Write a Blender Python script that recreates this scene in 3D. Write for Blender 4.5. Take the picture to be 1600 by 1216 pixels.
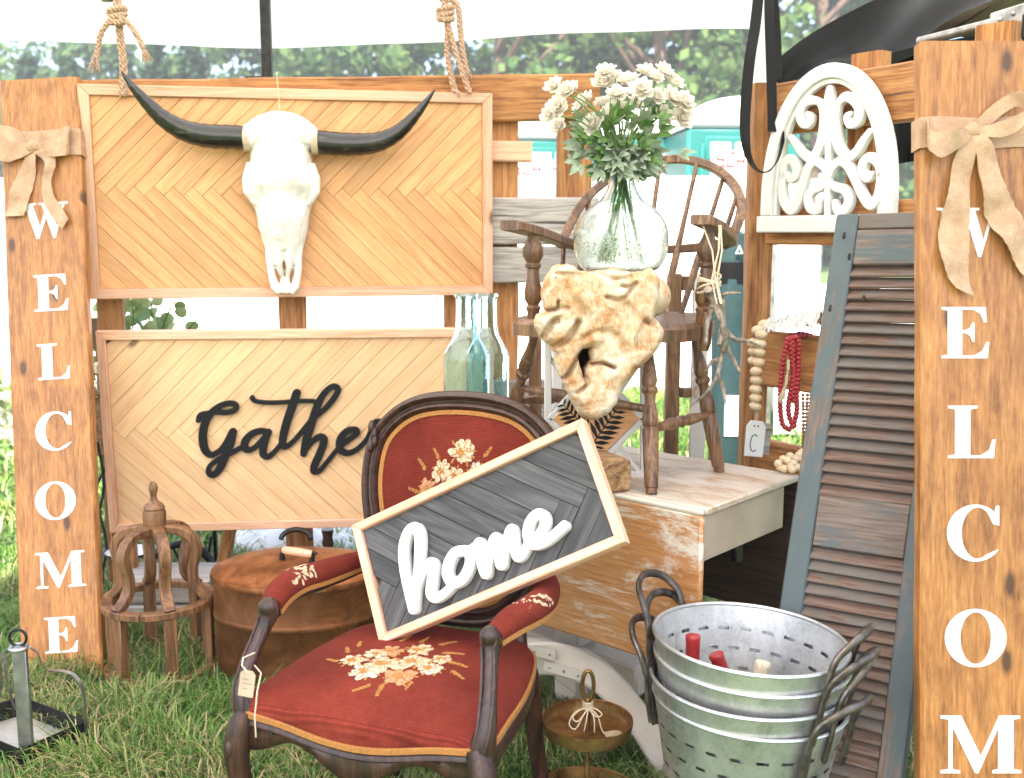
import bpy, bmesh, math, random
import numpy as np
from mathutils import Vector, Matrix, noise
from mathutils.geometry import tessellate_polygon
V = Vector
R = math.radians
random.seed(7)
for o in list(bpy.data.objects):
    bpy.data.objects.remove(o)
S = bpy.context.scene
C = S.collection

# ------------------------------------------------------------------ camera, sky, sun, exposure
CAM_Z, PITCH, FPX = 1.37, R(8.5), 1640.0
cd = bpy.data.cameras.new('camera')
cam = bpy.data.objects.new('camera', cd)
C.objects.link(cam)
cam.location = (0, 0, CAM_Z)
cam.rotation_euler = (R(90) - PITCH, 0, 0)
cd.sensor_width = 36
cd.lens = 36 * FPX / 1600
cd.clip_end = 400
cd.clip_start = 0.05
cd.dof.use_dof = True
cd.dof.focus_distance = 2.55
cd.dof.aperture_fstop = 4.0
S.camera = cam

SUN_EL, SUN_AZ = R(56), R(195)      # azimuth measured clockwise from +Y
w = bpy.data.worlds.new('World')
S.world = w
w.use_nodes = True
nt = w.node_tree
bg = nt.nodes['Background']
sky = nt.nodes.new('ShaderNodeTexSky')
sky.sky_type = 'NISHITA'
sky.sun_disc = False
sky.sun_elevation = SUN_EL
sky.sun_rotation = SUN_AZ
sky.dust_density = 3.0
nt.links.new(sky.outputs[0], bg.inputs[0])
bg.inputs[1].default_value = 0.145
sd = bpy.data.lights.new('sun', 'SUN')
sd.energy = 5.0
sd.angle = R(0.5)
sd.color = (1, 0.91, 0.80)
sun = bpy.data.objects.new('sun', sd)
C.objects.link(sun)
sdir = V((math.sin(SUN_AZ) * math.cos(SUN_EL), math.cos(SUN_AZ) * math.cos(SUN_EL), math.sin(SUN_EL)))
sun.rotation_euler = sdir.to_track_quat('Z', 'Y').to_euler()
S.view_settings.view_transform = 'Standard'
S.view_settings.look = 'None'
S.view_settings.gamma = 1
S.view_settings.use_curve_mapping = False
S.view_settings.exposure = 2.18
S.cycles.max_bounces = 10
S.cycles.transmission_bounces = 10
S.cycles.use_denoising = True

# ------------------------------------------------------------------ placing helpers
def ray(px, py):
    u = (px - 800) / FPX
    v = (608 - py) / FPX
    c, s = math.cos(PITCH), math.sin(PITCH)
    return V((u, c + v * s, -s + v * c))
def P(px, py, Y):
    d = ray(px, py)
    return V((0, 0, CAM_Z)) + d * (Y / d.y)
def G(px, py, z=0.0):
    d = ray(px, py)
    return V((0, 0, CAM_Z)) + d * ((z - CAM_Z) / d.z)
def onplane(px, py, o, n):
    d = ray(px, py)
    c = V((0, 0, CAM_Z))
    return c + d * ((o - c).dot(n) / d.dot(n))
def frame(o, x, z):
    x = x.normalized()
    z = (z - x * z.dot(x)).normalized()
    y = z.cross(x)
    return Matrix(((x.x, y.x, z.x, o.x), (x.y, y.y, z.y, o.y), (x.z, y.z, z.z, o.z), (0, 0, 0, 1)))
def T(x, y, z):
    return Matrix.Translation((x, y, z))
def RZ(a):
    return Matrix.Rotation(a, 4, 'Z')
def RX(a):
    return Matrix.Rotation(a, 4, 'X')
def RY(a):
    return Matrix.Rotation(a, 4, 'Y')

WM = {}
def link(o, parent=None, M=None):
    M = Matrix() if M is None else M
    C.objects.link(o)
    if parent is not None:
        o.parent = parent
        o.matrix_parent_inverse = WM[parent.name].inverted()
    o.matrix_basis = M
    WM[o.name] = M.copy()
    return o
def tag(o, label, cat, group=None):
    o['label'] = label
    o['category'] = cat
    if group:
        o['group'] = group
    return o
def thing(name, label, cat, loc=(0, 0, 0), group=None, M=None):
    o = bpy.data.objects.new(name, None)
    o.empty_display_size = 0.1
    link(o, None, M if M is not None else T(*loc))
    return tag(o, label, cat, group)
def ob(name, me, m, parent=None, M=None, kind=None, label=None):
    if isinstance(me, MB):
        me = me.mesh(name)
    if m is not None and not me.materials:
        me.materials.append(m)
    o = link(bpy.data.objects.new(name, me), parent, M)
    if kind:
        o['kind'] = kind
    if label:
        o['label'] = label
    return o
def smooth(me, ang=40):
    me.polygons.foreach_set('use_smooth', [True] * len(me.polygons))
    me.set_sharp_from_angle(angle=R(ang))
    return me

class MB:
    def __init__(s):
        s.v = []
        s.f = []
        s.ang = 40
    def add(s, vs, fs, M=None):
        b = len(s.v)
        s.v += [(M @ V(p)) if M is not None else V(p) for p in vs]
        s.f += [tuple(b + i for i in f) for f in fs]
        return s
    def mesh(s, name):
        me = bpy.data.meshes.new(name)
        me.from_pydata([tuple(p) for p in s.v], [], s.f)
        me.update()
        return smooth(me, s.ang)
    # --- shapes
    def box(s, c, size, M=None, ch=0.0):
        x, y, z = (q / 2 for q in size)
        ch = min(ch, x * .8, y * .8, z * .8)
        vs = []
        if ch <= 0:
            for a in (-x, x):
                for b in (-y, y):
                    for d in (-z, z):
                        vs.append((c[0] + a, c[1] + b, c[2] + d))
            fs = [(0, 1, 3, 2), (4, 6, 7, 5), (0, 4, 5, 1), (2, 3, 7, 6), (0, 2, 6, 4), (1, 5, 7, 3)]
            return s.add(vs, fs, M)
        bm = bmesh.new()
        bmesh.ops.create_cube(bm, size=1)
        for q in bm.verts:
            q.co = V((q.co.x * size[0], q.co.y * size[1], q.co.z * size[2]))
        bmesh.ops.bevel(bm, geom=bm.edges[:], offset=ch, segments=1, affect='EDGES')
        bm.verts.index_update()
        vs = [q.co + V(c) for q in bm.verts]
        fs = [tuple(q.index for q in f.verts) for f in bm.faces]
        bm.free()
        return s.add(vs, fs, M)
    def prism(s, poly, z0, z1, M=None, ch=0.0):
        n = len(poly)
        pts = [V(p).to_2d() for p in poly]
        area = sum(pts[i].x * pts[(i + 1) % n].y - pts[(i + 1) % n].x * pts[i].y for i in range(n))
        if area < 0:
            pts.reverse()
        def inset(d):
            out = []
            for i in range(n):
                a, b, c2 = pts[i - 1], pts[i], pts[(i + 1) % n]
                e1 = (b - a).normalized()
                e2 = (c2 - b).normalized()
                n1 = V((-e1.y, e1.x))
                n2 = V((-e2.y, e2.x))
                k = 1 + n1.dot(n2)
                out.append(b + (n1 + n2) * (d / max(k, .3)))
            return out
        rows = [(pts, z0), (pts, z1 - ch)] + ([(inset(ch), z1)] if ch > 0 else [])
        vs = [(p.x, p.y, z) for r, z in rows for p in r]
        fs = []
        for k in range(len(rows) - 1):
            for i in range(n):
                j = (i + 1) % n
                fs.append((k * n + i, k * n + j, (k + 1) * n + j, (k + 1) * n + i))
        fs.append(tuple(range(n - 1, -1, -1)))
        fs.append(tuple((len(rows) - 1) * n + i for i in range(n)))
        return s.add(vs, fs, M)
    def tube(s, pts, rad, n=10, M=None, cap=True, flat=1.0, up=None, closed=False):
        pts = [V(p) for p in pts]
        m = len(pts)
        rad = rad if hasattr(rad, '__len__') else [rad] * m
        fl = flat if hasattr(flat, '__len__') else [flat] * m
        t0 = (pts[1] - pts[0]).normalized()
        u = V(up) if up is not None else (V((0, 0, 1)) if abs(t0.z) < .9 else V((1, 0, 0)))
        vs, fs = [], []
        for i in range(m):
            if closed:
                t = (pts[(i + 1) % m] - pts[i - 1]).normalized()
            else:
                t = (pts[min(i + 1, m - 1)] - pts[max(i - 1, 0)]).normalized()
            if up is not None:
                u = V(up)
            u = (u - t * u.dot(t))
            u = u.normalized() if u.length > 1e-6 else t.orthogonal().normalized()
            b = t.cross(u)
            for k in range(n):
                a = 2 * math.pi * k / n
                vs.append(pts[i] + u * (rad[i] * math.cos(a) * fl[i]) + b * (rad[i] * math.sin(a)))
        for i in range(m if closed else m - 1):
            i2 = (i + 1) % m
            for k in range(n):
                k2 = (k + 1) % n
                fs.append((i * n + k, i * n + k2, i2 * n + k2, i2 * n + k))
        if cap and not closed:
            fs.append(tuple(range(n - 1, -1, -1)))
            fs.append(tuple((m - 1) * n + k for k in range(n)))
        return s.add(vs, fs, M)
    def bar(s, pts, w, d, up, M=None, closed=False):
        """rectangular section swept along pts: w across up x tangent, d along up"""
        pts = [V(p) for p in pts]
        m = len(pts)
        ws = w if hasattr(w, '__len__') else [w] * m
        ds = d if hasattr(d, '__len__') else [d] * m
        vs, fs = [], []
        for i in range(m):
            if closed:
                t = (pts[(i + 1) % m] - pts[i - 1]).normalized()
            else:
                t = (pts[min(i + 1, m - 1)] - pts[max(i - 1, 0)]).normalized()
            u = V(up[i]) if hasattr(up[0], '__len__') else V(up)
            u = (u - t * u.dot(t)).normalized()
            b = t.cross(u)
            a, c2 = ws[i] / 2, ds[i] / 2
            k = min(a, c2) * .25
            for x, y in ((-a + k, -c2), (a - k, -c2), (a, -c2 + k), (a, c2 - k), (a - k, c2), (-a + k, c2), (-a, c2 - k), (-a, -c2 + k)):
                vs.append(pts[i] + b * x + u * y)
        n = 8
        for i in range(m if closed else m - 1):
            i2 = (i + 1) % m
            for k in range(n):
                k2 = (k + 1) % n
                fs.append((i * n + k, i * n + k2, i2 * n + k2, i2 * n + k))
        if not closed:
            fs.append(tuple(range(n - 1, -1, -1)))
            fs.append(tuple((m - 1) * n + k for k in range(n)))
        return s.add(vs, fs, M)
    def lathe(s, prof, n=24, M=None, sx=1.0, sy=1.0, cap=True):
        vs, fs = [], []
        for r, z in prof:
            for k in range(n):
                a = 2 * math.pi * k / n
                vs.append((r * math.cos(a) * sx, r * math.sin(a) * sy, z))
        for i in range(len(prof) - 1):
            for k in range(n):
                k2 = (k + 1) % n
                fs.append((i * n + k, i * n + k2, (i + 1) * n + k2, (i + 1) * n + k))
        if cap:
            fs.append(tuple(range(n - 1, -1, -1)))
            fs.append(tuple((len(prof) - 1) * n + k for k in range(n)))
        return s.add(vs, fs, M)
    def turned(s, A, B, prof, n=14):
        """profile [(t, r)] turned along the segment A-B"""
        A, B = V(A), V(B)
        d = B - A
        M = frame(A, d.orthogonal(), d)
        return s.lathe([(r, t * d.length) for t, r in prof], n, M)
    def ball(s, c, r, n=10, m=6, sc=(1, 1, 1), M=None):
        vs, fs = [], []
        prof = [(math.sin(math.pi * i / m), -math.cos(math.pi * i / m)) for i in range(m + 1)]
        prof[0] = (.02, -1)
        prof[-1] = (.02, 1)
        MM = T(*c) @ Matrix.Diagonal((r * sc[0], r * sc[1], r * sc[2], 1))
        return s.lathe(prof, n, MM if M is None else M @ MM)
    def ribbon(s, pts, wv, th=.002, M=None):
        """cloth strip: centre pts, half-width vectors wv"""
        n = len(pts)
        vs, fs = [], []
        for i in range(n):
            p = V(pts[i])
            q = V(wv[i])
            t = (V(pts[min(i + 1, n - 1)]) - V(pts[max(i - 1, 0)]))
            nn = t.cross(q)
            nn = nn.normalized() * th / 2 if nn.length > 1e-9 else V((0, -th / 2, 0))
            vs += [p - q - nn, p - nn, p + q - nn, p + q + nn, p + nn, p - q + nn]
        for i in range(n - 1):
            for k in range(6):
                k2 = (k + 1) % 6
                fs.append((i * 6 + k, i * 6 + k2, i * 6 + 6 + k2, i * 6 + 6 + k))
        fs.append((5, 4, 3, 2, 1, 0))
        fs.append(tuple((n - 1) * 6 + k for k in range(6)))
        return s.add(vs, fs, M)

def spline(pts, n=8, closed=False):
    """Catmull-Rom through pts (tuples of any length)"""
    P_ = [np.array(p, float) for p in pts]
    out = []
    m = len(P_)
    for i in range(m if closed else m - 1):
        if closed:
            a, b, c, d = P_[i - 1], P_[i], P_[(i + 1) % m], P_[(i + 2) % m]
        else:
            a, b, c, d = P_[max(i - 1, 0)], P_[i], P_[i + 1], P_[min(i + 2, m - 1)]
        for k in range(n):
            t = k / n
            out.append(.5 * (2 * b + (c - a) * t + (2 * a - 5 * b + 4 * c - d) * t * t + (3 * b - a - 3 * c + d) * t ** 3))
    if not closed:
        out.append(P_[-1])
    return [tuple(p) for p in out]

def flat_mesh(loops, th, bev=0.0, name='shape'):
    """closed 2-D loops (even-odd) filled and thickened, z from 0 to th"""
    cu = bpy.data.curves.new(name, 'CURVE')
    cu.dimensions = '2D'
    cu.fill_mode = 'BOTH'
    cu.extrude = th / 2 - bev
    cu.bevel_depth = bev
    cu.bevel_resolution = 1
    cu.offset = -bev
    for lp in loops:
        sp = cu.splines.new('POLY')
        sp.points.add(len(lp) - 1)
        for q, p in zip(sp.points, lp):
            q.co = (p[0], p[1], 0, 1)
        sp.use_cyclic_u = True
    o = bpy.data.objects.new(name, cu)
    me = bpy.data.meshes.new_from_object(o)
    me.transform(T(0, 0, th / 2))
    bpy.data.objects.remove(o)
    bpy.data.curves.remove(cu)
    me.name = name
    return smooth(me, 35)

def brush(strokes, cell):
    """outline loops of a union of round brush strokes [(x, y, r), ...]"""
    pts = [np.array(st) for st in strokes]
    al = np.concatenate(pts)
    mr = al[:, 2].max() + 3 * cell
    x0, y0 = al[:, 0].min() - mr, al[:, 1].min() - mr
    nx = int((al[:, 0].max() + mr - x0) / cell) + 2
    ny = int((al[:, 1].max() + mr - y0) / cell) + 2
    X, Y = np.meshgrid(x0 + cell * np.arange(nx), y0 + cell * np.arange(ny))
    D = np.full(X.shape, 1e9)
    for st in pts:
        for a, b in zip(st[:-1], st[1:]):
            ab = b[:2] - a[:2]
            L = max(ab @ ab, 1e-12)
            t = np.clip(((X - a[0]) * ab[0] + (Y - a[1]) * ab[1]) / L, 0, 1)
            d = np.hypot(X - a[0] - t * ab[0], Y - a[1] - t * ab[1]) - (a[2] + t * (b[2] - a[2]))
            D = np.minimum(D, d)
    return contours(D, x0, y0, cell)
def contours(D, x0, y0, cell):
    D = D + 1e-9
    nxt = {}
    def pt(i, j, e):
        if e == 0: a, b = (i, j), (i, j + 1)
        elif e == 1: a, b = (i, j + 1), (i + 1, j + 1)
        elif e == 2: a, b = (i + 1, j), (i + 1, j + 1)
        else: a, b = (i, j), (i + 1, j)
        return (a, b)
    tab = {1: [(3, 0)], 2: [(0, 1)], 3: [(3, 1)], 4: [(1, 2)], 5: [(3, 0), (1, 2)], 6: [(0, 2)], 7: [(3, 2)], 8: [(2, 3)], 9: [(2, 0)], 10: [(0, 1), (2, 3)], 11: [(2, 1)], 12: [(1, 3)], 13: [(1, 0)], 14: [(0, 3)]}
    s = D < 0
    code = s[:-1, :-1] * 1 + s[:-1, 1:] * 2 + s[1:, 1:] * 4 + s[1:, :-1] * 8
    for i, j in zip(*np.nonzero((code > 0) & (code < 15))):
        for a, b in tab[int(code[i, j])]:
            nxt[pt(i, j, a)] = pt(i, j, b)
    loops = []
    while nxt:
        k0 = next(iter(nxt))
        lp = []
        k = k0
        while k in nxt:
            k2 = nxt.pop(k)
            (a, b) = k
            da, db = D[a], D[b]
            t = da / (da - db)
            lp.append((x0 + cell * (a[1] + t * (b[1] - a[1])), y0 + cell * (a[0] + t * (b[0] - a[0]))))
            k = k2
        if len(lp) > 5:
            loops.append(lp)
    return loops

def remesh(mb, voxel, smooth_it=4, name='shape'):
    me = mb.mesh(name + '_raw')
    o = bpy.data.objects.new(name + '_tmp', me)
    C.objects.link(o)
    md = o.modifiers.new('r', 'REMESH')
    md.mode = 'VOXEL'
    md.voxel_size = voxel
    m2 = o.modifiers.new('s', 'SMOOTH')
    m2.iterations = smooth_it
    m2.factor = .5
    dg = bpy.context.evaluated_depsgraph_get()
    out = bpy.data.meshes.new_from_object(o.evaluated_get(dg))
    bpy.data.objects.remove(o)
    out.name = name
    out.polygons.foreach_set('use_smooth', [True] * len(out.polygons))
    return out

# ------------------------------------------------------------------ material helpers
class NG:
    def __init__(s, name):
        s.m = bpy.data.materials.new(name)
        s.m.use_nodes = True
        s.t = s.m.node_tree
        s.t.nodes.clear()
        s.out = s.t.nodes.new('ShaderNodeOutputMaterial')
    def n(s, typ, props=None, ins=None):
        nd = s.t.nodes.new('ShaderNode' + typ)
        for k, v in (props or {}).items():
            setattr(nd, k, v)
        for k, v in (ins or {}).items():
            s.set(nd.inputs[k], v)
        return nd
    def set(s, sock, v):
        if isinstance(v, bpy.types.NodeSocket):
            s.t.links.new(v, sock)
        elif isinstance(v, bpy.types.Node):
            s.t.links.new(v.outputs[0], sock)
        else:
            if sock.type == 'RGBA' and len(v) == 3:
                v = (*v, 1)
            sock.default_value = v
    def math(s, op, a, b=0.0, clamp=False):
        nd = s.n('Math', {'operation': op, 'use_clamp': clamp}, {0: a, 1: b})
        return nd.outputs[0]
    def vmath(s, op, a, b):
        return s.n('VectorMath', {'operation': op}, {0: a, 1: b}).outputs[0]
    def mix(s, f, a, b, bt='MIX'):
        nd = s.n('MixRGB', {'blend_type': bt}, {0: f, 1: a, 2: b})
        return nd.outputs[0]
    def ramp(s, f, stops):
        nd = s.n('ValToRGB', None, {0: f})
        r = nd.color_ramp
        while len(r.elements) > len(stops):
            r.elements.remove(r.elements[-1])
        for i, (p, c) in enumerate(stops):
            e = r.elements[i] if i < len(r.elements) else r.elements.new(p)
            e.position = p
            e.color = (*c, 1) if len(c) == 3 else c
        return nd.outputs[0]
    def noise(s, vec, scale, detail=5, rough=.55, dist=0.0):
        return s.n('TexNoise', None, {'Vector': vec, 'Scale': scale, 'Detail': detail, 'Roughness': rough, 'Distortion': dist}).outputs[0]
    def scaled(s, vec, sc):
        return s.n('Mapping', {'vector_type': 'POINT'}, {'Vector': vec, 'Scale': sc}).outputs[0]
    def coord(s, which='Object', rnd=True):
        c = s.n('TexCoord').outputs[which]
        if not rnd:
            return c
        r = s.math('MULTIPLY', s.n('ObjectInfo').outputs['Random'], 57.0)
        return s.vmath('ADD', c, r)
    def rand(s):
        return s.n('ObjectInfo').outputs['Random']
    def bump(s, h, strength=.3, dist=.002):
        return s.n('Bump', None, {'Height': h, 'Strength': strength, 'Distance': dist}).outputs[0]
    def pbr(s, **k):
        ins = {}
        names = {'col': 'Base Color', 'rough': 'Roughness', 'metal': 'Metallic', 'nrm': 'Normal', 'spec': 'Specular IOR Level', 'trans': 'Transmission Weight', 'ior': 'IOR', 'coat': 'Coat Weight', 'sheen': 'Sheen Weight', 'sss': 'Subsurface Weight'}
        for a, v in k.items():
            ins[names[a]] = v
        nd = s.n('BsdfPrincipled', None, ins)
        s.t.links.new(nd.outputs[0], s.out.inputs[0])
        return s.m

def lerp3(a, b, t):
    return tuple(x + (y - x) * t for x, y in zip(a, b))
def wood(name, dark, mid, light, axis=0, rough=.55, var=.25, knots=0.0, bump=.25, scale=1.0, bands=.5, stain=None, coat=0.0, cracks=0.0, spread=1.0, gouge=0.0, mottle=0.0, stretch=.055):
    g = NG(name)
    co = g.coord()
    k = [1.0, 1.0, 1.0]
    k[axis] = stretch
    st = g.scaled(co, k)
    warp = g.noise(g.scaled(co, [q * .5 + .2 for q in k]), 5 * scale, 2)
    fine = g.noise(st, 210 * scale, 7, .65)
    band = g.n('TexNoise', None, {'Vector': st, 'Scale': 26 * scale, 'Detail': 3, 'Distortion': .6}).outputs[0]
    ringv = g.math('ADD', g.math('MULTIPLY', band, 5.0), g.math('MULTIPLY', warp, 2.0))
    ring = g.math('PINGPONG', ringv, .5)
    f = g.math('ADD', g.math('MULTIPLY', fine, 1 - bands), g.math('MULTIPLY', g.math('ADD', g.math('MULTIPLY', ring, .8), g.math('MULTIPLY', band, .6)), bands))
    col = g.ramp(f, [(.5 - .16 * spread, dark), (.5, mid), (.5 + .15 * spread, light)])
    big = g.noise(co, 3.0, 3)
    val = g.math('ADD', g.math('MULTIPLY', g.rand(), var), g.math('ADD', g.math('MULTIPLY', big, .5), .75 - var / 2))
    col = g.mix(1.0, col, g.n('CombineXYZ', None, {0: val, 1: val, 2: val}).outputs[0], 'MULTIPLY')
    if mottle > 0:
        mo = g.ramp(g.noise(g.scaled(co, [1.0 if i != axis else .4 for i in range(3)]), 16, 9, .72, .4), [(.33, (1 - mottle, 1 - mottle * 1.15, 1 - mottle * 1.3)), (.5, (1, 1, 1)), (.68, (1 + mottle * .5, 1 + mottle * .55, 1 + mottle * .6))])
        col = g.mix(1.0, col, mo, 'MULTIPLY')
    if gouge > 0:
        kg = [1.0, 1.0, 1.0]
        kg[axis] = .22
        go = g.ramp(g.noise(g.scaled(co, kg), 75, 3, .5), [(.22, (1, 1, 1)), (.30, (0, 0, 0))])
        sel2 = g.ramp(g.noise(co, 7, 2), [(.48, (0, 0, 0)), (.6, (1, 1, 1))])
        col = g.mix(g.math('MULTIPLY', g.math('MULTIPLY', go, sel2), gouge), col, (.04, .016, .006))
    if stain:
        sf = g.ramp(g.noise(co, 5.0, 6, .7), [(.5, (0, 0, 0)), (.68, (1, 1, 1))])
        col = g.mix(g.math('MULTIPLY', sf, .8), col, stain)
    if knots > 0:
        kk = [1.0, 1.0, 0.0 if axis < 2 else 1.0]
        kk[axis] = .45
        vo = g.n('TexVoronoi', {'feature': 'F1', 'voronoi_dimensions': '2D' if axis < 2 else '3D'}, {'Vector': g.scaled(g.vmath('ADD', co, g.n('CombineXYZ', None, {0: g.math('MULTIPLY', warp, .04), 1: g.math('MULTIPLY', warp, .03)}).outputs[0]), kk), 'Scale': 8.0})
        sel = g.math('LESS_THAN', g.n('SeparateColor', None, {0: vo.outputs['Color']}).outputs[0], knots)
        kd = g.ramp(vo.outputs['Distance'], [(.055, (1, 1, 1)), (.085, (.5, .5, .5)), (.125, (0, 0, 0))])
        col = g.mix(g.math('MULTIPLY', g.math('MULTIPLY', kd, sel), .9), col, lerp3(dark, (.02, .008, .004), .75))
    h = fine
    if cracks > 0:
        kc = [1.0, 1.0, 1.0]
        kc[axis] = .03
        cr = g.ramp(g.noise(g.scaled(co, kc), 60, 3, .6), [(.30, (1, 1, 1)), (.37, (0, 0, 0))])
        col = g.mix(g.math('MULTIPLY', cr, cracks), col, (.035, .025, .02))
        h = g.math('SUBTRACT', fine, cr)
    return g.pbr(col=col, rough=rough, nrm=g.bump(h, bump, .0015), coat=coat)
def plain(name, col, rough=.6, metal=0.0, var=.06, nscale=25, bump=0.0, sheen=0.0, coat=0.0, spec=.5):
    g = NG(name)
    co = g.coord()
    nz = g.noise(co, nscale, 5)
    c = g.ramp(nz, [(.3, tuple(q * (1 - var * 2) for q in col)), (.7, tuple(min(1, q * (1 + var * 2)) for q in col))])
    k = dict(col=c, rough=rough, metal=metal, sheen=sheen, coat=coat, spec=spec)
    if bump:
        k['nrm'] = g.bump(nz, bump, .002)
    return g.pbr(**k)
def worn(name, paint, under, amount=.5, axis=0, rough=.6, scale=6.0, bump=.4):
    """paint flaking off wood, streaked along axis"""
    g = NG(name)
    co = g.coord()
    k = [1.0, 1.0, 1.0]
    k[axis] = .3
    f = g.noise(g.scaled(co, k), scale, 10, .74, .4)
    k[axis] = .06
    gr = g.noise(g.scaled(co, k), 150, 5)
    m = g.ramp(f, [(1 - amount - .05, (0, 0, 0)), (1 - amount + .03, (1, 1, 1))])
    uc = g.ramp(gr, [(.3, lerp3(under, (0, 0, 0), .28)), (.7, lerp3(under, (1, 1, 1), .08))])
    pc = g.ramp(g.noise(co, 14, 4), [(.3, lerp3(paint, (0, 0, 0), .12)), (.7, paint)])
    return g.pbr(col=g.mix(m, pc, uc), rough=rough, nrm=g.bump(g.math('SUBTRACT', g.math('MULTIPLY', gr, .4), m), bump, .001))
# ------------------------------------------------------------------ materials
m_pine = wood('pine', (.53, .225, .080), (.66, .330, .135), (.73, .42, .20), var=.20, knots=.10, spread=1.6, mottle=.12, bands=.5, rough=.5, bump=.15)
m_pale_pine = wood('pale_pine', (.63, .345, .165), (.74, .46, .245), (.78, .535, .32), var=.14, knots=.10, spread=1.6, bands=.45, rough=.5, bump=.12)
m_trim = wood('pine_trim', (.56, .275, .15), (.71, .40, .26), (.76, .475, .33), var=.18, knots=.04, bands=.35, rough=.5, bump=.12)
m_board = wood('stained_board', (.14, .045, .010), (.365, .143, .036), (.51, .245, .078), axis=1, var=.1, knots=.34, bands=.32, rough=.42, bump=.3, cracks=.4, spread=1.5, gouge=1.0, mottle=.34, stretch=.10)
m_fence = wood('fence_wood', (.18, .062, .017), (.40, .165, .050), (.50, .25, .09), var=.3, knots=.18, gouge=.8, mottle=.3, bands=.45, rough=.7, bump=.5, cracks=.6)
m_greywood = wood('weathered_grey_wood', (.20, .165, .145), (.37, .325, .295), (.49, .445, .41), var=.2, bands=.4, rough=.8, bump=.7, cracks=.85)
m_charcoal = wood('charcoal_plank', (.022, .020, .021), (.050, .046, .046), (.095, .088, .086), var=.5, bands=.5, rough=.6, bump=.3)
m_mahog = wood('mahogany', (.008, .003, .002), (.034, .0115, .0065), (.075, .028, .016), axis=2, var=.1, bands=.4, rough=.40, bump=.12)
m_windsor = wood('worn_brown_wood', (.055, .023, .010), (.165, .077, .034), (.28, .15, .072), axis=2, var=.2, bands=.5, rough=.42, bump=.15, stain=(.055, .026, .014))
m_lantern = wood('brown_lantern_wood', (.07, .027, .010), (.17, .075, .028), (.27, .13, .052), axis=2, var=.2, bands=.5, rough=.55, bump=.3)
m_wash = worn('whitewash', (.66, .62, .58), (.34, .20, .12), .38, axis=2, scale=14)
m_shutter = worn('shutter_wood', (.15, .122, .105), (.135, .062, .032), .5, axis=0, rough=.75, scale=7, bump=.7)
m_shutter_rail = worn('shutter_rail_paint', (.088, .112, .118), (.14, .085, .06), .52, axis=0, rough=.7, scale=6, bump=.8)
m_apron_shaded = plain('apron_shaded_paint', (.40, .31, .235), .55, var=.06, nscale=9)  # cream paint taken to tan, with the apron's shade in its colour
m_shutter_blue = worn('shutter_blue_paint', (.088, .112, .118), (.15, .085, .055), .48, axis=1, rough=.7, scale=6, bump=.6)
m_tabletop = worn('tabletop_worn_paint', (.58, .48, .39), (.46, .28, .15), .45, axis=0, rough=.5, scale=9, bump=.2)
m_leaf = worn('drop_leaf_worn_paint', (.70, .61, .51), (.50, .195, .04), .56, axis=0, rough=.5, scale=8, bump=.25)
m_cream = plain('cream_paint', (.56, .47, .39), .5, var=.06, nscale=9, bump=.1)
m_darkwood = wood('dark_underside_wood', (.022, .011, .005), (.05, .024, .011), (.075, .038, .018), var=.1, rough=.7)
m_white = plain('white_paint', (.72, .70, .67), .45, var=.02)
m_black = plain('black_paint', (.005, .005, .006), .55, spec=.3)
def mk():
    g = NG('bleached_bone')
    co = g.coord()
    a = g.noise(co, 14, 8, .68)
    e = g.n('TexVoronoi', {'feature': 'DISTANCE_TO_EDGE'}, {'Vector': g.vmath('ADD', g.scaled(co, [1, .45, 1]), g.math('MULTIPLY', g.noise(co, 12, 4), .06)), 'Scale': 9.0}).outputs['Distance']
    ck = g.ramp(e, [(.006, (1, 1, 1)), (.018, (0, 0, 0))])
    c = g.ramp(a, [(.30, (.56, .47, .37)), (.43, (.73, .69, .63)), (.7, (.79, .77, .73))])
    c = g.mix(g.math('MULTIPLY', ck, .22), c, (.25, .18, .12))
    return g.pbr(col=c, rough=.65, nrm=g.bump(g.math('SUBTRACT', g.noise(co, 60, 5), g.math('MULTIPLY', ck, .6)), .35, .002))
m_bone = mk()
def mk():
    g = NG('black_horn')
    co = g.coord()
    st = g.noise(g.scaled(co, [.25, 1, 1]), 60, 6, .7)
    c = g.ramp(st, [(.42, (.008, .007, .007)), (.6, (.022, .018, .016)), (.72, (.10, .085, .07))])
    return g.pbr(col=c, rough=g.math('ADD', .12, g.math('MULTIPLY', st, .2)), coat=.3, nrm=g.bump(g.noise(g.scaled(co, [1, .2, .2]), 45, 3), .25, .002))
m_horn = mk()
m_cord = plain('pale_cord', (.62, .50, .36), .85, var=.15, nscale=300, bump=.6)
m_iron = plain('dark_iron', (.025, .023, .022), .45, metal=.7, var=.3, nscale=60, bump=.3)
m_blackcloth = plain('black_cloth', (.003, .0027, .003), .55, var=.2, nscale=200, spec=.2)
m_teal = plain('teal_plastic', (.010, .125, .112), .45, var=.03)
m_tealcloth = plain('dark_teal_cloth', (.004, .026, .028), .75, var=.12, nscale=30, bump=.2)
m_redprint = plain('red_print', (.20, .008, .014), .6)
m_greyprint = plain('grey_print', (.16, .16, .18), .6)
m_paper = plain('tag_paper', (.46, .34, .23), .8, var=.08)
m_gimp = plain('gold_gimp_braid', (.38, .155, .035), .8, var=.3, nscale=500, bump=.9)
m_wicker = plain('chain_dark', (.05, .04, .035), .5)
m_beadcream = wood('cream_bead', (.58, .40, .24), (.70, .53, .34), (.76, .60, .41), axis=2, var=.18, rough=.45, bump=.05, scale=.6)
m_beadred = plain('red_bead', (.36, .022, .026), .35, var=.2, nscale=200)
m_beadbrown = plain('brown_bead', (.27, .125, .062), .5, var=.25, nscale=120)
m_stem = plain('stem_green', (.11, .20, .045), .5, var=.2)
m_leafgrey = plain('silver_green_leaf', (.23, .28, .19), .6, var=.15, nscale=40)
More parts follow.
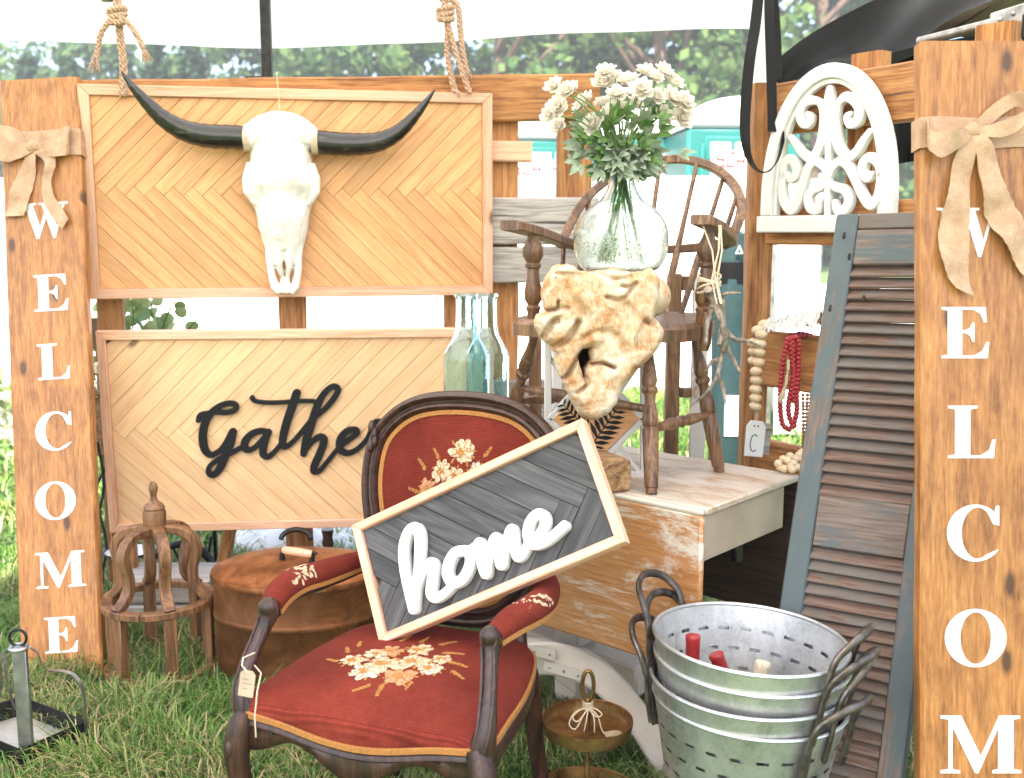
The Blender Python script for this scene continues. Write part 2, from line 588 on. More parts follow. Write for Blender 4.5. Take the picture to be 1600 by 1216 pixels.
m_leafgreen = plain('green_leaf', (.09, .17, .04), .5, var=.25, nscale=40)
m_euca = plain('eucalyptus_leaf', (.25, .33, .13), .5, var=.2, nscale=20)
def mk():
    g = NG('cream_petal')
    d = g.n('BsdfDiffuse', None, {0: (.88, .83, .76)})
    t = g.n('BsdfTranslucent', None, {0: (.88, .82, .72)})
    x = g.n('MixShader', None, {0: .45, 1: d.outputs[0], 2: t.outputs[0]})
    g.t.links.new(x.outputs[0], g.out.inputs[0])
    return g.m
m_petal = mk()
m_petal_mid = plain('flower_middle', (.34, .36, .12), .6, var=.2)
m_twig = plain('grey_antler', (.24, .19, .15), .6, var=.35, nscale=70, bump=.8)
m_steel = plain('brushed_steel', (.36, .34, .33), .34, metal=.85, var=.22, nscale=18, bump=.1)
m_foil = plain('red_foil', (.30, .018, .018), .3, var=.1)

def mk():
    g = NG('rope_fibre')
    co = g.coord()
    f = g.n('TexWave', {'wave_type': 'BANDS', 'bands_direction': 'DIAGONAL'}, {'Vector': co, 'Scale': 42.0, 'Distortion': 1.0}).outputs[0]
    nz = g.noise(co, 300, 3)
    c = g.ramp(g.math('ADD', g.math('MULTIPLY', f, .6), g.math('MULTIPLY', nz, .4)), [(.2, (.36, .20, .125)), (.75, (.64, .44, .31))])
    return g.pbr(col=c, rough=.9, nrm=g.bump(f, .8, .004))
m_rope = mk()
def mk():
    g = NG('burlap')
    co = g.coord()
    a = g.noise(g.scaled(co, [1, .12, 1]), 700, 2)
    b = g.noise(g.scaled(co, [.12, 1, 1]), 700, 2)
    f = g.math('MULTIPLY', g.math('ADD', a, b), .5)
    nz = g.noise(co, 35, 5)
    c = g.ramp(g.math('ADD', g.math('MULTIPLY', f, .6), g.math('MULTIPLY', nz, .4)), [(.32, (.32, .175, .10)), (.66, (.58, .385, .255))])
    return g.pbr(col=c, rough=.95, nrm=g.bump(f, .6, .0015))
m_burlap = mk()
def mk():
    g = NG('red_tapestry')
    co = g.coord()
    wy = g.n('TexWave', {'bands_direction': 'Y'}, {'Vector': co, 'Scale': 62.0, 'Distortion': 1.6, 'Detail': 3.0, 'Detail Scale': 4.0}).outputs[0]
    f = g.math('MULTIPLY', wy, g.noise(co, 60, 3))
    nz = g.noise(co, 7, 4)
    fine = g.noise(co, 420, 3)
    k = g.math('ADD', g.math('MULTIPLY', f, .35), g.math('ADD', g.math('MULTIPLY', nz, .4), g.math('MULTIPLY', fine, .3)))
    c = g.ramp(k, [(.28, (.085, .011, .007)), (.5, (.170, .024, .014)), (.75, (.25, .046, .025))])
    return g.pbr(col=c, rough=.95, nrm=g.bump(g.math('ADD', f, g.math('MULTIPLY', fine, .6)), .5, .0015), spec=.15)
m_red = mk()
def mk():
    g = NG('aged_copper')
    co = g.coord()
    a = g.noise(co, 7, 9, .7, .8)
    b = g.noise(co, 2.3, 4)
    c = g.ramp(a, [(.28, (.07, .022, .008)), (.46, (.26, .092, .030)), (.6, (.46, .19, .075)), (.72, (.40, .26, .16))])
    c = g.mix(g.ramp(b, [(.45, (0, 0, 0)), (.62, (.7, .7, .7))]), c, (.12, .05, .024))
    return g.pbr(col=c, rough=g.math('ADD', .38, g.math('MULTIPLY', a, .2)), metal=.8, nrm=g.bump(a, .12, .004))
m_copper = mk()
def mk():
    g = NG('galvanised_steel')
    co = g.coord()
    vo = g.n('TexVoronoi', {'feature': 'F1'}, {'Vector': co, 'Scale': 150.0}).outputs['Color']
    a = g.noise(g.scaled(co, [1, 1, .6]), 9, 10, .74, .5)
    bw = g.n('RGBToBW', None, {0: vo}).outputs[0]
    k = g.math('ADD', g.math('MULTIPLY', bw, .10), g.math('MULTIPLY', a, .92))
    c = g.ramp(k, [(.30, (.30, .28, .25)), (.42, (.54, .53, .51)), (.55, (.68, .67, .65)), (.75, (.80, .79, .77))])
    return g.pbr(col=c, rough=g.math('ADD', .30, g.math('MULTIPLY', a, .22)), metal=.9, nrm=g.bump(a, .16, .005))
m_galv = mk()
def mk():
    g = NG('aged_brass')
    co = g.coord()
    a = g.noise(co, 22, 6, .65)
    c = g.ramp(a, [(.3, (.12, .055, .018)), (.55, (.33, .185, .065)), (.8, (.46, .29, .12))])
    return g.pbr(col=c, rough=.4, metal=.85, nrm=g.bump(a, .1, .002))
m_brass = mk()
def glass(name, col, bump=0.0):
    g = NG(name)
    k = dict(col=col, rough=.02, trans=1.0, ior=1.45)
    if bump:
        k['nrm'] = g.bump(g.noise(g.coord(), 22, 3), bump, .004)
    return g.pbr(**k)
def mk():
    g = NG('embossed_clear_glass')
    co = g.coord('Object', False)
    z = g.n('SeparateXYZ', None, {0: co}).outputs[2]
    low = g.ramp(g.math('MULTIPLY', g.math('SUBTRACT', z, 1.26), 5.0), [(.48, (1, 1, 1)), (.60, (.12, .12, .12))])
    nz = g.n('TexNoise', None, {'Vector': co, 'Scale': 48.0, 'Detail': 2.0, 'Distortion': 2.2}).outputs[0]
    rg = g.ramp(nz, [(.44, (0, 0, 0)), (.50, (1, 1, 1)), (.56, (0, 0, 0))])
    h = g.math('ADD', g.math('MULTIPLY', rg, low), g.math('MULTIPLY', g.noise(co, 20, 2), .6))
    return g.pbr(col=(.90, .98, .955), rough=.02, trans=1.0, ior=1.45, nrm=g.bump(h, .13, .003))
m_glass = mk()
m_blueglass = glass('pale_blue_glass', (.68, .89, .965), .2)
m_pane = glass('window_glass', (.92, .95, .97))
def mk():
    g = NG('white_canopy_cloth')
    d = g.n('BsdfDiffuse', None, {0: (.86, .86, .85)})
    t = g.n('BsdfTranslucent', None, {0: (.86, .86, .84)})
    x = g.n('MixShader', None, {0: .5, 1: d.outputs[0], 2: t.outputs[0]})
    g.t.links.new(x.outputs[0], g.out.inputs[0])
    return g.m
m_canopy = mk()
def mk():
    g = NG('teak_root')
    co = g.coord()
    warp = g.noise(co, 5, 3)
    a = g.n('TexNoise', None, {'Vector': g.scaled(co, [1, 1, .45]), 'Scale': 16.0, 'Detail': 8.0, 'Roughness': .62, 'Distortion': 1.6}).outputs[0]
    b = g.noise(co, 9.5, 5, .6, .8)
    fib = g.n('TexNoise', None, {'Vector': g.scaled(co, [1, .5, 1]), 'Scale': 34.0, 'Detail': 9.0, 'Roughness': .7, 'Distortion': 3.2}).outputs[0]
    c = g.ramp(g.math('ADD', g.math('MULTIPLY', a, .28), g.math('ADD', g.math('MULTIPLY', b, .46), g.math('MULTIPLY', fib, .26))), [(.34, (.20, .08, .025)), (.44, (.48, .24, .095)), (.505, (.62, .43, .27)), (.59, (.72, .61, .48))])
    crk = g.ramp(g.n('TexNoise', None, {'Vector': g.scaled(co, [1, .3, 1]), 'Scale': 26.0, 'Detail': 4.0, 'Distortion': 2.0}).outputs[0], [(.27, (1, 1, 1)), (.32, (0, 0, 0))])
    c = g.mix(g.math('MULTIPLY', crk, .85), c, (.06, .025, .01))
    a = g.math('ADD', g.math('SUBTRACT', a, g.math('MULTIPLY', crk, .4)), g.math('MULTIPLY', fib, .5))
    return g.pbr(col=c, rough=.7, nrm=g.bump(a, .9, .008))
m_root = mk()
def mk():
    g = NG('lawn_soil')
    co = g.coord('Object', False)
    a = g.noise(co, 1.2, 6)
    b = g.noise(co, 45, 5)
    c = g.ramp(g.math('ADD', g.math('MULTIPLY', a, .5), g.math('MULTIPLY', b, .5)), [(.35, (.035, .06, .018)), (.55, (.075, .13, .03)), (.7, (.14, .17, .055))])
    return g.pbr(col=c, rough=.95, nrm=g.bump(b, .8, .03))
m_lawn = mk()
m_gravel = plain('pale_gravel', (.46, .41, .35), .95, var=.12, nscale=12, bump=.4)
def foliage(name, a, b, tr=.35, rnd=True):
    g = NG(name)
    at = g.n('Attribute', {'attribute_name': 'shade'}).outputs['Fac']
    c = g.ramp(g.math('ADD', g.math('MULTIPLY', at, .75), g.math('MULTIPLY', g.rand(), .25 if rnd else 0)), [(.1, a), (.9, b)])
    d = g.n('BsdfDiffuse', None, {0: c})
    t = g.n('BsdfTranslucent', None, {0: c})
    x = g.n('MixShader', None, {0: tr, 1: d.outputs[0], 2: t.outputs[0]})
    g.t.links.new(x.outputs[0], g.out.inputs[0])
    return g.m
m_crown = foliage('broadleaf_foliage', (.035, .09, .035), (.13, .20, .07), .45)
m_conifer = foliage('conifer_foliage', (.018, .045, .024), (.05, .09, .045), .25)
m_bark = plain('tree_bark', (.10, .065, .045), .9, var=.25, nscale=9, bump=.6)
def mk():
    g = NG('grass_blade')
    at = g.n('Attribute', {'attribute_name': 'shade'}).outputs['Fac']
    c = g.ramp(at, [(.0, (.028, .09, .014)), (.40, (.105, .225, .036)), (.72, (.25, .36, .09)), (.82, (.36, .29, .12)), (1, (.54, .43, .24))])
    d = g.n('BsdfDiffuse', None, {0: c})
    t = g.n('BsdfTranslucent', None, {0: c})
    gl = g.n('BsdfGlossy', None, {0: (.5, .5, .45), 'Roughness': .4})
    x = g.n('MixShader', None, {0: .35, 1: d.outputs[0], 2: t.outputs[0]})
    y = g.n('MixShader', None, {0: .06, 1: x.outputs[0], 2: gl.outputs[0]})
    g.t.links.new(y.outputs[0], g.out.inputs[0])
    return g.m
m_grass = mk()

def np_mesh(name, verts, faces, shade=None, smooth_=False):
    """verts (n,3) and equal-size faces (m,k) as arrays -> mesh"""
    me = bpy.data.meshes.new(name)
    m, k = faces.shape
    me.vertices.add(len(verts))
    me.vertices.foreach_set('co', np.asarray(verts, np.float32).ravel())
    me.loops.add(m * k)
    me.loops.foreach_set('vertex_index', faces.astype(np.int32).ravel())
    me.polygons.add(m)
    me.polygons.foreach_set('loop_start', np.arange(0, m * k, k, dtype=np.int32))
    me.polygons.foreach_set('loop_total', np.full(m, k, np.int32))
    me.update(calc_edges=True)
    if shade is not None:
        at = me.attributes.new('shade', 'FLOAT', 'POINT')
        at.data.foreach_set('value', np.asarray(shade, np.float32))
    return me

# ------------------------------------------------------------------ ground
mb = MB()
n = 24
vs = [(-90 + 180 * i / n, -60 + 180 * j / n, 0) for j in range(n + 1) for i in range(n + 1)]
mb.add(vs, [(j * (n + 1) + i, j * (n + 1) + i + 1, (j + 1) * (n + 1) + i + 1, (j + 1) * (n + 1) + i) for j in range(n) for i in range(n)])
ob('ground', mb, m_lawn, kind='structure')
mb = MB()
mb.add([(-70, 13.4, .004), (70, 12.6, .004), (70, 27, .004), (-70, 29, .004)], [(0, 1, 2, 3)])
ob('gravel_road', mb, m_gravel, kind='structure')

# ------------------------------------------------------------------ trees behind the field
def crown_mesh(name, seed, kind):
    rg = np.random.default_rng(seed)
    cs, ns_ = [], []
    if kind == 'broad':
        nb = 46
        bc = []
        for i in range(nb):
            a = rg.uniform(0, 2 * np.pi)
            h = rg.uniform(.10, 1.0)
            rmax = (.34 * np.sin(np.pi * (h * .80 + .16)) ** .6) * 1.0
            r = rmax * rg.uniform(.35, 1.0)
            bc.append((r * np.cos(a), r * np.sin(a), h, rg.uniform(.07, .14)))
        for x, y, h, br in bc:
            m = 95
            d = rg.normal(size=(m, 3))
            d /= np.linalg.norm(d, axis=1)[:, None]
            rr = br * rg.uniform(.55, 1.05, (m, 1))
            cs.append(np.array([x, y, h]) + d * rr * np.array([1.15, 1.15, .75]))
            ns_.append(d)
        size = .021
    else:
        for i in range(34):
            h = .06 + .92 * i / 34
            rm = .20 * (1 - h) ** .8 + .012
            k = int(7 + 9 * (1 - h))
            for q in range(k):
                a = rg.uniform(0, 2 * np.pi)
                m = 14
                t = rg.uniform(.1, 1, (m, 1)) * rm * rg.uniform(.6, 1.1)
                p = np.concatenate([t * np.cos(a), t * np.sin(a), h - t * .35], 1) + rg.normal(scale=.010, size=(m, 3))
                cs.append(p)
                ns_.append(rg.normal(size=(m, 3)) + np.array([0, 0, .8]))
        size = .017
    c = np.concatenate(cs)
    nn = np.concatenate(ns_) + rg.normal(scale=.5, size=c.shape)
    nn /= np.linalg.norm(nn, axis=1)[:, None]
    u = np.cross(nn, rg.normal(size=c.shape))
    u /= np.linalg.norm(u, axis=1)[:, None]
    v = np.cross(nn, u)
    m = len(c)
    sz = size * rg.uniform(.6, 1.3, (m, 1))
    quad = np.stack([c - u * sz, c - v * sz * .6, c + u * sz, c + v * sz * .6], 1).reshape(-1, 3)
    f = np.arange(4 * m).reshape(m, 4)
    return np_mesh(name, quad, f, np.repeat(rg.uniform(0, 1, m), 4))
def open_crown(name, seed):
    rg = np.random.default_rng(seed)
    cs, ns_ = [], []
    for i in range(70):
        a = rg.uniform(0, 2 * np.pi)
        h = rg.uniform(.24, 1.0)
        r = (.26 * np.sin(np.pi * (h * .7 + .2)) ** .6) * rg.uniform(.3, 1.0) ** .7
        m = 70
        d = rg.normal(size=(m, 3))
        d /= np.linalg.norm(d, axis=1)[:, None]
        cs.append(np.array([r * np.cos(a), r * np.sin(a), h]) + d * rg.uniform(.03, .07) * rg.uniform(.5, 1.05, (m, 1)))
        ns_.append(d)
    c = np.concatenate(cs)
    nn = np.concatenate(ns_) + rg.normal(scale=.5, size=c.shape)
    nn /= np.linalg.norm(nn, axis=1)[:, None]
    u = np.cross(nn, rg.normal(size=c.shape))
    u /= np.linalg.norm(u, axis=1)[:, None]
    v = np.cross(nn, u)
    m = len(c)
    sz = .012 * rg.uniform(.6, 1.3, (m, 1))
    return np_mesh(name, np.stack([c - u * sz, c - v * sz * .6, c + u * sz, c + v * sz * .6], 1).reshape(-1, 3), np.arange(4 * m).reshape(m, 4), np.repeat(rg.uniform(0, 1, m), 4))
def trunk_mesh(seed, kind):
    rg = random.Random(seed)
    mb = MB()
    p = [(0, 0, -.02)]
    for i in range(1, 6):
        p.append((rg.uniform(-.012, .012) * i * .6, rg.uniform(-.01, .01), .16 * i))
    mb.tube(p, [.022, .017, .014, .011, .008, .004], 8)
    if kind == 'broad':
        for i in range(7):
            a = rg.uniform(0, 6.28)
            h = rg.uniform(.14, .55)
            L = rg.uniform(.15, .28)
            mb.tube([(0, 0, h), (L * .5 * math.cos(a), L * .5 * math.sin(a), h + L * .45), (L * math.cos(a), L * math.sin(a), h + L * .95)], [.009, .006, .002], 6)
    return mb.mesh('trunk')
broad = [(crown_mesh('crown', s, 'broad'), trunk_mesh(s, 'broad')) for s in (3, 4, 5)]
conif = [(crown_mesh('crown', s, 'con'), trunk_mesh(s, 'con')) for s in (8, 9)]
for c_, t_ in broad:
    c_.materials.append(m_crown)
    t_.materials.append(m_bark)
for c_, t_ in conif:
    c_.materials.append(m_conifer)
    t_.materials.append(m_bark)
tall = [(open_crown('crown', s), trunk_mesh(s + 20, 'broad')) for s in (31, 32)]
for c_, t_ in tall:
    c_.materials.append(m_crown)
    t_.materials.append(m_bark)
# px, distance, height, kind, label
TREES = [
 (-30, 36, 7.4, 'c', 'dark conifer cut by the edge of the picture behind the lettered board'),
 (70, 37, 7.6, 'c', 'dark conifer behind the gap between lettered board and first rope'),
 (128, 35, 7.2, 'c', 'squat dark conifer just before the first hanging rope'),
 (212, 38, 7.9, 'c', 'dark conifer just past the first hanging rope'),
 (262, 36, 8.0, 'c', 'slim dark conifer above the tip of the first horn'),
 (318, 37, 8.2, 'c', 'tallest dark conifer, nearest to the black pole'),
 (20, 44, 9.0, 'b', 'pale broad tree rising behind the conifers at the edge'),
 (165, 45, 9.4, 'b', 'pale broad tree behind the conifers at the first rope'),
 (372, 42, 10.0, 'b', 'pale green tree directly behind the black pole'),
 (470, 43, 9.6, 'b', 'rounded green tree above the cow skull'),
 (560, 40, 10.4, 'b', 'light green tree between the skull and the second rope'),
 (655, 42, 10.2, 'b', 'dark green tree seen just before the second rope'),
 (776, 37, 16.5, 't', 'green tree with open trunks just past the second rope'),
 (850, 43, 10.8, 'b', 'green tree above the bare end of the fence rail'),
 (940, 40, 10.2, 'b', 'bushy bright tree straight above the white bouquet'),
 (1034, 36, 17.0, 't', 'tall tree whose dark forked trunk shows over the bouquet'),
 (1100, 39, 10.4, 'b', 'yellow green tree above the domed toilet roof'),
 (1108, 38, 17.5, 't', 'tall bare trunked tree between the bouquet and the black strap'),
 (1265, 37, 16.0, 't', 'sparse tall tree above the black tarpaulin'),
 (1350, 40, 11.0, 'b', 'tall tree over the upper edge of the black tarpaulin'),
]
for i, (px, Y, h, k, lab) in enumerate(TREES):
    X = (px - 800) / FPX * Y
    name = 'conifer_tree' if k == 'c' else 'broadleaf_tree'
    cm, tm = {'c': conif, 'b': broad, 't': tall}[k][i % (3 if k == 'b' else 2)]
    hs = h * (1.0 if k == 'c' else 1.0)
    M = T(X, Y, 0) @ RZ(random.uniform(0, 6.28)) @ Matrix.Diagonal((hs * random.uniform(.9, 1.15), hs * random.uniform(.9, 1.15), hs, 1))
    t = thing(name, lab, 'tree', M=T(X, Y, 0), group='trees along the far edge of the field')
    ob('trunk', tm, None, t, M)
    ob('crown', cm, None, t, M)
# undergrowth and wood behind the row: one mass
rg = np.random.default_rng(21)
m = 26000
c = np.stack([rg.uniform(-34, 30, m), rg.uniform(46, 54, m), np.abs(rg.normal(0, 1, m)) * 2.6], 1)
hmap = 5.5 + 1.6 * np.sin(c[:, 0] * .9) + 1.2 * np.sin(c[:, 0] * .37 + 1)
c[:, 2] = rg.uniform(0, 1, m) * hmap
nn = rg.normal(size=(m, 3)); nn /= np.linalg.norm(nn, axis=1)[:, None]
u = np.cross(nn, rg.normal(size=(m, 3))); u /= np.linalg.norm(u, axis=1)[:, None]
v = np.cross(nn, u)
sz = rg.uniform(.18, .42, (m, 1))
ob('far_woods', np_mesh('far_woods', np.stack([c - u * sz, c - v * sz * .6, c + u * sz, c + v * sz * .6], 1).reshape(-1, 3), np.arange(4 * m).reshape(m, 4), np.repeat(rg.uniform(0, .9, m), 4)), m_crown, kind='stuff')

# ------------------------------------------------------------------ canopy over the stall
t = thing('canopy_tent', 'white pop up canopy stretched over the stall with hanging valance', 'canopy', (0, 3.9, 0))
def sheet(fn, nu, nv, th=.003):
    mb = MB()
    vs = [fn(i / nu, j / nv) for j in range(nv + 1) for i in range(nu + 1)]
    mb.add(vs, [(j * (nu + 1) + i, j * (nu + 1) + i + 1, (j + 1) * (nu + 1) + i + 1, (j + 1) * (nu + 1) + i) for j in range(nv) for i in range(nu)])
    mb.ang = 180
    return mb
CX0, CX1, CY0, CY1 = -2.35, 1.55, -.25, 3.95  # roof extended unseen past the valance end to shade the right fence post
def roof(u, v):
    x = CX0 + (CX1 - CX0) * u
    y = CY0 + (CY1 - CY0) * v
    e = min(u, 1 - u, v, 1 - v) * 2
    return (x, y, 2.36 + .62 * e - .05 * math.sin(e * 3.1))
ob('roof_sheet', sheet(roof, 20, 20), m_canopy, t)
def val(u, v):
    x = CX0 + (.88 - CX0) * u
    z0 = 2.055 + .012 * math.sin(u * 9) - .03 * (1 - abs(2 * u - .8)) + .03 * u
    return (x, CY1 + .015 * math.sin(u * 31) * (1 - v), z0 + (2.36 - z0) * v)
ob('valance', sheet(val, 60, 4), m_canopy, t)
mb = MB()
for a, b, z in ((( -2.3), .90, 2.245), ):
    mb.box(((a + b) / 2, 3.86, z), (b - a, .022, .03), ch=.004)
ob('truss_bar', mb, m_steel, t)
for px, py in ((1188, 60), ):
    p = P(px, py, 3.72)
    mb = MB()
    mb.box((p.x, 3.72, 1.16), (.05, .05, 2.32), ch=.006)
    ob('canopy_leg', mb, m_white, t)
mb = MB()
mb.box((CX0 + .03, 3.9, 1.18), (.05, .05, 2.36), ch=.006)
ob('canopy_leg', mb, m_white, t)
for px in (700, 172):
    p = P(px, -4, 3.84)
    mb = MB()
    mb.box((p.x, 3.835, p.z + .006), (.06, .028, .045), ch=.006)
    ob('truss_clip', mb, m_steel, t)
# black pole with bracket standing behind the fence
p = P(416, 60, 3.78)
t = thing('black_pole', 'black metal pole rising behind the fence above the herringbone panel', 'pole', (p.x, 3.78, 0))
mb = MB()
mb.box((p.x, 3.78, 1.93), (.034, .034, .86), ch=.004)
ob('shaft', mb, m_iron, t)
mb = MB()
q = P(405, 128, 3.76)
mb.box((q.x - .005, 3.755, q.z), (.085, .03, .035), ch=.006)
ob('bracket', mb, m_iron, t)

# ------------------------------------------------------------------ hazy air
HAZE = 0.0028
if HAZE > 0:
    mb = MB()
    mb.box((0, 9, 5.2), (88, 96, 12.4))
    g = NG('hazy_air')
    g.t.links.new(g.n('VolumePrincipled', None, {'Color': (.92, .97, 1.0), 'Density': HAZE, 'Anisotropy': .2}).outputs[0], g.out.inputs['Volume'])
    ob('haze', mb, g.m, kind='stuff')
# ------------------------------------------------------------------ background things
# portable toilets
def toilet(px0, px1, Y, ang, lab, big):
    a, b = P(px0, 300, Y), P(px1, 300, Y)
    X = (a.x + b.x) / 2
    W = b.x - a.x
    M = T(X, Y, 0) @ RZ(ang)
    t = thing('portable_toilet', lab, 'portable toilet', M=M, group='portable toilets across the field')
    zt = 2.36
    mb = MB()
    mb.box((0, .55, zt / 2), (W - .03, 1.1, zt), M, .03)
    ob('cabin', mb, m_teal, t)
    mb = MB()
    mb.box((0, -.02, zt * .5 - .06), (W * .74, .03, zt * .92), M, .01)
    mb.box((0, -.04, zt - .20), (W * .68, .02, .22), M, .012)
    ob('door', mb, m_teal, t)
    for k in range(3):
        mb = MB()
        mb.box((W * (-.21 + .21 * k), -.052, zt - .20), (W * .17, .012, .11), M, .004)
        ob('vent', mb, m_white, t)
    mb = MB()
    pr = [(-W / 2, 0), (W / 2, 0)] + [(W / 2 * math.cos(q * math.pi / 14), .03 + .26 * math.sin(q * math.pi / 14)) for q in range(15)]
    mb.prism(pr, -.02, 1.12, M @ T(0, 1.1, zt) @ RX(R(90)), .03)
    ob('roof', mb, m_white, t)
    mb = MB()
    mb.box((0, -.047, 1.86), (W * .58, .012, .56), M, .002)
    sg = ob('sign_panel', mb, m_white, t)
    # blurred red word and grey swoosh
    lm = MB()
    x = -W * .245
    for ch in 'SCAMPS':
        wdt = W * .073
        for (bx, by, bw, bh) in {'S': ((.5, .92, 1, .16), (.5, .5, 1, .16), (.5, .08, 1, .16), (.12, .71, .24, .3), (.88, .29, .24, .3)), 'C': ((.5, .92, 1, .16), (.5, .08, 1, .16), (.12, .5, .24, .72)), 'A': ((.12, .45, .24, .9), (.88, .45, .24, .9), (.5, .92, 1, .16), (.5, .42, .5, .14)), 'M': ((.1, .5, .2, 1), (.9, .5, .2, 1), (.5, .7, .2, .5), (.5, .93, .6, .14)), 'P': ((.12, .5, .24, 1), (.5, .92, .52, .16), (.5, .45, .52, .14), (.88, .69, .24, .62))}[ch]:
            lm.box((x + wdt * bx, -.0555 - .0004 * bx, 1.98 + .15 * by), (wdt * bw, .003, .15 * bh), M)
        x += wdt * 1.18
    ob('lettering', lm, m_redprint, sg, label='small red printed word')
    sw = [(W * .30 * math.cos(q), -.055, 2.03 + .16 * math.sin(q)) for q in [math.pi * (1.02 + .96 * k / 16) for k in range(17)]]
    lm = MB()
    lm.tube(sw, [.004 + .012 * math.sin(math.pi * k / 16) for k in range(17)], 6, M, flat=.5)
    ob('swoosh', lm, m_greyprint, sg)
toilet(752, 936, 11.6, R(4), 'teal portable toilet seen between two fence posts', 0)
toilet(945, 1066, 11.3, R(2), 'teal portable toilet mostly hidden behind the bouquet', 0)
toilet(1068, 1252, 10.3, R(4), 'teal portable toilet with high white dome beside the black strap', 1)
# white tent wall across the field
def wall(u, v):
    x = -7.6 + 10.2 * u
    return (x, 8.9 + .06 * math.sin(u * 46) * (1 - .4 * v) + .02 * math.sin(u * 110), .02 + 1.80 * v + .01 * math.sin(u * 30) * v)
t = thing('tent_sidewall', 'long white tent wall standing in the field behind the fence', 'tent wall', (-2.5, 8.9, 0))
ob('cloth_wall', sheet(wall, 120, 6), m_white, t)
mb = MB()
for k in range(6):
    mb.box((-7.6 + 10.2 * k / 5, 8.98, .93), (.05, .05, 1.86), ch=.005)
    ob('pole', mb, m_steel, t)
    mb = MB()
# white covered table at right, in the field
t = thing('covered_table', 'low table under a white cloth in the field behind the beads', 'table', (2.4, 7.4, 0))
def cl(u, v):
    x = 1.75 + 1.9 * u
    prof = [(6.9, .03), (6.93, .4), (6.96, .74), (7.3, .76), (7.7, .76), (7.74, .05)]
    k = v * 5
    i = min(int(k), 4)
    f = k - i
    y = prof[i][0] + (prof[i + 1][0] - prof[i][0]) * f
    z = prof[i][1] + (prof[i + 1][1] - prof[i][1]) * f
    return (x, y + (.03 * math.sin(u * 40) if z < .7 else 0), z)
ob('tablecloth', sheet(cl, 50, 15), m_white, t)
p = P(1203, 440, 6.2)
t = thing('tent_pole', 'thin pale tent pole in the field behind the beads', 'pole', (p.x, 6.2, 0))
mb = MB()
mb.box((p.x, 6.2, .95), (.062, .04, 1.9), ch=.006)
ob('shaft', mb, m_steel, t)
p = P(1243, 440, 18)
t = thing('steel_post', 'thin dark green post on the far gravel road', 'post', (p.x, 18, 0))
mb = MB()
mb.box((p.x, 18, .62), (.09, .05, 1.24), ch=.01)
mb.box((p.x, 17.96, .5), (.05, .04, 1.2), ch=.01)
ob('shaft', mb, plain('post_green', (.02, .06, .03), .6), t)
# dark teal canopy bag standing on the lawn
p0, p1 = P(1108, 560, 5.6), P(1163, 560, 5.6)
bx, bw = (p0.x + p1.x) / 2 + .01, p1.x - p0.x
t = thing('storage_bag', 'tall dark teal canopy bag standing on the lawn behind the chair', 'bag', (bx, 5.6, 0))
mb = MB()
prof = [(.9, 0), (1.0, .03), (1.02, .3), (.97, .6), (1.0, .9), (1.0, 1.12), (.95, 1.28), (.75, 1.36), (.3, 1.385)]
mb.lathe([(bw / 2 * a * 1.05, z) for a, z in prof], 20, T(bx, 5.6, 0), 1, .8)
for v_ in range(len(mb.v)):
    q = mb.v[v_]
    mb.v[v_] = q + V((.012 * noise.noise(q * 4), .02 * noise.noise(q * 6 + V((3, 1, 2))), 0))
ob('bag_body', mb, m_tealcloth, t)
mb = MB()
mb.lathe([(bw / 2 * 1.09, 1.10), (bw / 2 * 1.10, 1.115), (bw / 2 * 1.10, 1.20), (bw / 2 * 1.09, 1.215)], 20, T(bx, 5.6, 0), 1, .82)
ob('strap_band', mb, m_blackcloth, t)
mb = MB()
q = P(1141, 650, 5.6)
mb.box((bx + .02, 5.6 - bw * .46, .40), (.10, .006, .22), ch=.002)
mb.box((bx + .02, 5.6 - bw * .47, .47), (.10, .004, .08), ch=.001)
ob('paper_label', mb, m_white, t)
mb = MB()
mb.tube([(bx + .02, 5.6 - bw * .46, 1.30), (bx + .005, 5.6 - bw * .47, 1.26), (bx + .035, 5.6 - bw * .47, 1.26)], .006, 6, closed=True)
ob('zip_pull', mb, m_white, t)
# ------------------------------------------------------------------ left fence panel
def plank_box(name, A, B, hgt, th, m, parent, nrm, ch=.006, wob=.004):
    """board from A to B (centre line), hgt along the third axis, th along nrm; grain along A-B"""
    A, B = V(A), V(B)
    d = B - A
    M = frame((A + B) / 2, d, V(nrm))
    L = d.length
    mb = MB()
    n = max(3, int(L / .09))
    rnd = random.random() * 50
    vs, fs = [], []
    for i in range(n + 1):
        x = -L / 2 + L * i / n
        e = [wob * noise.noise(V((rnd + i * .35, k * 3.1, 0))) for k in range(4)]
        y0, y1 = -hgt / 2 + e[0], hgt / 2 + e[1]
        z0, z1 = -th / 2, th / 2 + e[2] * .5
        for y, z in ((y0, z0), (y1, z0), (y1, z1 - ch), (y1 - ch, z1), (y0 + ch, z1), (y0, z1 - ch)):
            vs.append((x, y, z))
    k = 6
    for i in range(n):
        for q in range(k):
            r_ = (q + 1) % k
            fs.append((i * k + q, i * k + r_, (i + 1) * k + r_, (i + 1) * k + q))
    fs.append(tuple(range(k - 1, -1, -1)))
    fs.append(tuple(n * k + q for q in range(k)))
    mb.add(vs, fs)
    mb.ang = 30
    return ob(name, mb, m, parent, M)
FD = V((.984, .176, 0)).normalized()
FN = V((FD.y, -FD.x, 0))
F0 = V((-1.374, 3.55, 0))
def fpt(s, z, off=0.0):
    q = F0 + FD * s + FN * off
    return V((q.x, q.y, z))
def fs_of(px):
    d = ray(px, 500)
    # intersect vertical plane of the fence
    k = (F0.x * FN.x + F0.y * FN.y) / (d.x * FN.x + d.y * FN.y)
    q = V((d.x * k, d.y * k, 0))
    return (q - F0).dot(FD)
fence = thing('fence_panel', 'rustic orange wooden fence panel carrying the two herringbone signs', 'fence', fpt(.8, 0))
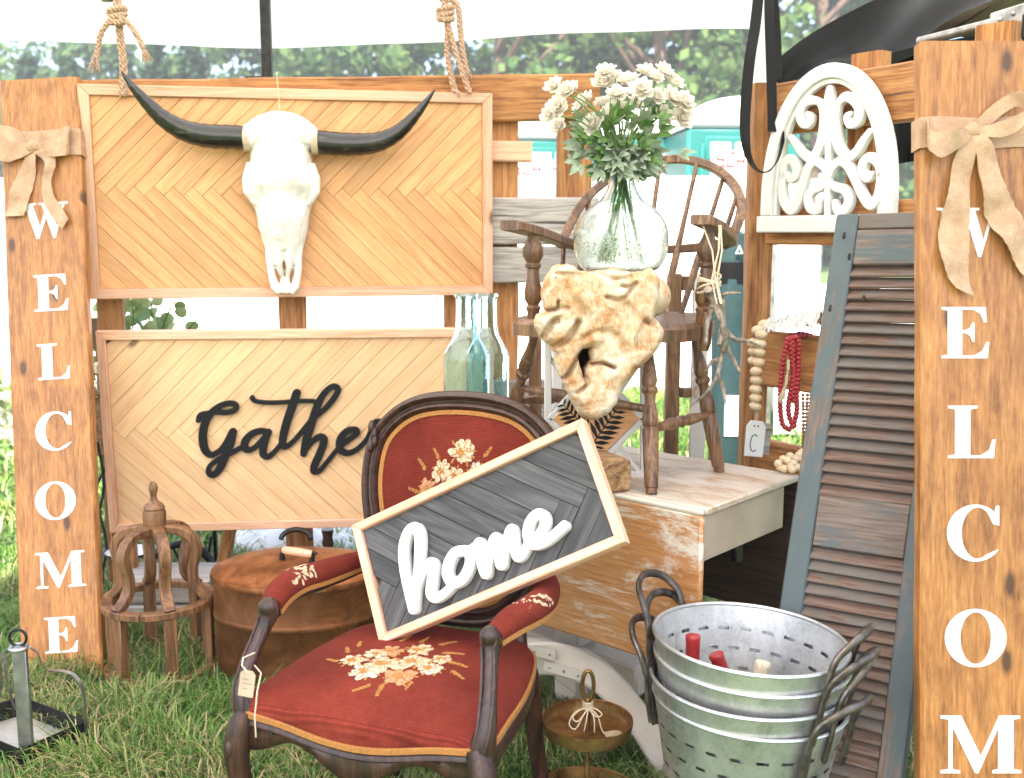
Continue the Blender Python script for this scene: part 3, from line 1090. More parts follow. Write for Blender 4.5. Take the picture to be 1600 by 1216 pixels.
def frail(px0, px1, y0, y1, m, off=0.0, px_y=None):
    a, b = fs_of(px0), fs_of(px1)
    q = fpt(b, 0)
    zt, zb = P(px1, y0, q.y).z, P(px1, y1, q.y).z
    h = zt - zb
    dz = 0.0 if px_y is None else P(px0, px_y, fpt(a, 0).y).z - zt
    plank_box('rail', fpt(a, (zt + zb) / 2 + dz, off), fpt(b, (zt + zb) / 2 + .002, off), h, .045, m, fence, FN)
frail(112, 931, 117, 188, m_fence, 0, 127)
frail(112, 931, 310, 383, m_greywood)
frail(112, 931, 386, 441, m_greywood)
frail(640, 905, 592, 660, m_greywood)
frail(690, 830, 222, 254, m_trim, -.01)
for px0, px1 in ((435, 479), (697, 728), (766, 812), (874, 926), (150, 190)):
    a, b = fs_of(px0), fs_of(px1)
    q = fpt((a + b) / 2, 0, -.05)
    plank_box('post', fpt((a + b) / 2, -.02, -.05), fpt((a + b) / 2, 1.80, -.05), b - a, .05, m_fence, fence, FN)

# ------------------------------------------------------------------ right fence panel
RA = V((P(1188, 400, 3.25).x, 3.25, 0))
RB = V((1.16, 2.69, 0))
RD = (RB - RA).normalized()
RN = V((-abs(RD.y), -abs(RD.x), 0)).normalized()
rf = thing('fence_panel', 'short wooden fence panel behind the arched white ornament and the shutter', 'fence', RA)
def rpt(s, z, off=0.0):
    q = RA + RD * s + RN * off
    return V((q.x, q.y, z))
RL = (RB - RA).length + .22
plank_box('rail', rpt(.03, 1.728), rpt(RL, 1.742), .150, .04, m_fence, rf, RN)
plank_box('rail', rpt(.03, 1.395), rpt(RL, 1.395), .125, .04, m_fence, rf, RN)
plank_box('rail', rpt(.03, .985), rpt(RL, .985), .17, .04, m_fence, rf, RN)
plank_box('rail', rpt(.03, .665), rpt(RL, .665), .13, .04, m_fence, rf, RN)
plank_box('post', rpt(.0, -.02, .01), rpt(.0, 1.808, .01), .072, .07, m_fence, rf, V((0, -1, 0)))
s2 = .33
plank_box('post', rpt(s2, -.02, -.047), rpt(s2, 1.86, -.047), .10, .05, m_fence, rf, RN)
plank_box('post', rpt(.70, -.02, -.047), rpt(.70, 1.88, -.047), .10, .05, m_fence, rf, RN)
q = rpt(.80, 1.86, -.03)
mb = MB()
mb.box((0, 0, 0), (.05, .03, .06), frame(q, RD, V((0, 0, 1))), .004)
ob('bracket', mb, m_iron, rf)

# ------------------------------------------------------------------ black tarpaulin at the right
t = thing('tarpaulin', 'black tarpaulin stretched down behind the right hand fence panel', 'tarpaulin', (1.3, 3.3, 1.6))
up = [P(1188, 118, 3.75), P(1260, 62, 3.72), P(1380, -8, 3.62), P(1500, -70, 3.5)]
lo = [P(1190, 150, 3.6), P(1300, 118, 3.45), P(1425, 86, 3.25), P(1600, -22, 3.0)]
up = [V(q) for q in spline([tuple(a) for a in up], 12)]
lo = [V(q) for q in spline([tuple(a) for a in lo], 12)]
def tp(u, v):
    k = min(int(u * 36), 35)
    f = u * 36 - k
    a = up[k].lerp(up[k + 1], f)
    b = lo[k].lerp(lo[k + 1], f)
    p = a.lerp(b, v)
    d = (b - a).normalized()
    return p + V((0, -.02, .01)) * math.sin(v * 9 + u * 5) + V((0, .02, -.035)) * math.sin(math.pi * v) * (1 + .5 * math.sin(u * 14))
ob('roof_cloth', sheet(tp, 60, 18), m_blackcloth, t)
dl = [P(1330, 100, 3.45), P(1440, 70, 3.25), P(1640, 36, 3.0)]
def tw(u, v):
    k = u * 2
    i = min(int(k), 1)
    a = dl[i].lerp(dl[i + 1], k - i)
    return a + V((0, .02 * math.sin(u * 30) * v, -.34 * v))
ob('hanging_cloth', sheet(tw, 40, 8), m_blackcloth, t)
ul = [P(1432, 68, 3.24), P(1568, -12, 3.02), P(1720, -60, 2.9), P(1720, 30, 3.1)]
def lining(u, v):
    return ul[0].lerp(ul[3], u).lerp(ul[1].lerp(ul[2], u), v) + V((0, 0, .012 * math.sin(u * 12 + v * 4)))
ob('roof_lining', sheet(lining, 16, 10), plain('tent_lining', (.16, .125, .10), .9), t)
# grey truss of the neighbouring tent, top right
t = thing('tent_truss', 'pale metal truss bar with bolted bracket beside the black tarpaulin', 'truss', P(1520, 40, 2.9))
mb = MB()
a, b = P(1436, 66, 3.05), P(1562, 34, 2.85)
mb.tube([a, b], .014, 10)
ob('bar', mb, m_steel, t)
mb = MB()
a, b = P(1556, 40, 2.86), P(1660, 8, 2.7)
mb.bar([a, b], .045, .06, (0, 0, 1))
ob('bracket', mb, m_steel, t)
for px, py in ((1563, 31), (1584, 21)):
    mb = MB()
    q = P(px, py, 2.79)
    mb.ball(q, .008, 10, 6, (1, .6, 1))
    ob('bolt', mb, m_steel, t)

# ------------------------------------------------------------------ herringbone signs
def clip(poly, W, H):
    def cut(pl, f):
        out = []
        for i in range(len(pl)):
            a, b = pl[i], pl[(i + 1) % len(pl)]
            fa, fb = f(a), f(b)
            if fa >= 0:
                out.append(a)
            if (fa >= 0) != (fb >= 0):
                k = fa / (fa - fb)
                out.append((a[0] + (b[0] - a[0]) * k, a[1] + (b[1] - a[1]) * k))
        return out
    for f in (lambda p: p[0], lambda p: W - p[0], lambda p: p[1], lambda p: H - p[1]):
        if len(poly) < 3:
            return []
        poly = cut(poly, f)
    return poly
def herringbone(W, H, pw, mid, mirror=False, u0=0.0):
    """planks meeting in a staggered seam at height mid: (polygon, direction)"""
    out = []
    a = (math.sqrt(.5), math.sqrt(.5))
    b = (math.sqrt(.5), -math.sqrt(.5))
    K = int((W + H) / pw) + 3
    g = .0005
    for k in range(-K, K):
        for upper in (True, False):
            if upper:
                q0, q1, p0, p1 = k * pw + g, (k + 1) * pw - g, k * pw + g, k * pw + 4
            else:
                p0, p1, q0, q1 = k * pw + g, (k + 1) * pw - g, (k + 1) * pw + g, k * pw + 4
            poly = [(p * a[0] + q * b[0] + u0, p * a[1] + q * b[1] + mid) for p, q in ((p0, q0), (p1, q0), (p1, q1), (p0, q1))]
            if mirror:
                poly = [(W - x, y) for x, y in poly]
            poly = clip(poly, W, H)
            cl_ = []
            for p in poly:
                if not cl_ or math.hypot(p[0] - cl_[-1][0], p[1] - cl_[-1][1]) > .002:
                    cl_.append(p)
            if len(cl_) > 2 and math.hypot(cl_[0][0] - cl_[-1][0], cl_[0][1] - cl_[-1][1]) < .002:
                cl_.pop()
            if len(cl_) < 3:
                continue
            ar = abs(sum(cl_[i][0] * cl_[(i + 1) % len(cl_)][1] - cl_[(i + 1) % len(cl_)][0] * cl_[i][1] for i in range(len(cl_)))) / 2
            if ar < 3e-4:
                continue
            d = a if upper else b
            out.append((cl_, (-d[0], d[1]) if mirror else d))
    return out
def panel_sign(name, label, cat, BL, u, v, W, H, fw, mp, mf, pw, mid, mirror=False, fdepth=.035, u0=0.0):
    M = frame(V(BL), V(u), V(u).cross(V(v)))
    t = thing(name, label, cat, M=M)
    zf = 0.0
    def side(poly, rot, c):
        mb = MB()
        mb.prism([(x, y) for x, y in poly], -fdepth, zf, None, .0025)
        ML = M @ T(c[0], c[1], 0) @ RZ(rot)
        ob('frame_side', mb, mf, t, ML)
    side([(-W / 2, 0), (W / 2, 0), (W / 2 - fw, fw), (-W / 2 + fw, fw)], 0, (W / 2, 0))
    side([(-W / 2, 0), (W / 2, 0), (W / 2 - fw, fw), (-W / 2 + fw, fw)], math.pi, (W / 2, H))
    side([(-H / 2, 0), (H / 2, 0), (H / 2 - fw, fw), (-H / 2 + fw, fw)], math.pi / 2, (W, H / 2))
    side([(-H / 2, 0), (H / 2, 0), (H / 2 - fw, fw), (-H / 2 + fw, fw)], -math.pi / 2, (0, H / 2))
    mb = MB()
    mb.box((W / 2, H / 2, -fdepth + .004), (W - fw * 1.6, H - fw * 1.6, .006))
    ob('backing', mb, m_darkwood, t, M)
    iw, ih = W - 2 * fw - .001, H - 2 * fw - .001
    for poly, d in herringbone(iw, ih, pw, mid, mirror, u0):
        cx = sum(p[0] for p in poly) / len(poly)
        cy = sum(p[1] for p in poly) / len(poly)
        an = math.atan2(d[1], d[0])
        ca, sa = math.cos(-an), math.sin(-an)
        lp = [((x - cx) * ca - (y - cy) * sa, (x - cx) * sa + (y - cy) * ca) for x, y in poly]
        mb = MB()
        mb.prism(lp, -.010, random.uniform(-.0006, .0010), None, .0007)
        ob('plank', mb, mp, t, M @ T(cx + fw + .0005, cy + fw + .0005, -.0135) @ RZ(an))
    return t, M
SB = V((-1.398, 3.48, 1.150))
SU = V((1.33, .238, 0)).normalized()
skull_sign, SM = panel_sign('herringbone_panel', 'large framed herringbone pine panel hanging behind the horned cow skull', 'wall panel', SB, SU, V((0, 0, 1)), 1.352, .692, .034, m_pine, m_trim, .0435, .335)
GB = V((-1.391, 3.553, .332)) + V((0, -.075, 0))
GU = V((1.336, .116, 0)).normalized()
GV = V((.0, -.072, .707)).normalized()
GB = V((-1.385, 3.50, .345))
gather_sign, GM = panel_sign('gather_sign', 'framed pale herringbone pine sign with black script lettering under the skull panel', 'sign', GB, GU, V((0, -.03, .7)), 1.335, .70, .030, m_pale_pine, m_trim, .051, .335)
# script lettering helpers
def script(sign, M, strokes, scale_fn, th, bev, mtl, z, cell=.0022):
    st = []
    Mi = M.inverted()
    n = (M.to_3x3() @ V((0, 0, 1)))
    o = M @ V((0, 0, z))
    for s in strokes:
        pts = []
        for x, y, r in s:
            px, py = scale_fn(x, y)
            q = Mi @ onplane(px, py, o, n)
            pts.append((q.x, q.y, r))
        st.append(spline(pts, 7))
    loops = brush(st, cell)
    return flat_mesh(loops, th, bev, 'lettering')
zs = 470 / 1588
gst = [
 [(203, 530, 13), (215, 503, 15), (255, 492, 13), (300, 486, 13), (350, 488, 14), (395, 475, 15), (400, 450, 15), (370, 440, 15), (320, 452, 15), (275, 485, 17), (240, 540, 20), (226, 610, 21), (236, 680, 20), (268, 712, 16), (308, 695, 14), (345, 655, 15), (385, 590, 20)],
 [(385, 590, 20), (372, 650, 22), (345, 715, 22), (315, 785, 20), (280, 818, 16), (257, 803, 14), (266, 768, 13), (310, 735, 13), (370, 705, 13), (430, 672, 13)],
 [(572, 592, 15), (525, 586, 16), (478, 606, 18), (448, 645, 20), (452, 682, 17), (490, 680, 14), (540, 632, 14), (572, 592, 18)],
 [(568, 600, 20), (548, 660, 20), (545, 705, 19), (568, 722, 15), (605, 695, 13), (650, 640, 13)],
 [(722, 385, 21), (700, 450, 22), (668, 545, 22), (648, 630, 20), (652, 668, 16), (688, 655, 13), (740, 600, 13), (800, 528, 13), (870, 470, 14), (920, 410, 16), (940, 365, 15), (912, 350, 14), (868, 385, 16), (832, 450, 20), (800, 545, 22), (775, 625, 22), (758, 705, 18)],
 [(487, 410, 13), (505, 428, 11), (570, 436, 11), (650, 434, 11), (730, 428, 11), (800, 428, 11), (845, 436, 10)],
 [(758, 700, 15), (795, 650, 14), (840, 618, 17), (866, 632, 20), (848, 695, 21), (815, 768, 20), (812, 800, 15), (842, 795, 13), (885, 745, 12), (930, 690, 12), (985, 640, 13), (1038, 600, 15), (1030, 578, 15), (985, 588, 17), (952, 630, 20), (950, 680, 19), (985, 702, 16), (1035, 685, 13), (1090, 632, 13), (1118, 575, 15)],
 [(1118, 575, 15), (1128, 548, 17), (1160, 535, 14), (1182, 560, 16), (1215, 580, 17), (1222, 620, 20), (1215, 680, 18), (1240, 702, 14), (1285, 670, 12), (1330, 610, 10)]]
px_m = 3.6 / FPX * zs
gst = [[(x, y, r * px_m * 1.0) for x, y, r in s] for s in gst]
me = script(gather_sign, GM, gst, lambda x, y: (250 + x * zs, 500 + y * zs), .014, .0015, m_black, -.006)
ob('lettering', me, m_black, gather_sign, GM @ T(0, 0, -.012))

# ------------------------------------------------------------------ serif letters
def arc(cx, cy, rx, ry, a0, a1, n=26):
    return [(cx + rx * math.cos(R(a0 + (a1 - a0) * i / n)), cy + ry * math.sin(R(a0 + (a1 - a0) * i / n))) for i in range(n + 1)]
GLY = {
 'W': ([[(0, 1), (.40, 1), (.40, .95), (.31, .94), (.49, .33), (.62, .74), (.55, .94), (.47, .95), (.47, 1), (.87, 1), (.87, .95), (.78, .94), (.95, .34), (1.10, .93), (.99, .95), (.99, 1), (1.27, 1), (1.27, .95), (1.17, .93), (.90, 0), (.84, 0), (.66, .58), (.45, 0), (.38, 0), (.09, .94), (0, .95)]], 1.27),
 'E': ([[(0, 1), (.86, 1), (.88, .70), (.83, .70), (.76, .86), (.62, .945), (.40, .945), (.40, .55), (.47, .55), (.56, .60), (.60, .70), (.64, .70), (.64, .32), (.60, .32), (.56, .43), (.47, .49), (.40, .49), (.40, .055), (.64, .055), (.80, .15), (.88, .32), (.93, .32), (.90, 0), (0, 0), (0, .05), (.12, .07), (.12, .93), (0, .95)]], .93),
 'L': ([[(0, 1), (.56, 1), (.56, .95), (.42, .93), (.42, .055), (.62, .055), (.78, .15), (.85, .36), (.90, .36), (.87, 0), (0, 0), (0, .05), (.13, .07), (.13, .93), (0, .95)]], .90),
 'M': ([[(0, 1), (.36, 1), (.70, .30), (1.02, 1), (1.38, 1), (1.38, .95), (1.27, .93), (1.27, .07), (1.40, .05), (1.40, 0), (.90, 0), (.90, .05), (1.00, .07), (1.00, .78), (.66, 0), (.60, 0), (.21, .80), (.21, .07), (.34, .05), (.34, 0), (0, 0), (0, .05), (.14, .07), (.14, .93), (0, .95)]], 1.40),
 'O': ([arc(.56, .5, .56, .53, 0, 350, 40), arc(.56, .5, .28, .47, 0, 350, 40)], 1.12),
 'C': ([arc(.53, .5, .53, .53, 42, 318, 36) + [(.96, .20)] + arc(.57, .5, .30, .475, 302, 52, 30) + [(.86, .66), (.92, .66), (.94, .64), (.97, .64), (.97, 1.01), (.92, 1.01), (.89, .93)]], .97),
}
def letter_mesh(ch):
    return flat_mesh(GLY[ch][0], .0016, 0, 'letter')
LET = {c: letter_mesh(c) for c in 'WELCOM'}
def lettered_board(label, BL, u, v, W, H, th, spec):
    """spec: (char, centre px, top py, bottom py, width px or None)"""
    M = frame(V(BL), V(u), V(u).cross(V(v)))
    t = thing('lettered_board', label, 'sign board', M=M, group='tall lettered boards')
    mb = MB()
    nn = 30
    vs, fs = [], []
    for i in range(nn + 1):
        y = H * i / nn
        e = [.0025 * noise.noise(V((i * .4, k * 5.3 + W * 40, 0))) for k in range(2)]
        ch = .006
        for x, z in ((e[0], -th), (W + e[1], -th), (W + e[1], -ch), (W + e[1] - ch, 0), (e[0] + ch, 0), (e[0], -ch)):
            vs.append((x, y, z))
    for i in range(nn):
        for q in range(6):
            r_ = (q + 1) % 6
            fs.append((i * 6 + q, i * 6 + r_, (i + 1) * 6 + r_, (i + 1) * 6 + q))
    fs += [(5, 4, 3, 2, 1, 0), tuple(nn * 6 + q for q in range(6))]
    mb.add(vs, fs)
    ob('board', mb, m_board, t, M)
    n = M.to_3x3() @ V((0, 0, 1))
    o = V(BL)
    Mi = M.inverted()
    for ch, cx, y0, y1 in spec:
        a = Mi @ onplane(cx, y0, o, n)
        b = Mi @ onplane(cx, y1, o, n)
        h = a.y - b.y
        wd = GLY[ch][1] * h
        ob('letter', LET[ch].copy() if False else LET[ch], m_white, t, M @ T((a.x + b.x) / 2 - wd / 2, b.y, .0002) @ Matrix.Diagonal((h, h, 1, 1)))
    return t, M
LB = V((-1.529, 3.10, -.01))
lu = V((.25, .007, .015)).normalized()
lv = V((-.138, .385, 1.859)).normalized()
lv = (lv - lu * lv.dot(lu)).normalized()
lb, LM = lettered_board('brown lettered board leaning beside the herringbone panel, its bow small and flat', LB, lu, lv, .252, 1.905, .035,
    [('W', 71, 317, 373), ('E', 80, 429, 486), ('L', 84, 537, 593), ('C', 84, 645, 703), ('O', 87, 754, 811), ('M', 95, 862, 918), ('E', 96, 964, 1020)])
RBL = V((.812, 1.902, 0.0))
rv = V((-.018, .214, 1.433)).normalized()
rb, RM = lettered_board('nearest brown lettered board with a big burlap bow, cut off by the picture edge', RBL, V((1, 0, 0)), rv, .240, 1.765, .036,
    [('W', 1512, 325, 402), ('E', 1508, 480, 560), ('L', 1518, 634, 716), ('C', 1520, 791, 875), ('O', 1524, 954, 1040), ('M', 1532, 1118, 1208), ('E', 1538, 1290, 1380)])

# ------------------------------------------------------------------ burlap bows on the boards
def bow(label, M, W, spec, z0):
    """spec in board pixels: band (y0, y1), knot (x, y), loops and tails as (x, y, depth, half width px, tilt)"""
    n = M.to_3x3() @ V((0, 0, 1))
    Mi = M.inverted()
    o = M @ V((0, 0, 0))
    def loc(px, py):
        return Mi @ onplane(px, py, o, n)
    k = loc(*spec['knot'])
    t = thing('burlap_bow', label, 'bow', M=M @ T(k.x, k.y, .004), group='burlap bows tied round the boards')
    pm = (loc(spec['knot'][0] + 100, spec['knot'][1]) - k).length / 100
    y1, y0 = loc(spec['knot'][0], spec['band'][0]).y, loc(spec['knot'][0], spec['band'][1]).y
    mb = MB()
    pts, wv = [], []
    e = .0035
    th = .036
    path = [(-e, -th - e), (-e, -.01), (-e, e)] + [(W * i / 8, e + .0012 * math.sin(i * 2.2)) for i in range(1, 8)] + [(W + e, e), (W + e, -.01), (W + e, -th - e)]
    for x, z in path:
        pts.append((x, (y0 + y1) / 2 + .002 * math.sin(x * 40), z))
        wv.append((0, (y1 - y0) / 2, 0))
    mb.ribbon(pts, wv, .002)
    ob('band', mb, m_burlap, t, M)
    for nm in ('loop', 'tail'):
        for L in spec[nm]:
            sp = spline(L, 7)
            mb = MB()
            pts, wv = [], []
            m = len(sp)
            for i, (px, py, dz, hw, an) in enumerate(sp):
                q = loc(px, py)
                hw *= random.uniform(.95, 1.04)
                wob = .004 * math.sin(i * .5) * (1 if nm == 'tail' else .4)
                pts.append((q.x, q.y, z0 + dz + wob))
                ca, sa = math.cos(R(an)), math.sin(R(an))
                tw_ = .25 * math.sin(i * .35)
                wv.append((hw * pm * ca, hw * pm * sa, hw * pm * tw_))
            mb.ribbon(pts, wv, .0022)
            ob(nm, mb, m_burlap, t, M)
    mb = MB()
    r = spec['kr'] * pm
    mb.ball((0, 0, 0), 1, 14, 9, (r, r * .95, r * .7))
    for i in range(len(mb.v)):
        q = mb.v[i]
        mb.v[i] = q * (1 + .12 * math.sin(q.x / r * 5 + q.y / r * 2))
    ob('knot', mb, m_burlap, t, M @ T(k.x, k.y, z0 + .012))
bow('small burlap bow on the board beside the herringbone panel', LM, .252,
    {'band': (205, 246), 'knot': (56, 231), 'kr': 11,
     'loop': [[(58, 231, .010, 8, 90), (40, 222, .006, 14, 95), (18, 213, .005, 15, 100), (-4, 214, .016, 17, 100), (-8, 226, .03, 19, 97), (8, 238, .034, 19, 92), (30, 240, .026, 14, 88), (56, 233, .014, 7, 90)],
              [(56, 231, .010, 8, 90), (76, 222, .006, 14, 85), (98, 216, .005, 17, 80), (112, 220, .018, 18, 80), (110, 232, .03, 17, 85), (92, 236, .030, 14, 92), (74, 236, .022, 10, 90), (56, 233, .014, 7, 90)]],
     'tail': [[(54, 238, .010, 7, 10), (46, 262, .008, 13, 8), (37, 295, .006, 16, 6), (30, 322, .007, 17, 3), (25, 340, .010, 16, 0)],
              [(60, 238, .014, 6, 15), (78, 246, .022, 9, 30), (84, 262, .020, 8, 10), (76, 285, .014, 8, -10), (80, 312, .012, 9, 25), (93, 334, .014, 10, 40), (106, 352, .012, 10, 50)]]}, .004)
bow('big burlap bow with long tails on the nearest board', RM, .240,
    {'band': (184, 232), 'knot': (1514, 207), 'kr': 13,
     'loop': [[(1512, 207, .010, 8, 90), (1490, 200, .006, 12, 95), (1462, 198, .006, 14, 100), (1444, 207, .018, 16, 95), (1442, 226, .032, 19, 92), (1458, 234, .038, 20, 84), (1484, 226, .030, 16, 78), (1514, 210, .016, 8, 85)],
              [(1514, 206, .010, 8, 100), (1534, 192, .008, 10, 130), (1558, 171, .010, 11, 135), (1580, 160, .020, 12, 120), (1593, 172, .032, 16, 95), (1585, 193, .036, 18, 70), (1560, 206, .028, 14, 75), (1530, 210, .018, 9, 80), (1514, 209, .014, 7, 90)]],
     'tail': [[(1510, 214, .014, 8, 5), (1502, 250, .012, 15, 2), (1494, 300, .008, 18, -3), (1488, 350, .010, 21, -5), (1486, 400, .009, 23, -5), (1494, 440, .012, 20, -25), (1500, 458, .014, 14, -30)],
              [(1520, 214, .016, 9, 10), (1532, 245, .022, 14, 15), (1542, 290, .018, 19, 20), (1556, 330, .014, 22, 25), (1576, 365, .016, 22, 32), (1596, 398, .014, 22, 40), (1612, 425, .016, 20, 40)]]}, .004)

# ------------------------------------------------------------------ hanging ropes
def rope(label, tubes, knots, frays):
    t = thing('hanging_rope', label, 'rope', tubes[0][0][0], group='ropes tying the fence to the canopy')
    for L, r in tubes:
        sp = [V(q) for q in spline([tuple(a) for a in L], 10)]
        mb = MB()
        # three twisted strands
        m = len(sp)
        ln = [0]
        for i in range(1, m):
            ln.append(ln[-1] + (sp[i] - sp[i - 1]).length)
        N = max(12, int(ln[-1] / (r * 1.1)))
        for s_ in range(3):
            pts = []
            for k in range(N + 1):
                d = ln[-1] * k / N
                i = max(0, min(m - 2, next((j for j in range(m - 1) if ln[j + 1] >= d), m - 2)))
                f = (d - ln[i]) / max(ln[i + 1] - ln[i], 1e-6)
                c_ = sp[i].lerp(sp[i + 1], f)
                tg = (sp[i + 1] - sp[i]).normalized()
                a = tg.orthogonal().normalized()
                a = (V((0, 1, 0)) - tg * tg.y).normalized()
                b = tg.cross(a)
                ph = d / r * 1.05 + s_ * 2.094
                pts.append(c_ + (a * math.cos(ph) + b * math.sin(ph)) * r * .52)
            mb.tube(pts, r * .56, 6)
        ob('strand', mb, m_rope, t)
    for c_, r in knots:
        mb = MB()
        for k in range(3):
            pts = [c_ + V((r * math.cos(a) * .95, r * .6 * math.sin(a), (k - 1) * r * .62 + r * .25 * math.sin(a * 1 + k))) for a in [2 * math.pi * q / 12 for q in range(12)]]
            mb.tube(pts, r * .42, 7, closed=True)
        ob('knot', mb, m_rope, t)
    for c_, d, L in frays:
        mb = MB()
        for k in range(26):
            e = V(d).normalized() + V((random.uniform(-.4, .4), random.uniform(-.4, .4), random.uniform(-.2, .2)))
            mb.tube([c_, c_ + e * L * .5, c_ + e * L * random.uniform(.7, 1.1) + V((0, 0, -.01))], [.0022, .0016, .0008], 4)
        ob('frayed_end', mb, m_rope, t)
def pp(l, Y):
    return [P(x, y, Y) for x, y in l]
rope('knotted rope with two frayed tassel ends above the first horn', [
    (pp([(182, -20), (184, 15), (186, 40), (190, 75), (193, 105), (192, 150)], 3.50), .0135),
    (pp([(184, 24), (172, 32), (158, 52), (153, 75), (150, 92)], 3.47), .0095),
    (pp([(186, 26), (200, 36), (214, 55), (224, 76)], 3.47), .0095)],
    [(P(183, 25, 3.485), .026)], [(P(150, 84, 3.47), (-.1, 0, -1), .045), (P(223, 74, 3.47), (.4, 0, -1), .04)])
rope('double rope hanging down to the end of the herringbone panel', [
    (pp([(694, -15), (696, 15), (700, 45), (699, 80), (704, 115), (712, 145)], 3.70), .0115),
    (pp([(697, 28), (706, 60), (716, 95), (727, 125), (734, 146)], 3.69), .0105),
    (pp([(690, -2), (706, 0), (716, 12), (719, 40), (722, 75), (728, 108)], 3.70), .0105)],
    [(P(696, 22, 3.69), .024)], [(P(730, 105, 3.69), (.2, 0, -1), .03), (P(712, 140, 3.67), (.6, -.3, -.6), .025)])
# ------------------------------------------------------------------ cow skull on the herringbone panel
so = onplane(442, 320, SM @ V((0, 0, 0)), SM.to_3x3() @ V((0, 0, 1)))
pz = so.y / FPX * 1.005
KM = SM.copy()
KM.translation = so + (SM.to_3x3() @ V((0, 0, 1))) * .012
t = thing('cow_skull', 'white longhorn cow skull with glossy black horns hanging on the herringbone panel', 'skull', M=KM)
mb = MB()
rows = [(137, 16, 12), (131, 33, 22), (118, 46, 33), (100, 49, 40), (80, 46, 44), (60, 47, 46), (44, 52, 46), (30, 57, 44), (16, 55, 40), (4, 46, 40), (-14, 40, 40), (-36, 37, 35), (-56, 32, 29), (-72, 27, 24), (-84, 23, 18)]
rows = spline(rows, 3)
vs, fs = [], []
N = 28
for y, w_, d in rows:
    for k in range(N):
        a = 2 * math.pi * k / N
        c_, s_ = math.cos(a), math.sin(a)
        x = w_ * abs(c_) ** .75 * (1 if c_ > 0 else -1)
        z = d * abs(s_) ** .9 * (1 if s_ > 0 else -.15)
        ridge = 4 * math.exp(-(x / 9) ** 2) if -70 < y < 40 and s_ > 0 else 0
        dent = -9 * math.exp(-((abs(x) - 28) / 10) ** 2 - ((y - 6) / 18) ** 2) if s_ > 0 else 0
        vs.append((x * pz, y * pz, (z + ridge + dent) * pz))
for i in range(len(rows) - 1):
    for k in range(N):
        k2 = (k + 1) % N
        fs.append((i * N + k, (i + 1) * N + k, (i + 1) * N + k2, i * N + k2))
fs.append(tuple(range(N)))
fs.append(tuple((len(rows) - 1) * N + k for k in range(N - 1, -1, -1)))
mb.add(vs, fs)
for sgn in (-1, 1):
    mb.tube([(sgn * x * pz, y * pz, z * pz) for x, y, z in ((44, 60, 18), (50, 38, 22), (49, 18, 22), (38, 0, 18))], [7 * pz, 8 * pz, 8 * pz, 5 * pz], 10)
    mb.tube([(sgn * x * pz, y * pz, z * pz) for x, y, z in ((21, -52, 12), (21, -88, 12), (19, -108, 12), (15, -125, 12), (8, -133, 11))], [8 * pz, 6.5 * pz, 6 * pz, 7 * pz, 7 * pz], 10)
    mb.tube([(sgn * x * pz, y * pz, z * pz) for x, y, z in ((8, -66, 20), (8, -88, 18), (6, -102, 15), (4.5, -110, 12))], [8 * pz, 6.5 * pz, 4 * pz, 2 * pz], 8)
    mb.tube([(sgn * x * pz, y * pz, z * pz) for x, y, z in ((4, -98, 9), (4, -118, 10), (6, -134, 11))], [3.4 * pz, 3.6 * pz, 6 * pz], 8)
    mb.tube([(sgn * x * pz, y * pz, z * pz) for x, y, z in ((30, 104, 18), (44, 99, 17), (49, 98, 16))], [24 * pz, 20 * pz, 17 * pz], 12)
me = remesh(mb, .0032, 3, 'skull_bone')
nr_ = [v.normal.copy() for v in me.vertices]
for v, q in zip(me.vertices, nr_):
    v.co += q * .0016 * noise.noise(v.co * 45)
ob('skull_bone', me, m_bone, t, KM)
hornL = [(-50, 102, 16, 18), (-80, 103, 19, 18), (-115, 104, 23, 17.5), (-150, 112, 28, 15.5), (-180, 130, 34, 12.5), (-202, 153, 40, 9.5), (-222, 178, 46, 6), (-238, 203, 50, 1.5)]
hornR = [(52, 99, 16, 18), (82, 95, 19, 18), (118, 94, 23, 17), (150, 98, 28, 15), (178, 112, 34, 12), (200, 134, 40, 9), (220, 160, 46, 5.5), (236, 184, 50, 1.3)]
hornL = [(-47 + (x + 50) * .90, 97 + (y - 102) * .86, z, r) for x, y, z, r in hornL]
hornR = [(48 + (x - 52) * .985, 94 + (y - 99) * .88, z, r) for x, y, z, r in hornR]
for H_ in (hornL, hornR):
    sp = spline(H_, 6)
    mb = MB()
    mb.tube([(x * pz, y * pz, z * pz) for x, y, z, r in sp], [r * pz * (1 + .03 * math.sin(i * 2.1)) for i, (x, y, z, r) in enumerate(sp)], 16)
    ob('horn', mb, m_horn, t, KM)
    mb = MB()
    x0, y0, sg = H_[0][0], H_[0][1], (1 if H_[0][0] > 0 else -1)
    for k in range(5):
        c_ = (x0 + sg * (k * 1.9 - 2)) * pz
        mb.tube([(c_ + .0015 * math.sin(3 * a), y0 * pz + 18.6 * pz * math.cos(a), 16 * pz + 18.6 * pz * math.sin(a)) for a in [2 * math.pi * q / 20 for q in range(20)]], 1.2 * pz, 6, closed=True)
    ob('cord_wrap', mb, m_cord, t, KM)
mb = MB()
mb.tube([(0, 132 * pz, 4 * pz), (-1 * pz, 165 * pz, 2 * pz), (-3 * pz, 197 * pz, -6 * pz)], .0016, 6)
ob('hanging_string', mb, m_cord, t, KM)

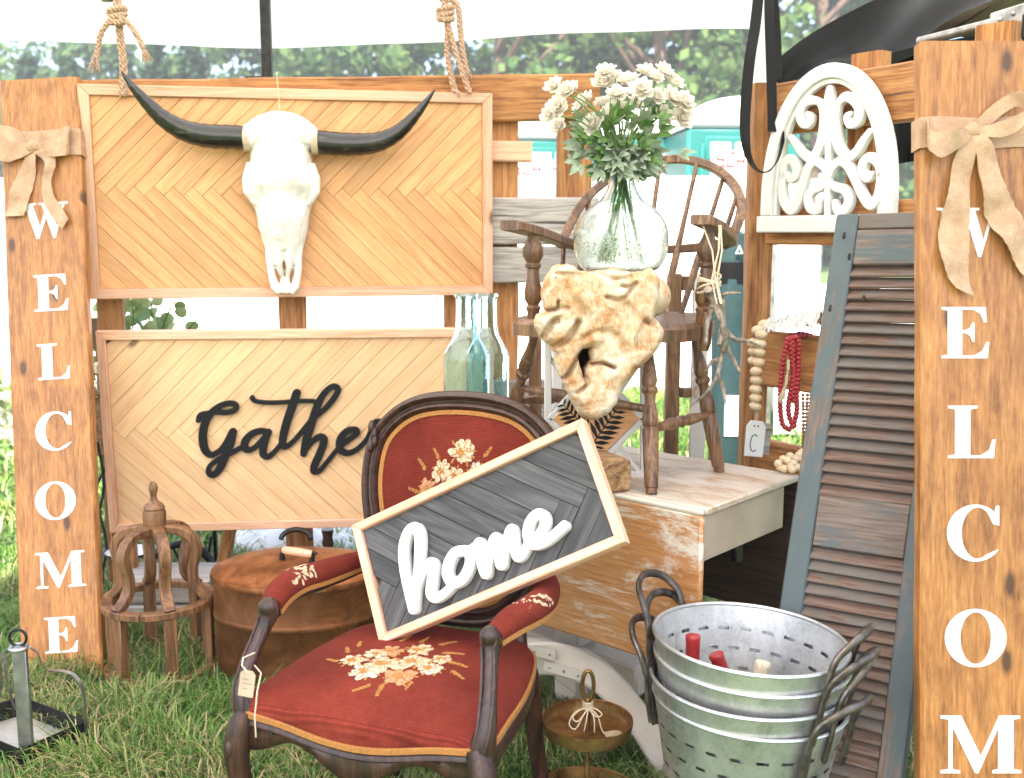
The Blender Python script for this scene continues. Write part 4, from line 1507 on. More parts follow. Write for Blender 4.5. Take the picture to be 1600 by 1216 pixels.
# ------------------------------------------------------------------ armchair
AO = V((-.287, 1.868, 0))
AM = T(*AO) @ RZ(R(-19))
ac = thing('armchair', 'antique mahogany armchair with red floral tapestry seat and oval back', 'armchair', M=AM)
bnd = spline([(-.247, -.010), (-.13, -.026), (0, -.030), (.13, -.026), (.247, -.010), (.256, .12), (.244, .28), (.20, .43), (.10, .475), (0, .48), (-.10, .475), (-.20, .43), (-.244, .28), (-.258, .12)], 6, True)
SCX, SCY = 0, .2
def railz(x, y):
    if y < .03:
        return .430 - .014 * math.cos(math.pi * min(1, abs(x) / .235))
    return .444
def seat_z(x, y):
    best = 0
    a = math.atan2(y - SCY, x - SCX)
    for bx_, by_ in bnd:
        pass
    r = min(((math.atan2(by_ - SCY, bx_ - SCX) - a + math.pi) % (2 * math.pi) - math.pi) ** 2 * 1e3 + 0 * 1 for bx_, by_ in bnd)
    bb = min(bnd, key=lambda q: abs((math.atan2(q[1] - SCY, q[0] - SCX) - a + math.pi) % (2 * math.pi) - math.pi))
    s_ = math.hypot(x - SCX, y - SCY) / math.hypot(bb[0] - SCX, bb[1] - SCY)
    return .464 + .040 * (1 - min(s_, 1) ** 2.6) + .004 * noise.noise(V((x * 7, y * 7, 1)))
mb = MB()
n = len(bnd)
rings = [(.02, None), (.2, None), (.4, None), (.55, None), (.7, None), (.82, None), (.91, None), (.97, None), (1.0, -.010), (1.012, -.022), (1.0, None)]
vs, fs = [], []
for ri, (s_, dz) in enumerate(rings):
    for x, y in bnd:
        X, Y = SCX + (x - SCX) * s_, SCY + (y - SCY) * s_
        if ri == len(rings) - 1:
            z = railz(x, y) - .004
        elif dz is not None:
            z = .464 + dz
        else:
            z = .464 + .040 * (1 - s_ ** 2.6) + .004 * noise.noise(V((X * 7, Y * 7, 1)))
        vs.append((X, Y, z))
for i in range(len(rings) - 1):
    for k in range(n):
        k2 = (k + 1) % n
        fs.append((i * n + k, (i + 1) * n + k, (i + 1) * n + k2, i * n + k2))
fs.append(tuple(range(n)))
mb.add(vs, fs)
mb.ang = 80
seat = ob('seat_cushion', mb, m_red, ac, AM)
mb = MB()
mb.bar([(x * 1.012, SCY + (y - SCY) * 1.012, railz(x, y) + .001) for x, y in bnd], .007, .012, (0, 0, 1), closed=True)
ob('gimp_trim', mb, m_gimp, ac, AM)
# rail
mb = MB()
vs, fs = [], []
prof = [(-.030, -.012), (-.004, -.010), (.004, -.014), (.006, -.022), (.001, -.027), (.004, -.034), (.003, -.05), (-.002, -.058), (-.006, -.060), (-.030, -.060)]
m_ = len(prof)
for x, y in bnd:
    d = V((x - SCX, y - SCY)).normalized()
    zz = railz(x, y)
    deep = (1.0 + .38 * math.cos(x / .247 * 2 * math.pi + math.pi) * -1) if y < .03 else 1.0
    for o_, z in prof:
        vs.append((x + d.x * o_, y + d.y * o_, zz + .004 + z * (deep if z < -.03 else 1)))
for i in range(n):
    i2 = (i + 1) % n
    for k in range(m_):
        k2 = (k + 1) % m_
        fs.append((i * m_ + k, i2 * m_ + k, i2 * m_ + k2, i * m_ + k2))
mb.add(vs, fs)
mb.ang = 50
ob('seat_rail', mb, m_mahog, ac, AM)
for sg in (-1, 1):
    mb = MB()
    L = spline([(.240, -.008, .445, .024), (.254, -.020, .398, .027), (.257, -.026, .345, .0245), (.246, -.012, .24, .018), (.237, .002, .12, .0145), (.244, -.012, .05, .019), (.254, -.024, .015, .025), (.256, -.026, 0, .024)], 5)
    mb.tube([(sg * x, y, z) for x, y, z, r in L], [r for *_, r in L], 14)
    mb.ball((sg * .260, -.048, .378), .012, 10, 6, (.8, .6, 1.5))
    ob('leg', mb, m_mahog, ac, AM)
    mb = MB()
    L = spline([(.238, -.002, .42, .029), (.247, -.004, .445, .0265), (.254, .000, .48, .0205), (.252, .022, .53, .0150), (.243, .054, .58, .0145), (.237, .072, .612, .0195), (.236, .070, .634, .0195), (.236, .068, .647, .009)], 5)
    for dx in (0,):
        mb.tube([(sg * x, y, z) for x, y, z, r in L], [r for *_, r in L], 14)
    for dx in (-.012, .0, .012):
        mb.tube([(sg * x + dx, y - r * .86 - .0, z) for x, y, z, r in L[6:26]], [.0035] * 20, 6)
    ob('arm_post', mb, m_mahog, ac, AM)
    mb = MB()
    L = spline([(.175, .44, .43, .024), (.185, .47, .36, .024), (.19, .50, .2, .02), (.20, .56, 0, .018)], 5)
    mb.tube([(sg * x, y, z) for x, y, z, r in L], [r for *_, r in L], 10)
    ob('leg', mb, m_mahog, ac, AM)
    mb = MB()
    L = spline([(.165, .455, .40, .024), (.155, .475, .47, .020), (.150, .490, .54, .018)], 5)
    mb.tube([(sg * x, y, z) for x, y, z, r in L], [r for *_, r in L], 10)
    ob('back_stile', mb, m_mahog, ac, AM)
    # arm: wood below, padded red sleeve above, braid between
    A_ = spline([(.238, .085, .624, .022), (.252, .135, .634, .029), (.266, .22, .630, .0325), (.262, .31, .618, .032), (.245, .40, .612, .029), (.222, .47, .610, .023)], 6)
    mb = MB()
    mb.tube([(sg * x, y, z) for x, y, z, r in A_], [r for *_, r in A_], 16, flat=.86, up=(0, 0, 1))
    for i in range(len(mb.v)):
        mb.v[i] += V((0, 0, .0015 * noise.noise(mb.v[i] * 40)))
    ap = ob('arm_pad', mb, m_red, ac, AM)
    mb = MB()
    mb.tube([(sg * (x - .004), y, z - r * .80) for x, y, z, r in A_], [r * .62 for *_, r in A_], 10, flat=.5, up=(0, 0, 1))
    mb.tube([(sg * x, y, z) for x, y, z in ((.236, .06, .622), (.240, .085, .617), (.247, .11, .612))], [.018, .020, .014], 10)
    ob('arm_rail', mb, m_mahog, ac, AM)
    mb = MB()
    for side in (-1, 1):
        pts = []
        for i, (x, y, z, r) in enumerate(A_):
            a = R(-38)
            tg = V(A_[min(i + 1, len(A_) - 1)][:3]) - V(A_[max(i - 1, 0)][:3])
            b = V((tg.y, -tg.x, 0)).normalized() * side
            pts.append(V((x, y, z)) + b * (r * .92) + V((0, 0, -r * .46)))
        mb.bar([(sg * p.x, p.y, p.z) for p in pts], .004, .010, (0, 0, 1))
    x, y, z, r = A_[0]
    ob('gimp_trim', mb, m_gimp, ac, AM)
# oval back
B0 = V((-.012, .478, .465))
vb = V((0, .105, .525)).normalized()
BMl = frame(B0, V((1, 0, 0)), V((1, 0, 0)).cross(vb))
BM = AM @ BMl
ov = [(0, .005), (.10, .02), (.168, .085), (.212, .20), (.233, .33), (.212, .445), (.13, .523), (0, .545), (-.13, .523), (-.212, .445), (-.233, .33), (-.212, .20), (-.168, .085), (-.10, .02)]
ov = spline([(x * 1.08, y) for x, y in ov], 6, True)
OCY = .29
def inset_ov(d):
    out = []
    for i, (x, y) in enumerate(ov):
        a, b = V(ov[i - 1]), V(ov[(i + 1) % len(ov)])
        tt = (b - a).normalized()
        out.append((x - tt.y * d, y + tt.x * d))
    return out
mb = MB()
prof = [(0, -.028), (-.004, -.005), (.002, .010), (.010, .016), (.016, .012), (.019, .004), (.023, .003), (.027, .010), (.033, .012), (.038, .006), (.041, -.004), (.041, -.028)]
vs, fs = [], []
ins = [inset_ov(o_) for o_, z in prof]
n = len(ov)
m_ = len(prof)
for i in range(n):
    for k in range(m_):
        vs.append((ins[k][i][0], ins[k][i][1], prof[k][1]))
for i in range(n):
    i2 = (i + 1) % n
    for k in range(m_):
        k2 = (k + 1) % m_
        fs.append((i * m_ + k, i2 * m_ + k, i2 * m_ + k2, i * m_ + k2))
mb.add(vs, fs)
mb.ang = 50
# carved acanthus at the shoulders
for sg in (-1, 1):
    for q, (dx, dy) in enumerate(((-.004, 0), (.006, .016), (-.006, -.018), (.004, -.03))):
        mb.ball((sg * (.226 + dx), .435 + dy, .012), .011, 8, 5, (.7, 1.5, .7))
ob('back_frame', mb, m_mahog, ac, BM)
def back_z(x, y):
    s_ = min(1, math.hypot(x / .19, (y - OCY) / .225))
    return -.004 + .022 * (1 - s_ ** 2)
inn = inset_ov(.039)
mb = MB()
vs, fs = [], []
for s_ in (.03, .25, .45, .65, .82, .94, 1.0):
    for x, y in inn:
        X, Y = x * s_, OCY + (y - OCY) * s_
        vs.append((X, Y, back_z(X, Y)))
for i in range(6):
    for k in range(n):
        k2 = (k + 1) % n
        fs.append((i * n + k, (i + 1) * n + k, (i + 1) * n + k2, i * n + k2))
fs.append(tuple(range(n)))
vs2 = [(x, y, -.024) for x, y in inn]
b_ = len(vs)
vs += vs2
fs.append(tuple(b_ + k for k in range(n - 1, -1, -1)))
mb.add(vs, fs)
mb.ang = 80
ob('back_panel', mb, m_red, ac, BM)
mb = MB()
mb.bar([(x, y, back_z(x, y) + .002) for x, y in inset_ov(.047)], .011, .005, (0, 0, 1), closed=True)
ob('gimp_trim', mb, m_gimp, ac, BM)
# embroidered flowers
E_cream = plain('embroidery_cream', (.50, .36, .23), .9, var=.35, nscale=160, bump=.5)
E_gold = plain('embroidery_gold', (.33, .14, .03), .9, var=.3, nscale=260, bump=.5)
E_pale = plain('embroidery_pale_grey', (.46, .40, .30), .9, var=.35, nscale=160, bump=.5)
E_pink = plain('embroidery_rose', (.42, .20, .10), .9, var=.25, nscale=260, bump=.5)
def patch(mb, fz, cx, cy, a, L, wd, lift=.0009):
    """one stitched petal lying on the surface fz"""
    ca, sa = math.cos(a), math.sin(a)
    vs = [(cx + ca * L * .45, cy + sa * L * .45)]
    for k in range(10):
        q = 2 * math.pi * k / 10
        u_ = L * (.5 + .5 * math.cos(q))
        v_ = wd * .5 * math.sin(q) * (1 + .25 * math.cos(q))
        vs.append((cx + ca * u_ - sa * v_, cy + sa * u_ + ca * v_))
    pts = [(x, y, fz(x, y) + lift + (.0012 if i == 0 else 0)) for i, (x, y) in enumerate(vs)]
    mb.add(pts, [(0, 1 + k, 1 + (k + 1) % 10) for k in range(10)])
def flower(fz, cx, cy, r, n_, mtl, mid, parent, M, sq=1.0, lift=.0009):
    mb = MB()
    r *= 1.15
    a0 = random.uniform(0, 6.28)
    for k in range(n_ + 3):
        patch(mb, fz, cx, cy, a0 + 2 * math.pi * k / (n_ + 3) + random.uniform(-.3, .3), r * random.uniform(.7, 1.12), r * 4.6 / (n_ + 3), lift + .0004 * (k % 2))
    for k in range(6):
        patch(mb, fz, cx + random.uniform(-.3, .3) * r, cy + random.uniform(-.3, .3) * r, random.uniform(0, 6.28), r * random.uniform(.3, .6), r * .3, lift + .0009 + .0002 * (k % 3))
    o = ob('embroidered_flower', mb, mtl, parent, M)
    mb = MB()
    for k in range(9):
        a_ = a0 + 6.28 * k / 9 + random.uniform(-.2, .2)
        patch(mb, fz, cx + r * .55 * math.cos(a_), cy + r * .55 * math.sin(a_), a_ + random.uniform(-.4, .4), r * random.uniform(.3, .62), r * .16, lift - .0003)
        patch(mb, fz, cx, cy, a_ + .35, r * random.uniform(.5, .85), r * .07, lift + .0012)
    ob('embroidered_stitch', mb, mid, parent, M)
    mb = MB()
    for k in range(4):
        patch(mb, fz, cx - r * .12, cy - r * .05, k * 1.57, r * .34, r * .3, lift + .0018)
    ob('flower_middle', mb, mid, o, M)
def sprig(fz, cx, cy, ang, L, n_, mtl, parent, M, wd=.006):
    mb = MB()
    bend = random.uniform(-.6, .6)
    x, y, a = cx, cy, ang
    N_ = n_ + 4
    for k in range(N_):
        f = k / N_
        for sd in (-1, 1):
            patch(mb, fz, x, y, a + sd * random.uniform(.4, .75), L * .24 * (1.15 - f * .6), wd * .42, .0007 + .0003 * (sd > 0))
        patch(mb, fz, x, y, a, L / N_ * 1.2, .0022, .0012)
        x += math.cos(a) * L / N_
        y += math.sin(a) * L / N_
        a += bend / N_
    ob('embroidered_leaf', mb, mtl, parent, M)
Mi = BM.inverted()
nb = BM.to_3x3() @ V((0, 0, 1))
ob0 = BM @ V((0, 0, .014))
def bl(px, py):
    q = Mi @ onplane(px, py, ob0, nb)
    return q.x, q.y
for px, py, r, mt in ((722, 706, .030, E_cream), (690, 736, .024, E_cream), (745, 735, .020, E_pale), (668, 762, .020, E_pink), (712, 742, .020, E_cream), (700, 765, .022, E_cream), (735, 765, .024, E_pink), (760, 770, .022, E_cream)):
    x, y = bl(px, py)
    flower(back_z, x, y, r, 7, mt, E_gold, ac, BM)
for px, py, a, L in ((665, 735, 2.2, .035), (660, 772, 2.9, .04), (755, 715, .9, .03), (685, 718, 1.9, .03), (768, 745, .2, .03)):
    x, y = bl(px, py)
    sprig(back_z, x, y, a, L, 5, E_gold, ac, BM)
Ai = AM.inverted()
def sl(px, py):
    q = Ai @ onplane(px, py, V((0, 0, .498)), V((0, 0, 1)))
    return q.x, q.y
for px, py, r, mt, n_ in ((600, 1042, .036, E_cream, 8), (645, 1038, .034, E_cream, 8), (570, 1052, .030, E_pale, 7), (625, 1060, .032, E_pink, 7), (672, 1048, .028, E_pale, 7), (552, 1035, .028, E_cream, 7), (610, 1022, .028, E_pink, 7), (655, 1020, .028, E_cream, 7), (590, 1026, .026, E_pale, 7), (690, 1034, .022, E_cream, 6)):
    x, y = sl(px, py)
    flower(seat_z, x, y, r, n_, mt, E_gold, ac, AM)
for px, py, a, L in ((690, 1025, .6, .06), (700, 1038, .1, .055), (685, 1012, 1.1, .06), (545, 1022, 2.2, .055), (530, 1035, 2.8, .05), (580, 1068, 4.2, .05), (600, 1068, 4.7, .05), (560, 1012, 1.9, .05), (705, 1050, -.5, .05), (640, 1068, 5.0, .03), (625, 1006, 1.5, .05), (655, 1008, 1.3, .05)):
    x, y = sl(px, py)
    sprig(seat_z, x, y, a, L * .8, 5, E_gold, ac, AM, .006)
# white flowers on the arm sleeves
for sg in (-1, 1):
    A_ = [(.257, .16, .6325, .0305), (.266, .22, .630, .0325), (.265, .27, .624, .0323)]
    mb = MB()
    for k in range(30):
        f = random.uniform(0, 1.999)
        i = int(f)
        x, y, z, r = [A_[i][q] + (A_[i + 1][q] - A_[i][q]) * (f - i) for q in range(4)]
        a = random.gauss(R(58), .42)
        ce = V((sg * x, y, z)) + V((math.cos(a) * r, 0, math.sin(a) * r * .86)) * 1.025
        e1 = V((0, 1, 0))
        e2 = V((-math.sin(a), 0, math.cos(a)))
        th_ = random.uniform(0, 6.28)
        L, wd = .020, .008
        pts = []
        for q in range(8):
            u_, v_ = L / 2 * math.cos(q * .785), wd / 2 * math.sin(q * .785)
            p_ = ce + e1 * (u_ * math.cos(th_) - v_ * math.sin(th_)) + e2 * (u_ * math.sin(th_) + v_ * math.cos(th_)) * .8
            pts.append(p_ if sg < 0 else p_)
        mb.add(pts, [tuple(range(8))])
    ob('embroidered_flower', mb, E_cream, ac, AM)
# price tag on the arm post
t = thing('price_tag', 'small paper price tag tied to the armchair post', 'price tag', P(388, 1045, 1.86))
q = P(386, 1068, 1.845)
TM = frame(q, V((1, -.2, -.12)), V((-.2, -1, .1)))
mb = MB()
mb.prism([(-.015, -.025), (.015, -.025), (.015, .018), (.009, .025), (-.009, .025), (-.015, .018)], 0, .0012, TM)
ob('card', mb, m_paper, t)
mb = MB()
for k, (x, y, w_) in enumerate(((-.004, .008, .012), (.002, .0, .016), (-.002, -.010, .010))):
    mb.box((x, y, .0016), (w_, .0014, .0004), TM)
ob('handwriting', mb, m_greyprint, t)
mb = MB()
mb.tube([P(398, 1020, 1.90), P(380, 1028, 1.87), P(378, 1040, 1.845), TM @ V((0, .021, .001))], .0016, 5)
mb.tube([P(398, 1040, 1.90), P(408, 1052, 1.86), P(402, 1080, 1.83), P(398, 1120, 1.82), P(400, 1152, 1.82)], .0013, 5)
ob('twine', mb, m_cord, t)

# ------------------------------------------------------------------ "home" sign resting on the armchair
hu = V((.51, -.136, .271)).normalized()
hv = V((-.086, .152, .220)).normalized()
hv = (hv - hu * hv.dot(hu)).normalized()
hn = hu.cross(hv)
HB = V((-.282, 2.170, .484)) + hn * .012
home, HM = panel_sign('home_sign', 'tilted charcoal herringbone sign with thick white script lying on the armchair', 'sign', HB, hu, hv, .596, .280, .0195, m_charcoal, m_trim, .046, .118, True, .030, u0=.02)
z3 = 460 / 1332
hst = [
 [(306, 1018, 24), (285, 930, 24), (266, 830, 25), (262, 740, 25), (285, 668, 25), (318, 652, 26), (334, 690, 26), (334, 770, 24), (326, 860, 22), (316, 940, 23), (308, 1018, 24)],
 [(318, 930, 20), (345, 860, 22), (380, 812, 24), (398, 822, 25), (392, 890, 26), (386, 945, 25), (408, 968, 23), (448, 948, 21), (490, 905, 20)],
 [(540, 755, 24), (495, 765, 25), (466, 815, 26), (462, 865, 26), (488, 900, 25), (530, 882, 25), (560, 825, 25), (562, 775, 24), (538, 752, 22)],
 [(545, 760, 20), (585, 738, 20), (608, 720, 24), (612, 780, 26), (630, 848, 26), (638, 852, 22), (650, 775, 22), (672, 705, 24), (686, 705, 25), (694, 770, 26), (706, 818, 25), (722, 750, 22), (744, 668, 24), (758, 668, 25), (764, 730, 26), (780, 782, 24), (806, 762, 21), (835, 705, 21)],
 [(830, 705, 22), (870, 690, 22), (900, 640, 23), (898, 600, 24), (868, 590, 24), (836, 625, 25), (826, 680, 26), (845, 722, 25), (885, 722, 23), (930, 695, 22), (968, 662, 22), (990, 642, 22)]]
px_m = 2.30 / FPX * z3
hst = [[(x, y, r * px_m) for x, y, r in s] for s in hst]
zl = .004
me = script(home, HM, hst, lambda x, y: (540 + x * z3, 600 + y * z3), .020, .0018, m_white, zl, .0013)
ob('lettering', me, m_white, home, HM @ T(0, 0, -.0125))
# ------------------------------------------------------------------ drop-leaf table
TZ = .7445
TA = G(1105, 795, TZ)
TB = G(1250, 742, TZ)
te = (TB - TA).normalized()
tf = V((-te.y, te.x, 0))
TW = (TB - TA).length
TL = 1.12
TM_ = frame(TA, -tf, V((0, 0, 1)))      # x along the front edge to the right, y backwards
tb = thing('drop_leaf_table', 'worn white drop leaf table with orange wood showing through its hanging leaf', 'table', M=TM_)
mb = MB()
mb.box((-TL / 2, TW / 2, -.009), (TL, TW, .018), ch=.004)
ob('table_top', mb, m_tabletop, tb, TM_)
mb = MB()
mb.box((-TL / 2, -.012, -.205), (TL, .018, .385), ch=.006)
ob('drop_leaf', mb, m_leaf, tb, TM_)
mb = MB()
mb.box((-TL / 2, -.0125, -.0085), (TL, .0195, .0145), ch=.005)
ob('leaf_edge', mb, m_cream, tb, TM_)
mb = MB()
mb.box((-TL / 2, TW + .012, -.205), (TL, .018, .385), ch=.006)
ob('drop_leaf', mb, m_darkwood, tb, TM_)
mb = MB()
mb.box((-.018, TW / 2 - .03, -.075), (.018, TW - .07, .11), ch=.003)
ob('apron', mb, m_apron_shaded, tb, TM_)
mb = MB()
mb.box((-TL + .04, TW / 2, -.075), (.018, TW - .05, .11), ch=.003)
ob('apron', mb, m_apron_shaded, tb, TM_)
mb = MB()
mb.box((-.05, TW / 2, -.16), (.02, .035, .06), ch=.003)
mb.box((-.05, TW / 2, -.125), (.05, .05, .012), ch=.003)
ob('leaf_bracket', mb, m_iron, tb, TM_)
mb = MB()
mb.box((-TL / 2, TW / 2, -.40), (.09, .09, .62), ch=.008)
mb.box((-TL / 2, TW / 2, -.575), (.5, .10, .09), ch=.008)
ob('pedestal', mb, m_cream, tb, TM_)
# curved foot seen at the front, and its iron straps
L = [P(800, 1028, 2.70), P(868, 1027, 2.63), P(930, 1052, 2.57), P(985, 1108, 2.51), P(1025, 1170, 2.47), P(1052, 1232, 2.44)]
L = [V(q) for q in spline([tuple(q) for q in L], 7)]
m = len(L)
mb = MB()
mb.bar(L, [.098 - .046 * (i / (m - 1)) for i in range(m)], .045, (.25, -.95, .1))
ob('curved_leg', mb, m_cream, tb)
mb = MB()
L2 = [P(690, 1022, 2.80), P(798, 1027, 2.703)]
mb.bar(L2, .10, .043, (.25, -.95, .1))
ob('curved_leg', mb, m_cream, tb)
for (a, b) in (((802, 1012, 2.655), (868, 1024, 2.60)), ((850, 1040, 2.615), (912, 1058, 2.55))):
    A_, B_ = P(*a), P(*b)
    mb = MB()
    mb.bar([A_, B_], .026, .004, (.25, -.95, .1))
    st = ob('strap_plate', mb, m_cream, tb)
    mb = MB()
    for k in range(3):
        c_ = A_.lerp(B_, .14 + .36 * k) + V((.25, -.95, .1)) * .003
        mb.ball(c_, .0042, 8, 5, (1, .5, 1))
    ob('screw', mb, m_steel, st)
# log chunk
t = thing('log_chunk', 'split chunk of log with bark lying on the table beside the sign', 'log', G(960, 765, TZ))
q = G(958, 768, TZ)
mb = MB()
mb.prism([(-.055, 0), (.035, 0), (.044, .03), (.040, .078), (.018, .088), (-.05, .086), (-.062, .05)], 0, .12, frame(q + V((.0, -.0, 0)), V((.9, .45, 0)), V((.45, -.9, 0))) @ T(0, 0, -.10), .005)
for i in range(len(mb.v)):
    mb.v[i] += V((.004, .004, .003)) * noise.noise(mb.v[i] * 25)
ob('log_body', mb, wood('raw_log', (.16, .07, .025), (.36, .19, .08), (.52, .33, .17), axis=0, rough=.8, bump=.8, cracks=.6), t)

# ------------------------------------------------------------------ whitewashed diamond window with fern board
WY = 2.66
t = thing('diamond_window', 'whitewashed window frame with diamond bars standing on the table behind the root', 'window frame', P(930, 745, WY))
def wp(x, y, dy=0.0):
    return P(x, y, WY + dy)
for a, b, w_ in (((856, 500), (856, 748), .018), ((1006, 500), (1006, 748), .018), ((848, 741), (1014, 741), .020), ((848, 506), (1014, 506), .020)):
    mb = MB()
    mb.bar([wp(*a), wp(*b)], w_, .026, (0, -1, 0))
    ob('frame_side', mb, m_wash, t)
cx, cy = 931, 654
for a, b in (((858, cy), (cx, cy - 76)), ((cx, cy - 76), (1004, cy)), ((1004, cy), (cx, cy + 74)), ((cx, cy + 74), (858, cy))):
    mb = MB()
    A_, B_ = wp(*a, -.004), wp(*b, -.004)
    mb.bar([A_, B_], .016, .024, (0, -1, 0))
    ob('diamond_bar', mb, m_wash, t)
for a, b in (((968, 696), (985, 722)), ((985, 722), (1004, 741)), ((893, 696), (860, 741)), ((968, 612), (1004, 560)), ((893, 612), (860, 560))):
    mb = MB()
    mb.bar([wp(*a, .002), wp(*b, .002)], .010, .018, (0, -1, 0))
    ob('diamond_bar', mb, m_wash, t)
for (x, y) in ((975, 585), (975, 715)):
    mb = MB()
    mb.box(tuple(wp(x, y, .012)), (.07, .002, .09))
    ob('pane', mb, m_pane, t)
FB = wp(cx, cy, -.012)
t = thing('fern_board', 'small diamond pine board painted with a black fern in front of the window', 'wall art', FB)
mb = MB()
r_ = 68 * WY / FPX
FM = T(*FB) @ RX(R(90))
mb.prism([(-r_, 0), (0, -r_), (r_, 0), (0, r_)], -.004, .006, FM, .001)
ob('board', mb, m_pine, t)
def fern(x0, y0, x1, y1, L0, n_):
    mb = MB()
    a, b = V((x0 - cx, cy - y0)) * WY / FPX, V((x1 - cx, cy - y1)) * WY / FPX
    d = b - a
    ang = math.atan2(d.y, d.x)
    for k in range(n_):
        f = k / (n_ - 1)
        c_ = a + d * f
        Lk = L0 * WY / FPX * (.55 + .9 * math.sin(math.pi * min(1, .25 + f * .7))) * .8
        for sd in (-1, 1):
            an = ang + sd * R(58)
            u_ = V((math.cos(an), math.sin(an)))
            v_ = V((-u_.y, u_.x))
            wd = Lk * .13
            pts = [c_ - v_ * wd * .4, c_ + u_ * Lk * .5 - v_ * wd, c_ + u_ * Lk, c_ + u_ * Lk * .5 + v_ * wd, c_ + v_ * wd * .4]
            mb.prism([(p_.x, p_.y) for p_ in pts], .006, .0074 + .0003 * (sd > 0), FM)
    v_ = V((-d.y, d.x)).normalized() * .0018
    mb.prism([(p_.x, p_.y) for p_ in (a - v_, b - v_ * .4, b + v_ * .4, a + v_)], .006, .0080, FM)
    return mb
ob('fern_print', fern(922, 700, 966, 635, 25, 9), m_black, t)
ob('fern_print', fern(915, 668, 880, 632, 22, 7), m_black, t)

# old sash window standing on the lawn behind the table
SY = 3.34
t = thing('old_window_sash', 'old brown window sash with peeling white stile standing behind the turned chair', 'window frame', P(1070, 700, SY))
z0 = 0.0
def sash(x0, x1, m_, dy=0):
    a, b = P(x0, 560, SY + dy), P(x1, 560, SY + dy)
    mb = MB()
    X0, X1 = a.x, b.x
    mb.box(((X0 + X1) / 2, SY + dy, .62), (X1 - X0, .035, 1.24), ch=.004)
    ob('stile', mb, m_, t)
sash(1040, 1062, m_windsor)
sash(1081, 1104, m_wash)
a, b = P(1062, 560, SY), P(1081, 560, SY)
for z in (.03, .50, .86, 1.21):
    mb = MB()
    mb.box(((a.x + b.x) / 2, SY, z), (b.x - a.x, .028, .045 if z < .1 or z > 1 else .03), ch=.003)
    ob('rail', mb, m_windsor, t)
mb = MB()
mb.box(((a.x + b.x) / 2, SY + .006, .62), (b.x - a.x, .003, 1.15))
ob('pane', mb, m_pane, t)
t = thing('old_window_sash', 'narrow bleached sash standing between chair legs and grey rail', 'window frame', P(850, 600, 3.5))
for x0, x1, m_ in ((826, 846, m_windsor), (862, 878, m_wash)):
    a, b = P(x0, 560, 3.48), P(x1, 560, 3.48)
    mb = MB()
    mb.box(((a.x + b.x) / 2, 3.48, .55), (b.x - a.x, .03, 1.1), ch=.004)
    ob('stile', mb, m_, t)
a, b = P(846, 560, 3.48), P(862, 560, 3.48)
for z in (.03, .55, 1.07):
    mb = MB()
    mb.box(((a.x + b.x) / 2, 3.48, z), (b.x - a.x, .025, .04), ch=.003)
    ob('rail', mb, m_wash, t)

# ------------------------------------------------------------------ turned armchair standing on the table
wc = thing('spindle_armchair', 'brown turned spindle back armchair standing on the white table', 'chair', G(1000, 720, TZ))
WZ = 1.150
plan = [(.005, 2.69), (.10, 2.615), (.25, 2.535), (.375, 2.50), (.455, 2.56), (.52, 2.70), (.535, 2.85), (.44, 2.96), (.28, 3.02), (.12, 2.95), (.03, 2.82)]
plan = spline(plan, 5, True)
mb = MB()
mb.prism(plan, WZ - .042, WZ, None, .012)
ob('seat', mb, m_windsor, wc)
LEG = [(0, .011), (.16, .012), (.24, .017), (.30, .0195), (.335, .015), (.345, .0195), (.37, .0195), (.385, .014), (.43, .013), (.50, .019), (.55, .0205), (.58, .019), (.59, .016), (.605, .0205), (.80, .019), (.96, .0165), (.965, .014), (1, .0145)]
def leg(a, b):
    mb = MB()
    mb.turned(a, b, LEG, 16)
    ob('leg', mb, m_windsor, wc)
LF = [(V((.34, 2.60, WZ - .03)), G(1018, 772, TZ)), (V((.475, 2.74, WZ - .03)), G(1124, 737, TZ)), (V((.065, 2.74, WZ - .03)), G(784, 693, TZ)), (V((.24, 2.92, WZ - .03)), G(905, 690, TZ))]
for a, b in LF:
    leg(a, b)
STR = [(0, .009), (.2, .012), (.35, .0155), (.45, .012), (.5, .016), (.55, .012), (.65, .0155), (.8, .012), (1, .009)]
for i, j, f in ((0, 1, .60), (2, 3, .60), (0, 2, .48)):
    a = LF[i][0].lerp(LF[i][1], f)
    b = LF[j][0].lerp(LF[j][1], f)
    mb = MB()
    mb.turned(a, b, STR, 12)
    ob('stretcher', mb, m_windsor, wc)
arm = [P(796, 352, 2.60), P(835, 362, 2.72), P(893, 382, 2.93), P(960, 391, 3.04), P(1043, 390, 3.04), P(1108, 385, 2.93), P(1140, 376, 2.80), P(1122, 357, 2.68), P(1094, 343, 2.585)]
arm = [V(q) for q in spline([tuple(q) for q in arm], 6)]
m = len(arm)
mb = MB()
mb.bar(arm, [.052 - .018 * math.sin(math.pi * min(1, max(0, (i / (m - 1) - .08) / .84))) for i in range(m)], .024, (0, 0, 1))
ob('arm_bow', mb, m_windsor, wc)
POST = [(0, .013), (.05, .015), (.15, .026), (.24, .027), (.32, .017), (.34, .021), (.37, .021), (.39, .015), (.5, .017), (.66, .024), (.74, .022), (.80, .014), (.83, .020), (.87, .016), (1, .016)]
for a, b in ((P(833, 366, 2.70), V((.055, 2.70, WZ - .01))), (P(1108, 362, 2.635), V((.475, 2.62, WZ - .01)))):
    mb = MB()
    mb.turned(a, b, POST, 16)
    ob('arm_post', mb, m_windsor, wc)
mb = MB()
mb.turned(P(1104, 488, 2.60), P(1100, 548, 2.60), [(0, .014), (.2, .018), (.8, .016), (1, .011)], 12)
ob('arm_post', mb, m_windsor, wc)
